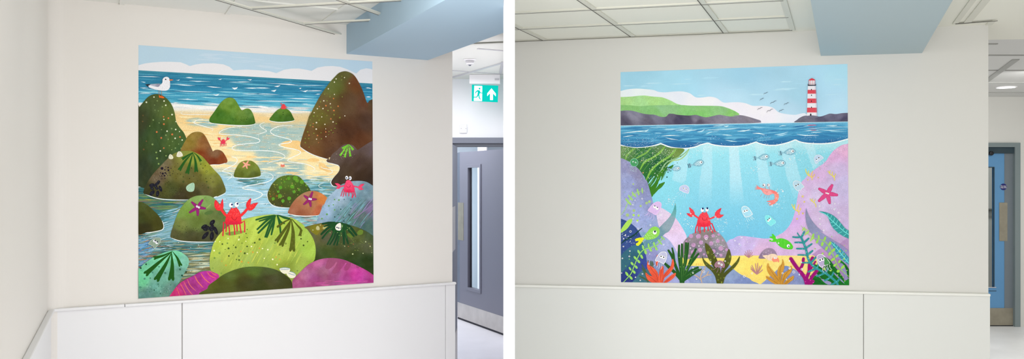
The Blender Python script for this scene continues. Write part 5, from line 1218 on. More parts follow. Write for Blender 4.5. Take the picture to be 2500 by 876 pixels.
for tf, L in ((E3, [(90, 262), (160, 250), (240, 240)]), (E3, [(400, 175), (430, 172), (460, 155)]), (E3, [(640, 245), (760, 235), (900, 236)]), (E3, [(700, 270), (780, 290), (880, 300)]), (E3, [(80, 205), (260, 185), (420, 165)]), (E3, [(830, 170), (920, 160), (970, 135)]),
              (E4, [(70, 188), (140, 175), (180, 145)]), (E4, [(190, 215), (240, 195), (290, 180)]), (E4, [(330, 155), (500, 148), (680, 130)]), (E4, [(450, 102), (490, 108), (520, 96)]), (E4, [(640, 180), (740, 175), (830, 150)]), (E4, [(860, 205), (950, 205), (1040, 225)]),
              (E4, [(430, 225), (500, 230), (570, 235)]), (E4, [(470, 300), (560, 315), (640, 325)]), (E5, [(60, 225), (160, 215), (260, 185)]), (E5, [(100, 235), (170, 232), (250, 210)]), (E5, [(130, 108), (180, 95), (230, 95)]), (E5, [(800, 100), (900, 98), (960, 92)]), (E5, [(700, 155), (850, 165), (1100, 150)]), (E5, [(380, 215), (500, 235), (700, 232)])):
    (xa, ya), (xm, ym), (xb, yb) = tf(*L)
    for k in range(3):
        d = random.uniform(-.9, .9); B.stroke([(xa, ya + d, .1), (xm, ym + d, random.uniform(.8, 1.9)), (xb, yb + d, .1)], 0, random.choice([(206, 232, 240), (178, 218, 234), (224, 238, 244)]))
B.stroke(E5((525, 92), (600, 90), (665, 90)), 3, (170, 120, 150), (.1, .1)); B.stroke(E5((540, 135), (610, 130), (640, 132)), 1.6, (150, 130, 165), (.1, .1)); B.stroke(E5((570, 158), (620, 160), (670, 158)), 2.4, (150, 110, 145), (.1, .1))
for tf, q, n in ((E3, [(60, 290), (520, 270), (620, 330), (400, 400), (100, 380)], 190), (E3, [(160, 230), (520, 210), (700, 250), (560, 300)], 30), (E4, [(190, 300), (300, 230), (400, 280), (380, 300)], 46), (E4, [(820, 290), (1000, 210), (1140, 260), (1040, 340)], 60), (E5, [(440, 290), (560, 190), (660, 210), (660, 310)], 50), (E5, [(820, 300), (1100, 230), (1100, 270), (860, 330)], 40), (E3, [(1040, 380), (1168, 330), (1168, 370)], 20), (E4, [(0, 390), (120, 310), (180, 340)], 24), (E4, [(700, 372), (860, 330), (880, 340), (740, 380)], 18)):
    B.speckle(n, tf(*q), (.25, .5), [(206, 226, 240), (160, 198, 226), (226, 238, 246)])
B.stroke([(1505, 307), (1600, 305.5), (1800, 302), (2080, 297)], 1.2, (196, 226, 238), (1, 1))

# underwater light
RY = [E4((158, 385), (287, 385), (283, 876), (115, 876)) , E7((112, 0), (280, 0), (275, 430), (80, 430)), E4((525, 380), (655, 380), (700, 876), (538, 876)), E7((536, 0), (700, 0), (742, 420), (540, 540)),
      E4((890, 350), (1015, 380), (1110, 876), (945, 876)), E7((945, 0), (1110, 0), (1150, 240), (980, 260)), E5((135, 385), (300, 340), (440, 876), (250, 876)), E8((245, 0), (430, 0), (480, 200), (340, 330)), E5((490, 370), (620, 360), (700, 620), (620, 730)),
      [(1645, 362), (1682, 358), (1675, 440), (1644, 440)], E6((790, 0), (980, 0), (960, 110), (800, 60))]
def und(x, y):
    c = mixc((152, 218, 231), (112, 188, 218), max(0, min(1, (y - 370) / 210)))
    if x < 1700: c = mixc(c, (140, 220, 230), .4 * min(1, (1700 - x) / 60))
    if x > 1860: c = mixc(c, (122, 196, 212), .45 * min(1, (x - 1860) / 90))
    k = 0
    for i, q in enumerate(RY):
        if inside((x, y), q): k = max(k, .55 if i in (2, 3) else .38)
    k *= max(.0, min(1, 1 - (y - 430) / 75.))
    c = mixc(c, (208, 230, 240), k)
    top = max(0, min(1, 1 - (y - 352) / 22)); c = mixc(c, (206, 230, 232), .5 * top)
    m = 6 * fbm(x, y, 9, 5); return (c[0] + m, c[1] + m * .7, c[2] + m * .5)
B.part('printed_water', 'clear turquoise water with pale shafts of light')
B.fill([(edge[0][0], edge[0][1])] + edge[1:] + [(2085, 700), (1505, 700)], und, smooth=False, grid=2.6)
B.stroke([(x, y + .8) for x, y in edge[::3]], 2.8, (232, 240, 244), (1, 1), smooth=False)
B.speckle(220, [(1660, 352), (2060, 345), (2030, 372), (1900, 382), (1660, 378)], (.3, .8), [(236, 245, 248), (216, 236, 242)])
B.speckle(420, [(1650, 380), (2000, 380), (1960, 560), (1700, 560), (1620, 480)], (.2, .5), [(188, 226, 236), (166, 216, 230), (106, 180, 206), (206, 232, 240)])

# right-hand lilac reef
hill('printed_reef', 'lilac and pink reef on the right', [(2090, 345)] + E5((1110, 355), (1020, 375), (920, 440), (850, 520), (780, 620), (640, 720), (560, 780), (490, 860)) + E8((450, 80), (410, 210), (385, 330), (360, 480), (310, 640), (230, 760), (100, 870)) + G3((740, 60), (640, 110), (520, 138), (380, 128), (250, 110), (130, 97), (60, 105), (0, 140)) + G2((780, 192),) + [(1740, 640), (1740, 690), (2090, 700)],
     [(2055, 360, (216, 168, 202)), (2030, 375, (210, 166, 208)), (2000, 420, (206, 172, 212)), (1960, 460, (204, 176, 214)), (2040, 420, (196, 176, 212)), (2060, 450, (190, 178, 214)), (2000, 480, (200, 184, 216)), (1945, 530, (206, 170, 220)), (2000, 540, (200, 178, 212)), (1900, 590, (206, 172, 212)), (1830, 600, (196, 176, 220)), (1790, 600, (186, 174, 220)), (2050, 540, (192, 172, 208)), (1850, 615, (208, 172, 206)), (1960, 600, (204, 176, 212)), (2055, 600, (186, 158, 198))], 7, 16,
     speck=(700, [(222, 200, 228), (178, 150, 192), (214, 160, 204), (170, 160, 200)]))
B.speckle(90, E5((900, 440), (1100, 360), (1100, 440), (940, 520)), (.3, .7), [(240, 214, 232), (236, 200, 224)])
B.speckle(80, E5((640, 700), (780, 600), (860, 560), (820, 680), (700, 740)), (.3, .7), [(236, 170, 196), (230, 190, 216), (130, 150, 150)])
hill('printed_reef', 'mauve reef shade in the lower right', G4((860, 170), (800, 200), (740, 250), (700, 320), (600, 330), (480, 320), (380, 380), (320, 440), (260, 460), (250, 620), (400, 900), (900, 900), (900, 170)), [(2060, 590, (172, 140, 184)), (2000, 615, (180, 142, 188)), (1985, 640, (176, 140, 190)), (2050, 640, (160, 130, 180))], 6, 12)
# sand
hill('printed_sand', 'yellow sandy sea bed', [(1660, 629)] + G2((110, 430), (300, 432), (560, 436), (800, 412)) + G3((0, 400), (200, 397), (500, 398), (800, 398), (1060, 400)) + [(1990, 626), (1990, 660), (1930, 700), (1660, 700)], [(1700, 640, (240, 218, 110)), (1800, 635, (240, 216, 112)), (1900, 635, (238, 214, 124)), (1850, 660, (240, 212, 104)), (1840, 685, (234, 206, 110)), (1960, 630, (236, 212, 130))], 5, 10, speck=(240, [(226, 196, 90), (248, 230, 150), (216, 190, 110)]))
hill('printed_reef', 'blue-grey rock along the bottom centre', G2((-10, 560), (100, 552), (240, 556), (440, 556), (600, 525), (740, 510), (830, 545), (900, 620), (1000, 690), (1064, 712)) + G3((150, 705), (235, 742), (280, 780), (315, 860)) + [(1640, 700), (1640, 650)], [(1680, 670, (134, 146, 190)), (1740, 670, (132, 150, 186)), (1790, 665, (136, 154, 190)), (1810, 690, (118, 134, 180)), (1720, 650, (140, 158, 194)), (1660, 660, (150, 160, 204))], 8, 9, speck=(200, [(160, 172, 210), (104, 118, 164), (112, 150, 180)]))
hill('printed_reef', 'blue-grey rock on the bottom right', G3((400, 860), (430, 830), (500, 770), (600, 680), (680, 610), (760, 562), (830, 558), (900, 590), (960, 622), (1060, 700), (1140, 800), (1160, 870)), [(1900, 670, (130, 144, 188)), (1940, 670, (134, 142, 190)), (1920, 655, (122, 140, 186)), (1950, 690, (126, 138, 180))], 8, 9, speck=(120, [(160, 172, 210), (104, 118, 164)]))

# left side
WD = E3((-20, 368), (60, 382), (300, 414), (560, 386), (640, 368), (760, 410), (965, 430), (905, 520), (780, 610), (725, 690), (805, 655), (815, 660), (790, 700), (700, 742), (655, 860)) + E6((610, 60), (600, 110), (688, 80), (690, 95), (640, 160), (560, 220), (490, 300), (440, 120), (400, 10)) + E3((380, 800), (300, 700), (200, 620), (60, 560), (-20, 540))
hill('printed_seaweed', 'dark green hanging weed under the waves', WD, [(1520, 370, (104, 140, 84)), (1560, 380, (52, 112, 66)), (1620, 360, (96, 132, 84)), (1600, 400, (34, 92, 56)), (1650, 370, (110, 140, 70)), (1630, 400, (42, 100, 50)), (1590, 430, (46, 106, 52)), (1610, 440, (60, 120, 36)), (1600, 465, (56, 120, 30)), (1540, 375, (86, 130, 76))], 10, 9, sx=3, ang=-.8)
LW, MW, PW = (122, 172, 78), (92, 146, 60), (164, 196, 120)
for L, w, c in (([(130, 580), (150, 520), (220, 450), (270, 420)], 4.4, LW), ([(270, 570), (340, 530), (430, 480), (490, 410)], 4.2, LW), ([(340, 720), (400, 620), (520, 550), (620, 480), (690, 395)], 5, (124, 178, 70)), ([(425, 870), (500, 730), (620, 620), (760, 530), (850, 430)], 5, (126, 180, 74)),
                ([(590, 876), (640, 730), (720, 620), (860, 560), (960, 500), (1035, 430)], 3.2, (140, 180, 130)), ([(700, 690), (800, 600), (900, 580), (980, 520), (1040, 430)], 2.4, PW), ([(190, 600), (280, 520), (380, 440)], 1.6, MW), ([(300, 650), (420, 540), (560, 440)], 1.6, (70, 130, 60)), ([(370, 760), (480, 620), (600, 540)], 1.6, (80, 140, 60)), ([(90, 560), (120, 480), (180, 420)], 2, (90, 146, 84))):
    B.stroke(E3(*L), w, c, (.5, .5))
for L, w, c in (([(700, 740), (760, 720), (812, 656)], 3.2, (66, 128, 36)), ([(440, 876), (520, 760), (560, 700)], 4, (52, 120, 40)), ([(560, 876), (640, 760), (700, 700)], 5, (66, 130, 30)), ([(640, 876), (680, 800), (720, 720)], 2.4, (90, 150, 110))):
    B.stroke(E3(*L), w, c, (.6, .4))
for L, w, c in (([(455, 110), (500, 50), (545, 0)], 2.6, (140, 216, 226)), ([(490, 150), (545, 80), (575, 20)], 1.6, (140, 216, 226)), ([(560, 170), (610, 90), (640, 0)], 2.4, (140, 216, 226)), ([(620, 150), (650, 110), (690, 60)], 0.1, (140, 216, 226)), ([(450, 60), (480, 20), (500, -20)], 3.0, (28, 96, 84)), ([(470, 130), (500, 80), (530, 20)], 3, (94, 150, 96)), ([(500, 280), (580, 190), (680, 90)], 5, (62, 126, 34)), ([(490, 240), (560, 150), (600, 40)], 4, (60, 122, 32))):
    B.stroke(E6(*L), w, c, (.3, .4))
B.speckle(420, E3((60, 385), (300, 414), (560, 390), (900, 440), (760, 600), (500, 660), (240, 600), (60, 500)), (.3, .8), [(214, 228, 190), (190, 210, 160), WH, (130, 170, 110)])
B.speckle(70, E3((380, 760), (700, 560), (760, 640), (560, 860), (420, 860)), (.4, 1.0), [(200, 226, 180), WH, (30, 80, 50)])
B.dots(E3((720, 830, 10), (775, 742, 8), (868, 628, 6), (830, 652, 5), (735, 762, 9), (918, 540, 6)), (24, 90, 66)); B.dots(E3((380, 768, 10), (362, 598, 7)), (196, 150, 110))

hill('printed_reef', 'pink rock rising in the middle left', E6((540, 420), (640, 450), (720, 495), (830, 580), (930, 720), (1000, 850)) + G2((165, 125), (240, 200), (200, 440), (100, 450), (0, 450)) + [(1600, 640), (1580, 560)], [(1615, 515, (214, 198, 222)), (1650, 545, (222, 194, 222)), (1660, 590, (220, 198, 230)), (1680, 600, (214, 196, 224))], 5, 10, speck=(200, [(232, 210, 234), (196, 176, 206)]))
hill('printed_reef', 'lavender rock on the left', E3((-20, 555), (60, 560), (130, 585), (220, 640), (300, 700), (360, 770), (410, 860)) + E6((440, 80), (490, 250), (525, 380), (570, 560), (600, 700), (640, 800)) + G1((600, 200), (600, 300), (0, 500)) + [(1500, 500)], [(1530, 400, (148, 148, 186)), (1555, 420, (140, 138, 172)), (1530, 440, (150, 158, 200)), (1570, 460, (134, 138, 178)), (1540, 480, (152, 162, 206)), (1590, 500, (140, 148, 192)), (1560, 530, (156, 168, 214)), (1600, 550, (146, 160, 200)), (1525, 500, (158, 166, 206))], 9, 8, speck=(620, [(114, 118, 160), (172, 180, 216), (126, 130, 168), (184, 176, 210)]))
hill('printed_reef', 'lavender-blue rock behind the green fish', G1((340, 60), (500, 60), (640, 80), (730, 105), (820, 180), (900, 300), (960, 420), (1010, 560), (1064, 700), (1064, 860), (400, 860), (300, 400)), [(1590, 590, (126, 160, 186)), (1620, 600, (162, 170, 212)), (1640, 620, (160, 168, 212)), (1590, 620, (140, 142, 190)), (1660, 670, (158, 162, 208)), (1600, 650, (130, 140, 180))], 8, 8, speck=(260, [(180, 188, 222), (128, 134, 178)]))
# translucent giant leaf
B.part('printed_seaweed', 'tall curved grey-green leaf')
B.fill(E6((838, 380), (850, 430), (852, 500), (838, 600), (800, 700), (745, 790)) + G1((745, 60), (660, 150), (560, 230), (470, 290), (400, 330), (390, 250), (420, 190), (500, 120), (570, 60)) + E6((660, 680), (720, 620), (770, 560), (815, 470)), grad([(1648, 505, (84, 158, 160)), (1645, 520, (104, 166, 168)), (1640, 535, (136, 160, 172)), (1630, 550, (138, 158, 170)), (1610, 570, (110, 146, 160)), (1600, 582, (98, 144, 160))], 5, 8), grid=2.5)
hill('printed_reef', 'navy blue rock in the lower left corner', E6((-20, 600), (60, 605), (150, 640), (230, 690), (300, 760), (348, 850)) + G1((385, 110), (405, 200), (430, 330), (458, 430), (470, 560), (480, 700), (480, 870), (0, 870)), [(1530, 560, (54, 76, 134)), (1560, 590, (52, 72, 136)), (1530, 640, (48, 82, 122)), (1570, 640, (56, 72, 146)), (1530, 680, (42, 56, 124)), (1575, 670, (56, 76, 144)), (1545, 600, (56, 78, 140))], 8, 8, speck=(160, [(78, 100, 166), (40, 54, 110), (90, 140, 150)]))
B.fill(G1((0, 470), (70, 400), (130, 330), (220, 262), (340, 215), (400, 190), (430, 330), (360, 420), (300, 470), (200, 530), (120, 620), (0, 690)), grad([(1520, 640, (54, 102, 118)), (1560, 600, (58, 110, 132)), (1550, 630, (50, 96, 116))], 6, 7))
B.fill(G1((255, 830), (300, 740), (360, 660), (430, 610), (520, 620), (580, 700), (560, 870)), grad([(1560, 680, (62, 110, 126)), (1580, 670, (70, 108, 122))], 6, 7))

# light green sprigs
LGB = (158, 210, 104)
def sprig(name, label, tf, stem, leaves, col, w=1.6):
    B.part(name, label); B.stroke(tf(*stem), w, col, (.6, .5))
    for x, y, a, b, g in leaves:
        (px, py, pa, pb), = tf((x, y, a, b)); B.ell(px, py, pa, pb, col, g)
sprig('printed_seaweed', 'pale green leafy sprig on the lavender rock', E6, [(60, 555), (120, 480), (165, 370), (220, 285), (300, 230), (390, 200)],
      [(148, 343, 34, 13, 1.0), (187, 385, 34, 15, .8), (184, 290, 28, 12, 1.1), (214, 325, 28, 13, .7), (233, 245, 28, 12, 1.3), (262, 275, 28, 13, .9), (301, 205, 26, 12, 1.5), (316, 245, 28, 12, 1.4), (366, 190, 24, 10, 1.5), (370, 225, 20, 10, 1.5)], (160, 208, 110))
B.dots(E6((470, 362, 20), (430, 382, 20), (345, 424, 16), (248, 490, 20), (157, 553, 24), (240, 112, 12)), (164, 192, 128)); B.dots(E6((245, 554, 17), (316, 560, 15), (299, 632, 16)), (172, 218, 96)); B.dots(E6((115, 228, 6), (70, 420, 5)), (150, 196, 130))
B.part('printed_seaweed', 'broad lime leaf at the left edge')
B.fill(E6((20, 840), (64, 760), (110, 690), (160, 630), (215, 605), (224, 640), (190, 700), (140, 760), (64, 808), (20, 830)), (168, 216, 92))
B.part('printed_seaweed', 'dark twig with beads in the lower left')
B.stroke(G1((60, 225), (150, 150), (260, 92), (330, 30), (390, -20)), 3.0, (20, 62, 52), (.4, .6)); B.speckle(50, G1((100, 190), (320, 20), (380, 0), (300, 110), (160, 180)), (.4, 1.2), (24, 70, 56))

# green fish
def fish(name, label, tf, body, tail, bcol, tcol, eye, marks=(), mcol=WH, mw=.7, tmarks=(), tmc=None):
    B.part(name, label); B.fill(tf(*tail), tcol, smooth=False); 
    for L in tmarks: B.stroke(tf(*L), mw * 1.1, tmc or mcol, (1, 1))
    B.fill(tf(*body), bcol)
    for L in marks: B.stroke(tf(*L), mw, mcol, (.7, .7))
    (x, y, r, q), = tf((eye[0], eye[1], eye[2], eye[5])); (a, b), = tf((eye[3], eye[4])); B.eye(x, y, r, r * 1.05, a, b, q, (20, 24, 60))
scal = [[(x, y), (x + 6, y + 14), (x + 20, y + 10)] for x, y in ((470, 60), (500, 45), (525, 35), (445, 90), (480, 85), (505, 78), (530, 70), (430, 118), (465, 118), (500, 118), (540, 115), (575, 108), (545, 88))]
fish('printed_fish', 'lime green fish with yellow tail', G1, [(418, 130), (430, 90), (470, 40), (510, -10), (560, -40), (600, -45), (645, -20), (662, 25), (650, 80), (600, 130), (520, 155), (450, 155)], [(418, 122), (350, 124), (300, 138), (280, 155), (300, 178), (345, 174), (325, 200), (296, 215), (305, 245), (335, 250), (372, 215), (400, 175), (422, 145)], (142, 208, 84), (226, 228, 40), (585, 45, 30, 588, 30, 15), scal, (222, 240, 190), .55, [[(345, 130), (360, 160), (372, 205)], [(375, 128), (385, 160), (392, 180)], [(300, 150), (330, 168)], [(310, 210), (335, 235)]], (196, 196, 30))
fish('printed_fish', 'bright green fish heading down', G3, [(655, 185), (680, 145), (740, 135), (820, 160), (880, 205), (915, 260), (900, 300), (840, 302), (760, 285), (690, 240)], [(670, 150), (640, 100), (605, 65), (588, 75), (600, 105), (560, 108), (555, 125), (600, 140), (605, 155), (550, 160), (550, 180), (600, 190), (650, 190)], (82, 196, 48), (80, 200, 44), (843, 250, 24, 850, 256, 10), [[(700, 150), (690, 200), (700, 240)], [(740, 140), (730, 200), (745, 260)], [(785, 150), (790, 200), (780, 260)]], (104, 208, 70), .8)
def silver(cx, cy, L, ang, striped=False):
    ca, sa = math.cos(ang), math.sin(ang); tf = lambda *p: [(cx + (q[0] * ca - q[1] * sa) * L, cy + (q[0] * sa + q[1] * ca) * L) + tuple(v * L for v in q[2:]) for q in p]
    B.part('printed_fish', 'small silver-blue fish' if not striped else 'small silver-blue fish with striped tail')
    c1, c2 = (142, 190, 206), (118, 170, 190)
    B.fill(tf((-.42, 0), (-.62, -.16), (-.92, -.2), (-.9, -.06), (-.8, .0), (-.95, .1), (-.9, .22), (-.62, .12)), c1, smooth=False)
    B.stroke(tf((-.72, -.16), (-.7, .15)), .09 * L, (84, 120, 140), (1, 1), smooth=False)
    if striped: B.stroke(tf((-.86, -.16), (-.84, .15)), .07 * L, (60, 100, 120), (1, 1), smooth=False)
    B.fill(tf((-.42, 0), (-.2, -.16), (.1, -.28), (.4, -.22), (.58, -.02), (.45, .18), (.15, .27), (-.15, .18)), c1)
    B.stroke(tf((-.42, 0), (-.2, -.16), (.1, -.28), (.4, -.22), (.58, -.02), (.45, .18), (.15, .27), (-.15, .18)), .05 * L, c2, (1, 1), closed=True)
    for x, y in ((-.2, -.04), (-.05, -.12), (-.05, .04), (.08, -.16), (.08, -.02), (.08, .12), (-.2, .08)): B.stroke(tf((x, y), (x + .05, y + .06), (x + .11, y)), .035 * L, (232, 242, 246), (1, 1))
    (x, y, r), = tf((.33, -.03, .13)); B.eye(x, y, r, r, x + r * .3, y, r * .42, (50, 50, 70))
silver(1862.5, 384, 27, -.12); silver(1926, 371, 28, -.14); silver(1902, 399, 28, -.06); silver(1703, 399, 27, -.26, True); silver(1649, 412, 22, -.12)

# sea stars, corals
B.part('printed_starfish', 'pink starfish on the lilac reef')
x, y = E8((818, 245))[0]; B.star(x, y, E8((885, 128), (955, 268), (850, 383), (698, 352), (702, 180)), 10.5, (210, 72, 130), (180, 56, 110))
for (ex, ey) in ((803, 238), (828, 246)):
    (a, b, r), = E8((ex, ey, 13)); B.ell(a, b, r, r, WH); B.dots([(a + .3, b - 1.3, .9)], (90, 20, 50))
YC = (222, 208, 96)
def coral(tf, Ls, w, col):
    for L in Ls: B.stroke(tf(*L), w, col, (.8, .8))
Y_ = lambda: B.part('printed_coral', 'small yellow twig coral on the lilac reef')
Y_(); coral(E5, [[(600, 870), (592, 830), (540, 800), (510, 740), (508, 715)], [(560, 805), (545, 770), (552, 742)]], 2.2, YC); coral(E5, [[(590, 825), (595, 790), (605, 745)], [(595, 840), (620, 820), (636, 790)]], 2.2, (230, 196, 110))
Y_(); coral(E5, [[(922, 860), (910, 820), (860, 790), (825, 745)], [(850, 775), (850, 750), (860, 738)], [(885, 800), (888, 770), (892, 755)], [(912, 825), (930, 805), (935, 785)]], 2.0, YC)
Y_(); coral(E8, [[(412, 548), (405, 505), (350, 470), (318, 420), (312, 400)], [(350, 470), (345, 430), (352, 405)]], 2.3, YC); coral(E8, [[(400, 500), (395, 460), (412, 405)], [(408, 510), (432, 480), (438, 455)]], 2.2, (230, 202, 96))
Y_(); coral(E8, [[(655, 440), (648, 400), (620, 370), (585, 345), (570, 320)], [(605, 360), (600, 335), (608, 322)], [(625, 375), (635, 350), (640, 335)]], 2.0, YC)
Y_(); coral(E8, [[(600, 50), (595, 20), (570, 0)], [(920, 60), (915, 20), (890, 0)]], 1.8, YC)
B.dots(E8((465, 287, 16), (488, 365, 12), (540, 52, 9), (468, 530, 13), (385, 608, 13), (686, 20, 9)), (214, 192, 104))
for cx, cy, s_, tips in ((237, 430, 1, [(170, 368), (185, 335), (215, 318), (245, 310), (275, 320), (298, 345), (305, 392), (172, 385)]), (362, 685, 1, [(268, 600), (285, 545), (340, 520), (376, 512), (440, 545), (450, 615), (270, 570), (405, 560)])):
    B.part('printed_coral', 'rose twig coral on the sand')
    for t_ in tips: B.stroke(G3((cx, cy), ((cx * .5 + t_[0] * .5), (cy * .55 + t_[1] * .45)), t_), 1.3 if cx < 300 else 1.9, (176, 122, 128), (1, .8))
B.part('printed_coral', 'faint orange coral behind the weeds')
coral(G2, [[(400, 815), (385, 760), (380, 700), (440, 600), (450, 560)], [(385, 770), (330, 720), (280, 690)], [(400, 740), (470, 700), (540, 690)], [(470, 700), (500, 640)], [(385, 700), (400, 640), (380, 590)]], 2.4, (196, 166, 140))
coral(G2, [[(310, 545), (320, 520)], [(345, 548), (348, 518)], [(375, 550), (372, 515)], [(405, 548), (398, 520)]], 1.6, (230, 180, 90))

# spotted mound with crab
o = G2((95, 440), (110, 220), (180, 120), (280, 50), (400, 5), (500, -5), (600, 15), (700, 95), (765, 190), (805, 300), (825, 425), (600, 434), (300, 438))
hill('printed_boulder', 'grey-mauve mound with pink spots', o, [(1690, 580, (140, 128, 138)), (1720, 570, (132, 122, 122)), (1760, 590, (146, 140, 148)), (1700, 610, (128, 118, 130)), (1740, 620, (118, 110, 128)), (1770, 615, (138, 124, 138))], 9, 8)
B.dots(G2((232, 100, 32), (345, 105, 38), (462, 115, 36), (570, 95, 26), (655, 75, 20), (385, 198, 32), (540, 212, 34), (270, 237, 33), (640, 175, 30), (370, 312, 33), (687, 288, 37), (575, 332, 32), (262, 345, 32), (690, 392, 24), (430, 378, 16), (775, 310, 22), (345, 410, 20), (480, 398, 20), (615, 402, 14), (195, 400, 18), (715, 165, 14), (160, 180, 14), (810, 385, 10)), (188, 144, 184))
B.speckle(60, o, (.4, 1.2), [(150, 150, 140), (116, 108, 128), (196, 206, 214)])
crab('printed_crab', 'cheerful red crab on the spotted mound', G6, body=[(490, 262), (540, 258), (600, 262), (640, 310), (670, 390), (700, 480), (715, 570), (650, 625), (540, 645), (420, 635), (345, 600), (350, 520), (370, 430), (410, 340), (450, 285)],
     arms=[[(270, 325), (330, 370), (390, 410)], [(680, 425), (760, 400), (840, 362)]],
     claws=[[(58, 280), (150, 280), (175, 265), (150, 200), (135, 110), (190, 150), (250, 200), (285, 270), (280, 340), (240, 370), (190, 385), (120, 350)],
            [(1000, 130), (985, 190), (955, 280), (975, 315), (1070, 318), (1020, 370), (960, 405), (900, 405), (845, 380), (820, 330), (830, 265), (880, 200)]],
     legs=[[(350, 580), (315, 680), (305, 800)], [(385, 620), (378, 740)], [(430, 630), (425, 720), (430, 800)], [(545, 640), (545, 770)], [(640, 620), (645, 740)], [(690, 610), (720, 700), (760, 790)], [(700, 570), (740, 545), (780, 640), (830, 765)]],
     eyes=[(488, 190, 42, 54, 502, 152, 25), (614, 180, 42, 54, 622, 145, 25)], mouth=[(485, 390), (500, 440), (550, 466), (600, 445), (618, 385)], stalks=[[(500, 270), (497, 240)], [(598, 265), (597, 235)]], col=(232, 64, 76), dark=(222, 44, 66), lw=2.9, aw=4.0, smw=.9, speck=40, lgt=(240, 130, 140))
hill('printed_boulder', 'small mauve mound on the sand', G3((390, 440), (410, 385), (450, 330), (500, 295), (550, 283), (610, 300), (650, 345), (668, 400), (600, 440), (480, 445)), [(1870, 610, (150, 130, 152)), (1860, 625, (132, 112, 138)), (1885, 618, (146, 124, 150))], 6, 6)
B.dots(G3((450, 385, 12), (500, 350, 12), (540, 325, 12), (580, 350, 12), (500, 400, 10), (460, 350, 8), (545, 370, 9)), (170, 146, 172))
B.part('printed_hermit_crab', 'hermit crab with a cream spiral shell')
B.fill(G3((448, 402), (500, 390), (530, 392), (580, 372), (640, 375), (678, 405), (670, 450), (600, 475), (540, 470), (500, 445)), (232, 204, 178)); B.stroke(G3((525, 395), (515, 430), (530, 455)), .8, (206, 170, 146)); B.stroke(G3((580, 378), (570, 430), (590, 470)), .8, (206, 170, 146))
B.fill(G3((590, 460), (610, 430), (650, 420), (690, 440), (705, 490), (690, 505), (670, 480), (660, 500), (640, 490), (620, 500), (605, 485)), (240, 140, 110)); B.dots(G3((633, 436, 15), (657, 434, 13)), WH); B.dots(G3((636, 437, 5), (656, 430, 5)), (40, 30, 60))
# shrimp
B.part('printed_shrimp', 'coral pink shrimp')
SC = (236, 132, 126); SD = (208, 96, 98)
for L in ([(200, 245), (120, 190), (75, 140)], [(200, 245), (100, 220), (35, 205)], [(200, 260), (100, 262), (30, 266)]): B.stroke([(p[0], p[1], w) for p, w in zip(G7(*L), (3.4, 2.2, .5))], 0, SC)
for L in ([(250, 410), (205, 500)], [(345, 450), (305, 535)], [(415, 460), (388, 550)], [(478, 465), (465, 550)]): B.stroke(G7(*L), .6, SD, (1, 1), smooth=False)
for L in ([(370, 270), (340, 190)], [(485, 290), (462, 180)]): B.stroke(G7(*L), .9, SD, (1, 1), smooth=False)
B.fill(G7((180, 230), (260, 238), (380, 262), (500, 285), (600, 310), (680, 345), (740, 390), (768, 470), (755, 570), (720, 640), (650, 690), (590, 700), (560, 690), (600, 630), (640, 560), (640, 470), (610, 410), (560, 415), (500, 445), (430, 455), (350, 430), (290, 380), (240, 300), (190, 260)), grad([(1856, 460, SC), (1870, 470, (240, 156, 152)), (1880, 472, (238, 160, 162)), (1899, 475, (240, 128, 116)), (1896, 490, (236, 136, 120)), (1888, 466, (236, 120, 114))], 6, 5), grid=1.8)
for L in ([(640, 620), (500, 640), (395, 645)], [(600, 670), (520, 690), (430, 720)], [(640, 680), (560, 720), (470, 768)]): B.stroke([(p[0], p[1], w) for p, w in zip(G7(*L), (5, 4.2, 1))], 0, SC)
for L in ([(640, 440), (680, 430), (740, 410)], [(640, 480), (690, 472), (762, 470)], [(640, 520), (690, 518), (762, 520)], [(635, 560), (690, 566), (750, 575)], [(615, 610), (650, 640), (690, 660)]): B.stroke(G7(*L), .7, (250, 196, 180), (1, 1))
B.stroke(G7((360, 330), (400, 370), (438, 335)), .6, (150, 60, 70), (1, 1), smooth=False)
for ex, ey, qx, qy in ((318, 145, 298, 150), (450, 145, 434, 144)):
    (a, b, r), = G7((ex, ey, 44)); B.ell(a, b, r * 1.08, r, (214, 150, 170)); B.ell(a, b, r * .92, r * .86, WH); (a, b), = G7((qx, qy)); B.dots([(a, b, 1.4)], (20, 16, 30))

# jellyfish
jelly(B, 'printed_jellyfish', 'pale jellyfish with round smiling bell', E6, [(895, 190), (905, 155), (940, 130), (985, 125), (1025, 150), (1038, 190), (1030, 235), (1010, 250), (985, 235), (960, 232), (930, 212), (905, 205)], (190, 196, 226), (228, 238, 246), [(958, 172, 13, 6, 956, 170), (992, 190, 13, 6, 992, 188)], [[(905, 215), (880, 235), (850, 250)], [(920, 225), (900, 260), (875, 270)], [(940, 235), (925, 270), (915, 290)], [(965, 240), (955, 270), (950, 300)], [(985, 245), (985, 280), (970, 320)]], lw=.8)
jelly(B, 'printed_jellyfish', 'pink jellyfish with trailing strands', G8, [(235, 372), (290, 290), (370, 200), (440, 150), (510, 132), (570, 150), (600, 210), (585, 290), (545, 370), (500, 440), (440, 490), (410, 470), (370, 445), (330, 420), (290, 405), (260, 380)], (212, 182, 226), (238, 200, 242), [(420, 270, 40, 15, 424, 246), (484, 312, 40, 15, 492, 286)], [[(250, 385), (225, 460), (140, 515)], [(300, 415), (280, 500), (225, 555)], [(340, 430), (340, 540), (275, 610)], [(385, 460), (395, 580), (345, 645)], [(270, 400), (260, 450), (200, 500)]], lw=.9)
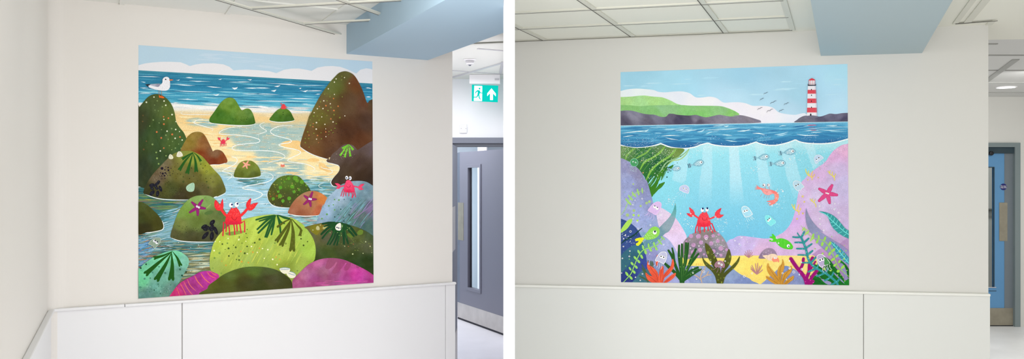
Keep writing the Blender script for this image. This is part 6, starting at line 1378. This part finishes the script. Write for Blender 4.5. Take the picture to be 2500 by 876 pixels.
jelly(B, 'printed_jellyfish', 'white jellyfish in the open water', E7, [(705, 460), (720, 435), (755, 427), (800, 450), (835, 495), (862, 545), (845, 550), (830, 560), (815, 572), (800, 580), (785, 575), (760, 585), (735, 555), (715, 510)], (164, 214, 232), (244, 250, 252), [(745, 500, 20, 8, 746, 497), (778, 488, 20, 8, 780, 485)], [[(775, 580), (780, 620), (800, 655)], [(795, 580), (800, 610), (830, 635)], [(815, 575), (830, 600), (850, 620)], [(845, 555), (860, 590), (895, 615)], [(830, 565), (850, 600), (860, 630)]], lw=1.2)
jelly(B, 'printed_jellyfish', 'aqua jellyfish in the open water', E7, [(1035, 590), (1050, 562), (1085, 555), (1120, 575), (1150, 605), (1190, 640), (1185, 670), (1150, 690), (1125, 712), (1090, 690), (1055, 650)], (128, 220, 224), (160, 232, 234), [(1085, 632, 18, 8, 1079, 622), (1108, 610, 18, 8, 1099, 601)], [[(1180, 690), (1210, 720), (1230, 720)], [(1160, 700), (1180, 740), (1200, 770)], [(1190, 680), (1230, 700), (1250, 720)]], lw=.8)
jelly(B, 'printed_jellyfish', 'white jellyfish beside the lilac reef', E8, [(328, 110), (340, 75), (370, 65), (410, 75), (450, 105), (488, 152), (470, 165), (450, 180), (440, 200), (415, 195), (405, 215), (375, 195), (340, 150)], (176, 206, 222), (238, 246, 250), [(370, 134, 14, 9, 370, 133), (402, 117, 14, 9, 401, 116)], [[(415, 215), (430, 260), (480, 290)], [(430, 200), (450, 240), (500, 260)], [(450, 190), (470, 220), (520, 245)], [(475, 170), (500, 210), (540, 222)], [(405, 215), (420, 250), (430, 280)]], lw=.9, white=True)
jelly(B, 'printed_jellyfish', 'lilac jellyfish near the sea surface', E5, [(630, 560), (650, 525), (690, 512), (730, 525), (762, 560), (735, 578), (715, 600), (690, 608), (660, 640), (640, 620)], (184, 204, 226), (230, 240, 248), [(697, 562, 13, 8, 695, 555), (665, 588, 13, 7, 662, 578)], [[(700, 620), (690, 650), (700, 670)], [(720, 605), (730, 640), (720, 660)], [(740, 590), (760, 620), (760, 640)], [(680, 630), (670, 650), (690, 680)]], lw=.8)
B.part('printed_jellyfish', 'round green jellyfish in the weed')
x, y = E3((253, 622))[0]; B.ell(x, y, 10, 9, (72, 152, 96)); B.rings([(x, y, 9.6)], .9, (150, 206, 186)); B.dots(E3((238, 612, 12), (272, 624, 12)), (200, 226, 210)); B.dots(E3((244, 618, 6), (268, 630, 6)), (20, 60, 50)); B.speckle(70, E3((170, 660), (300, 700), (280, 760), (200, 740)), (.3, .6), [(176, 206, 206), (196, 216, 220)])

# back weeds on the lower left and the coral-red plant
B.part('printed_seaweed', 'small olive weed in the lower left')
for L in ([(480, 800), (460, 680), (390, 540)], [(470, 740), (420, 640), (385, 590)], [(470, 780), (410, 740), (350, 715)], [(520, 640), (480, 560), (485, 475)], [(545, 620), (530, 560), (525, 480)], [(560, 620), (555, 540), (550, 490)]): B.stroke(G1(*L), 3.2, (74, 96, 62), (1, .6))
def leafset(name, label, tf, leaves, col, vein, veins=(), vw=.7, c2=None):
    B.part(name, label)
    for L in leaves:
        q = tf(*L); B.fill(q, grad([(*q[0], col), (*q[len(q) // 2], c2 or col)], 5, 6), grid=2.4)
    for L in veins: B.stroke(tf(*L), vw, vein, (.8, .4))
sprig('printed_seaweed', 'long lime sprig climbing from the lower left corner', G1, [(100, 812), (215, 685), (270, 560), (320, 440), (375, 345), (440, 300), (570, 262), (640, 218), (690, 160), (722, 118)],
      [(160, 680, 40, 18, 1.0), (222, 738, 34, 18, .9), (208, 600, 32, 15, 1.0), (270, 650, 30, 18, .9), (240, 522, 32, 18, .9), (302, 574, 30, 18, .9), (286, 434, 34, 17, .9), (340, 488, 32, 18, .9), (340, 340, 32, 17, 1.1), (385, 415, 36, 18, 1.1), (407, 272, 36, 17, 1.35), (445, 345, 36, 20, 1.3), (491, 245, 36, 14, 1.5), (520, 310, 32, 18, 1.0), (575, 222, 34, 15, 1.4), (608, 290, 34, 17, 1.1), (648, 172, 26, 12, 1.1), (680, 212, 24, 12, .9), (692, 120, 20, 9, 1.2), (725, 145, 20, 9, .8)], (150, 210, 100), 2.2)
B.dots(G1((197, 452, 10), (140, 558, 9), (207, 375, 7)), (110, 180, 110))
# forked dark green weed
B.part('printed_seaweed', 'dark green forked weed')
FG = (34, 84, 32)
for L, w in (([(90, 840), (95, 740), (72, 600), (48, 400), (50, 245)], 5), ([(82, 640), (92, 400), (93, 225)], 4.6), ([(92, 780), (128, 560), (150, 380), (155, 208)], 5), ([(136, 560), (172, 380), (188, 212)], 4.4), ([(98, 760), (180, 600), (250, 420), (306, 302)], 5.4), ([(200, 560), (290, 440), (346, 372)], 4.6), ([(105, 790), (220, 640), (335, 580)], 5), ([(110, 770), (250, 680), (375, 605)], 6.4), ([(95, 800), (90, 740), (100, 650)], 8)):
    q = G2(*L); w *= 1.3; B.stroke([(p[0], p[1], w * (1.15 if i == 0 else 1 if i < len(q) - 1 else .75)) for i, p in enumerate(q)], 0, FG)
for L, w in (([(1000, 830), (960, 700), (905, 560), (855, 420), (795, 320)], 5.6), ([(885, 500), (872, 380), (852, 285)], 4.2), ([(980, 760), (885, 650), (800, 575), (735, 515)], 6)):
    q = G1(*L); w *= 1.25; B.stroke([(p[0], p[1], w * (1 if i < len(q) - 1 else .7)) for i, p in enumerate(q)], 0, FG)
for L in ([(92, 780), (80, 500), (75, 300)], [(110, 720), (140, 500), (155, 300)], [(130, 700), (220, 520), (280, 380)], [(150, 720), (250, 650), (330, 600)], [(110, 640), (95, 400)]): B.stroke(G2(*L), .7, (86, 136, 62), (.5, .3))
B.dots(G2((52, 425, 9), (128, 380, 9), (228, 445, 9), (158, 615, 11), (66, 570, 8), (195, 540, 8), (228, 690, 7), (2, 510, 8), (116, 570, 7)), (116, 160, 70)); B.stroke(G2((108, 430), (112, 470), (110, 520)), 2.2, (236, 226, 96))
leafset('printed_seaweed', 'coral red leafy plant', G1, [[(482, 482), (500, 540), (565, 585), (625, 650), (645, 740), (640, 840), (600, 770), (540, 705), (490, 625), (466, 560)], [(448, 658), (500, 700), (560, 722), (605, 770), (640, 840), (540, 810), (480, 770), (450, 710)],
        [(640, 840), (645, 720), (662, 620), (690, 560), (716, 560), (720, 640), (712, 740), (690, 840)], [(858, 448), (882, 520), (865, 600), (800, 685), (735, 740), (700, 840), (680, 830), (705, 720), (760, 640), (828, 560)], [(905, 662), (898, 710), (845, 765), (770, 812), (720, 840), (700, 830), (775, 750), (850, 690)], [(620, 390), (650, 430), (640, 500), (620, 560), (600, 500)]], (226, 92, 62), (150, 44, 30),
        [[(490, 520), (560, 640), (610, 700), (650, 830)], [(450, 680), (560, 760), (620, 820)], [(700, 580), (675, 700), (670, 830)], [(860, 480), (820, 600), (730, 710), (690, 820)], [(890, 690), (800, 760), (720, 820)]], c2=(216, 80, 56))
jelly(B, 'printed_jellyfish', 'white-outlined jellyfish over the red plant', G1, [(592, 475), (612, 430), (655, 370), (700, 342), (748, 345), (770, 378), (764, 440), (738, 505), (712, 532), (698, 510), (680, 512), (665, 494), (645, 500), (630, 480), (612, 488)], (188, 188, 214), (246, 246, 252), [(684, 415, 24, 10, 682, 410), (722, 428, 24, 10, 722, 424)], [[(600, 490), (590, 540), (555, 565)], [(630, 500), (630, 550), (605, 585)], [(655, 510), (660, 560), (640, 600)], [(680, 520), (695, 570), (675, 615)]], lw=1.3)
B.part('printed_seaweed', 'olive plant with spotted blades')
OL, OL2 = (80, 84, 32), (70, 76, 26)
for L in ([(448, 208), (500, 240), (560, 320), (610, 420), (650, 520), (680, 620), (700, 730), (660, 730), (600, 620), (530, 500), (480, 400), (452, 300)], [(402, 404), (440, 470), (520, 540), (600, 610), (680, 700), (720, 840), (635, 840), (600, 720), (540, 630), (460, 560), (415, 480)],
          [(808, 298), (840, 370), (845, 450), (810, 550), (750, 630), (715, 700), (690, 740), (690, 620), (715, 520), (760, 420)], [(976, 408), (962, 490), (900, 580), (820, 655), (755, 725), (715, 840), (660, 840), (690, 720), (750, 650), (840, 570), (920, 490)]):
    q = G2(*L); B.fill(q, grad([(*q[0], OL), (*q[5], OL2)], 5, 7), grid=2.4)
B.dots(G2((490, 352, 18, 24), (588, 425, 14, 20), (530, 465, 14, 16), (824, 415, 14, 22), (552, 380, 8), (800, 510, 12, 14), (870, 600, 8), (655, 690, 10, 14), (740, 738, 12), (645, 770, 10), (700, 808, 12, 16), (548, 605, 9), (468, 530, 8), (935, 500, 7), (686, 742, 7), (520, 290, 8)), (122, 132, 52))
jelly(B, 'printed_jellyfish', 'small mauve jellyfish on the olive plant', G2, [(595, 555), (605, 515), (640, 485), (680, 478), (720, 495), (745, 540), (735, 585), (715, 570), (700, 585), (680, 560), (660, 580), (640, 565), (620, 580)], (150, 116, 122), (190, 120, 180), [(660, 515, 18, 6, 661, 512), (700, 537, 18, 6, 702, 533)], [[(620, 580), (600, 600), (560, 615)], [(650, 580), (640, 630), (620, 660)], [(680, 580), (690, 640), (670, 665)], [(705, 580), (700, 620), (720, 610)]], lw=.9)
leafset('printed_seaweed', 'golden brown leafy plant', G3, [[(534, 510), (550, 560), (600, 620), (660, 690), (710, 780), (725, 850), (680, 840), (620, 760), (560, 700), (520, 630), (515, 560)], [(500, 708), (560, 730), (620, 770), (680, 810), (720, 860), (640, 835), (560, 790), (510, 750)], [(753, 450), (778, 520), (780, 590), (755, 660), (735, 740), (740, 850), (705, 850), (680, 720), (672, 650), (700, 570), (745, 520)],
        [(882, 552), (902, 600), (880, 660), (830, 720), (780, 790), (760, 860), (735, 850), (745, 740), (770, 670), (840, 620)], [(924, 705), (920, 760), (870, 800), (800, 850), (760, 860), (790, 800), (850, 745)]], (198, 144, 56), (120, 74, 24), [[(540, 560), (600, 660), (710, 800)], [(510, 725), (620, 790), (700, 840)], [(756, 500), (715, 640), (720, 830)], [(880, 600), (790, 700), (750, 840)], [(910, 730), (830, 800), (770, 850)]], c2=(190, 136, 50))

# right side leaves
B.part('printed_seaweed', 'long slate leaf curving up the reef')
B.fill(E8((516, 452), (530, 500), (560, 570), (610, 650), (680, 730), (760, 800)) + G4((430, 60), (530, 130), (640, 200), (750, 265), (860, 350), (910, 390), (910, 620), (860, 570), (760, 495), (640, 430), (540, 350), (440, 260), (385, 180), (345, 110)) + E8((560, 790), (520, 680), (505, 580), (508, 500)), grad([(1968, 515, (136, 138, 168)), (1975, 550, (132, 136, 168)), (1995, 580, (140, 142, 180)), (2040, 610, (138, 134, 180)), (2060, 640, (150, 132, 184)), (2030, 600, (132, 136, 172))], 6, 8), grid=2.6)
B.part('printed_seaweed', 'teal leaf with pale veins on the upper right')
B.fill(E8((698, 502), (760, 505), (830, 525), (900, 560), (960, 610), (1020, 680), (1080, 750), (1140, 790), (1160, 900), (1100, 880), (1020, 840), (940, 780), (880, 710), (850, 640), (820, 570), (760, 525)), (54, 146, 148))
TE = (112, 212, 208)
B.stroke(E8((700, 504), (800, 550), (880, 630), (980, 720), (1060, 790), (1130, 835)), 1.8, TE, (.6, 1))
for L in ([(820, 560), (828, 530)], [(862, 600), (880, 555)], [(905, 650), (920, 590)], [(940, 690), (965, 625)], [(985, 725), (1005, 670)], [(1035, 775), (1060, 735)], [(1085, 805), (1100, 770)], [(850, 610), (830, 600)], [(860, 665), (910, 650)], [(880, 715), (935, 690)], [(905, 760), (975, 735)], [(960, 820), (1030, 790)], [(1035, 860), (1085, 825)]): B.stroke(E8(*L), 1.2, TE, (1, 1), smooth=False)
B.part('printed_seaweed', 'teal leaf with pale veins on the lower right')
B.fill(G4((605, 222), (650, 235), (720, 290), (800, 370), (860, 440), (900, 480), (900, 560), (860, 540), (800, 500), (730, 440), (680, 370), (640, 290)), (62, 140, 160))
B.stroke(G4((610, 225), (680, 300), (760, 400), (860, 520)), 1.8, TE, (.6, 1))
for L in ([(655, 270), (665, 240)], [(690, 315), (705, 280)], [(725, 355), (745, 315)], [(765, 405), (785, 360)], [(800, 445), (820, 405)], [(830, 490), (848, 450)], [(640, 280), (665, 275)], [(660, 325), (700, 315)], [(690, 375), (735, 360)], [(720, 425), (765, 405)], [(760, 475), (805, 450)], [(800, 510), (835, 490)]): B.stroke(G4(*L), 1.1, TE, (1, 1), smooth=False)
# deep green leaves
DGB = (18, 104, 30)
for L in ([(360, 540), (420, 545), (500, 600), (580, 680), (660, 760), (720, 900), (640, 900), (560, 800), (470, 720), (400, 640)], [(480, 450), (540, 440), (600, 480), (660, 560), (740, 660), (800, 760), (840, 900), (700, 900), (640, 760), (560, 640), (500, 540)], [(740, 480), (800, 520), (860, 600), (900, 680), (900, 760), (840, 700), (780, 600)],
          [(322, 700), (360, 688), (440, 710), (520, 770), (580, 830), (620, 900), (400, 900), (350, 780)], [(820, 760), (880, 740), (900, 900), (760, 900), (720, 820)]):
    B.part('printed_leaf', 'glossy dark green broad leaf'); q = G4(*L); B.fill(q, grad([(*q[0], (26, 118, 36)), (*q[4], DGB), (*q[-1], (14, 92, 28))], 4, 7), grid=2.6)
for L in ([(420, 580), (540, 680), (680, 840)], [(540, 480), (680, 640), (790, 820)], [(340, 710), (460, 780), (560, 850)], [(780, 530), (860, 650)]): B.stroke(G4(*L), .8, (10, 66, 24), (.6, .6))
B.fill(G4((760, 520), (800, 560), (830, 640), (845, 740), (830, 755), (810, 750), (790, 680), (750, 600), (740, 540)), (136, 132, 176)); B.fill(G4((480, 740), (560, 760), (620, 790), (600, 818), (540, 800)), (140, 138, 180))
B.stroke(G4((640, 640), (720, 720), (800, 800)), 3.4, (128, 134, 170), (.3, .3))
B.part('printed_coral', 'magenta branching coral')
MG = (146, 14, 108)
for L, w in (([(62, 462), (100, 520), (150, 590), (210, 660), (260, 740), (300, 900)], 9), ([(235, 460), (222, 540), (190, 600)], 7), ([(360, 450), (320, 540), (310, 640), (270, 740)], 8), ([(425, 620), (360, 700), (330, 760), (300, 860)], 8), ([(370, 770), (340, 800), (300, 880)], 7), ([(270, 740), (290, 800), (300, 900)], 12), ([(400, 500), (350, 580), (310, 660)], 4.4)):
    q = G4(*L); B.stroke([(p[0], p[1], w) for p in q], 0, MG)
B.dots(G4((262, 693, 10), (185, 655, 8), (330, 755, 8), (370, 790, 8), (262, 775, 7), (152, 552, 5)), (206, 60, 160))
B.part('printed_seaweed', 'teal fern with rounded fingers')
TL = (48, 138, 142)
for L, w in (([(202, 165), (240, 250), (272, 340), (300, 460), (350, 540), (430, 600), (540, 660), (620, 720), (700, 800), (720, 900)], 5.5), ([(150, 105), (180, 150), (200, 170)], 3.0), ([(246, 88), (225, 130), (205, 165)], 5), ([(90, 160), (140, 165), (195, 162)], 4.4), ([(118, 236), (170, 235), (235, 240)], 4.2), ([(305, 180), (280, 205), (245, 235)], 5), ([(142, 320), (200, 322), (262, 322)], 4.2), ([(350, 255), (310, 285), (270, 315)], 4.6),
             ([(160, 408), (220, 408), (285, 412)], 3.6), ([(360, 350), (330, 375), (290, 410)], 5), ([(215, 515), (270, 515), (330, 515)], 3.8), ([(405, 440), (370, 480), (335, 520)], 4.6), ([(305, 640), (350, 620), (420, 590)], 5), ([(440, 540), (430, 570), (415, 600)], 4.2), ([(420, 700), (480, 680), (530, 655)], 4.6), ([(570, 590), (560, 630), (540, 660)], 4), ([(530, 760), (570, 740), (620, 705)], 4.6), ([(650, 650), (635, 680), (615, 715)], 4.4), ([(620, 815), (660, 800), (690, 780)], 4.6), ([(735, 730), (715, 760), (690, 790)], 5)):
    q = G4(*L); B.stroke([(p[0], p[1], w * (.85 if i == 0 and len(q) < 5 else 1)) for i, p in enumerate(q)], 0, TL)
B.dots(G4((225, 122, 6), (165, 240, 5), (252, 270, 6), (218, 325, 5), (297, 297, 6), (274, 366, 7), (255, 410, 5), (312, 395, 6), (302, 460, 7), (275, 515, 5), (368, 552, 7), (422, 585, 6), (350, 620, 5), (465, 692, 6), (535, 660, 5), (612, 708, 6), (578, 738, 5), (688, 778, 6)), (120, 206, 204))
LY = (150, 204, 84)
sprig('printed_seaweed', 'yellow-green sprig crossing the slate leaf', G4, [(370, 178), (440, 190), (520, 215), (590, 290), (650, 420), (690, 520), (750, 610), (880, 720)], [(368, 140, 32, 15, 1.9), (360, 180, 32, 14, 2.4), (447, 160, 30, 13, 1.5), (425, 222, 30, 15, 2.0), (530, 183, 32, 15, 1.9), (495, 255, 34, 18, 1.8), (600, 250, 30, 18, 2.0), (552, 318, 34, 17, 2.0), (650, 340, 30, 18, 2.3), (598, 390, 32, 18, 2.1), (697, 422, 28, 17, 2.4), (638, 472, 30, 18, 2.5), (732, 498, 28, 15, 2.2), (668, 548, 26, 17, 2.4), (778, 575, 34, 18, 2.3), (716, 630, 26, 20, 2.4)], LY, 1.8)
B.stroke(G4((200, 0), (250, 70), (300, 120), (370, 178)), 1.5, (170, 200, 130)); 
for x_, y_, a_, b_, g_ in ((235, 50, 34, 10, -.9), (262, 55, 30, 9, .3), (275, 110, 36, 12, -.9), (300, 90, 30, 10, -1.2), (345, 190, 40, 12, -1.1)):
    (px_, py_, pa_, pb_), = G4((x_, y_, a_, b_)); B.ell(px_, py_, pa_, pb_, (166, 204, 108), g_)
B.dots(G4((422, 103, 7), (500, 388, 14), (395, 322, 9), (625, 152, 7), (738, 357, 13), (822, 350, 9), (795, 395, 8), (795, 462, 12), (700, 575, 8), (750, 685, 7), (783, 715, 8), (805, 768, 8), (835, 620, 8), (706, 683, 8), (610, 622, 16, 12), (522, 600, 18), (835, 555, 5), (800, 276, 6), (845, 402, 5), (602, 558, 7)), (160, 206, 96))
jelly(B, 'printed_jellyfish', 'white-outlined jellyfish before the dark leaves', G4, [(420, 450), (425, 420), (450, 403), (490, 402), (530, 430), (570, 475), (600, 520), (580, 528), (565, 545), (545, 545), (525, 560), (505, 560), (495, 580), (460, 560), (435, 510)], (176, 162, 196), (246, 246, 252), [(465, 480, 22, 11, 464, 477), (502, 468, 22, 11, 500, 464)], [[(500, 585), (500, 620), (520, 655)], [(525, 570), (540, 610), (560, 645)], [(560, 550), (575, 590), (590, 625)], [(590, 530), (600, 580), (632, 612)], [(540, 560), (560, 600), (570, 620)]], lw=1.3)
B.fill(G4((490, 450), (540, 440), (575, 485), (598, 520), (565, 540), (530, 548), (520, 520), (525, 480)), (70, 140, 74)); 
for ex, ey, px_, py_ in ((502, 468, 500, 464),):
    (a, b, r), = G4((ex, ey, 22)); B.eye(a, b, r, r, *G4((px_, py_))[0], 1.9, (20, 20, 46))

# bubbles and drifting specks
B.part('printed_bubbles', 'white rings and dots of drifting bubbles'); B.kind = 'stuff'
B.rings(G1((215, 30, 15), (135, 90, 8), (109, 141, 9), (107, 260, 9), (205, 329, 9), (197, 410, 10), (91, 441, 9), (289, 565, 9) if False else (493, 525, 10), (721, 232, 10), (397, 678, 9), (291, 729, 8), (364, 776, 8), (80, 665, 6)), .9, WH)
B.rings(G2((465, 140, 18), (353, 253, 9), (222, 284, 8), (635, 366, 9), (263, 585, 10), (370, 588, 13), (428, 645, 16), (262, 664, 10), (317, 758, 9), (753, 484, 9), (533, 496, 8)), 1.0, WH)
B.rings(G3((592, 156, 12), (692, 208, 10), (169, 714, 16), (288, 670, 12), (928, 650, 17), (864, 588, 13), (755, 668, 12), (814, 763, 9), (1048, 606, 13), (1040, 500, 10), (128, 122, 9), (660, 130, 8), (94, 223, 10), (28, 170, 8)), 1.0, WH)
B.rings(G4((41, 490, 8), (213, 605, 14), (46, 590, 14), (102, 643, 16), (205, 508, 9), (515, 68, 9), (178, 680, 8)), 1.1, WH)
B.rings(E6((366, 320, 9), (235, 406, 9), (236, 606, 8), (295, 650, 10), (484, 697, 10), (305, 748, 11), (746, 328, 10), (914, 532, 8), (800, 755, 8), (630, 552, 9), (200, 788, 14), (125, 843, 6), (265, 342, 6)), .9, WH)
B.rings(E4((875, 733, 11), (842, 703, 8)), .8, (222, 240, 246)); B.rings(E5((286, 574, 9), (350, 552, 7)), .8, (222, 240, 246))
B.rings(E8((33, 420, 9), (97, 394, 8), (119, 238, 10), (84, 206, 7), (183, 214, 7), (707, 427, 9), (914, 470, 9), (977, 520, 11), (990, 620, 11), (712, 604, 9), (711, 683, 11), (766, 770, 9), (924, 392, 7)), .9, WH)
B.rings(G7((890, 335, 22), (752, 388, 22), (682, 320, 18), (568, 772, 24), (495, 706, 18), (706, 720, 16)), .8, (232, 246, 248))
B.rings(G6((236, 348, 18), (180, 290, 14), (900, 430, 20), (838, 370, 18), (728, 740, 14)), .8, WH)
B.dots(G6((45, 440, 14), (112, 578, 14), (205, 605, 12), (98, 380, 9), (150, 412, 8), (252, 542, 8), (208, 686, 11), (52, 345, 9), (210, 505, 8), (912, 765, 14), (1020, 770, 12), (908, 628, 12), (1075, 512, 12), (818, 490, 9), (850, 490, 9), (980, 465, 9), (925, 525, 8), (715, 392, 10), (668, 458, 9), (838, 235, 9)), (212, 240, 248))
for q, n in ((E6((700, 280), (860, 280), (840, 420), (700, 400)), 40), (E6((860, 560), (1000, 560), (1100, 720), (940, 760)), 30), (E8((20, 180), (240, 160), (200, 460), (20, 440)), 40), (G1((80, 20), (300, 180), (240, 260), (90, 200)), 26), (G2((550, 60), (760, 180), (760, 380), (560, 420)), 26), (G3((0, 100), (400, 100), (400, 380), (0, 380)), 26),
             (E8((640, 380), (1100, 380), (1100, 500), (700, 480)), 26), (E7((330, 600), (520, 620), (460, 800), (340, 740)), 30), (E7((560, 600), (980, 660), (900, 760), (600, 760)), 14), (E7((830, 220), (940, 210), (930, 290), (840, 290)), 5), (E4((760, 680), (960, 680), (940, 790), (760, 780)), 16), (E5((40, 420), (460, 400), (560, 700), (200, 700)), 50), (E3((1040, 460), (1168, 440), (1168, 560), (1040, 560)), 16), (G1((420, 80), (640, 180), (520, 420), (380, 300)), 16)):
    B.speckle(n, q, (.35, 1.0), [WH, (226, 238, 246), (200, 226, 238)])

# lighthouse and birds
B.part('printed_lighthouse', 'red and white striped lighthouse', flat=True)
yl = [(236, 312), (312, 388), (388, 480), (480, 570), (570, 658), (658, 752), (752, 828)]
def lx(y): return 256 - (y - 236) * .030, 412 + (y - 236) * .045
for i, (a, b) in enumerate(yl):
    la, ra = lx(a); lb, rb = lx(b); c = (212, 76, 88) if i % 2 else (228, 226, 232)
    B.fill(G5((la, a), (ra, a), (rb, b), (lb, b)), c, smooth=False)
    B.fill(G5((ra - 24, a), (ra, a), (rb, b), (rb - 24, b)), mixc(c, (160, 150, 170), .3), smooth=False)
B.fill(G5((230, 822), (330, 808), (450, 824), (450, 850), (230, 850)), (112, 110, 128))
for x_, y_ in ((326, 305), (328, 415), (327, 530), (328, 650)): B.fill(G5((x_ - 10, y_ + 14), (x_ - 7, y_ - 8), (x_, y_ - 14), (x_ + 7, y_ - 8), (x_ + 10, y_ + 14)), (30, 26, 34), smooth=False)
B.fill(G5((298, 814), (300, 780), (312, 770), (326, 780), (328, 816)), (30, 26, 34), smooth=False)
B.fill(G5((248, 212), (422, 210), (412, 230), (262, 236)), (52, 56, 66), smooth=False)
B.fill(G5((284, 130), (390, 130), (388, 214), (286, 214)), (226, 218, 222), smooth=False)
for x_ in (276, 310, 355, 396): B.stroke(G5((x_, 128), (x_ + 1, 212)), .8, (206, 84, 98), (1, 1), smooth=False)
B.stroke(G5((250, 198), (420, 198)), .6, (120, 110, 124), (1, 1), smooth=False)
B.fill(G5((266, 134), (290, 108), (320, 94), (336, 84), (352, 94), (382, 106), (404, 130), (336, 126)), (214, 62, 76), smooth=False)
for pts in ([(434, 440), (446, 424), (464, 424), (476, 412), (494, 410)], [(382, 522), (394, 504), (410, 502), (422, 490), (440, 488)], [(522, 570), (538, 548), (562, 546), (584, 528), (608, 526)], [(705, 584), (718, 566), (738, 566), (752, 552), (774, 550)], [(352, 648), (366, 630), (386, 628), (400, 616), (420, 614)], [(473, 684), (490, 658), (516, 658), (538, 638), (562, 638)], [(638, 674), (652, 656), (670, 654), (684, 642), (706, 642)]):
    B.part('printed_bird', 'small dark gull in flight'); B.stroke(E2(*pts), .9, (62, 62, 78), (.4, .4))
B.flush()
print('LAYERS', A.layer, B.layer)
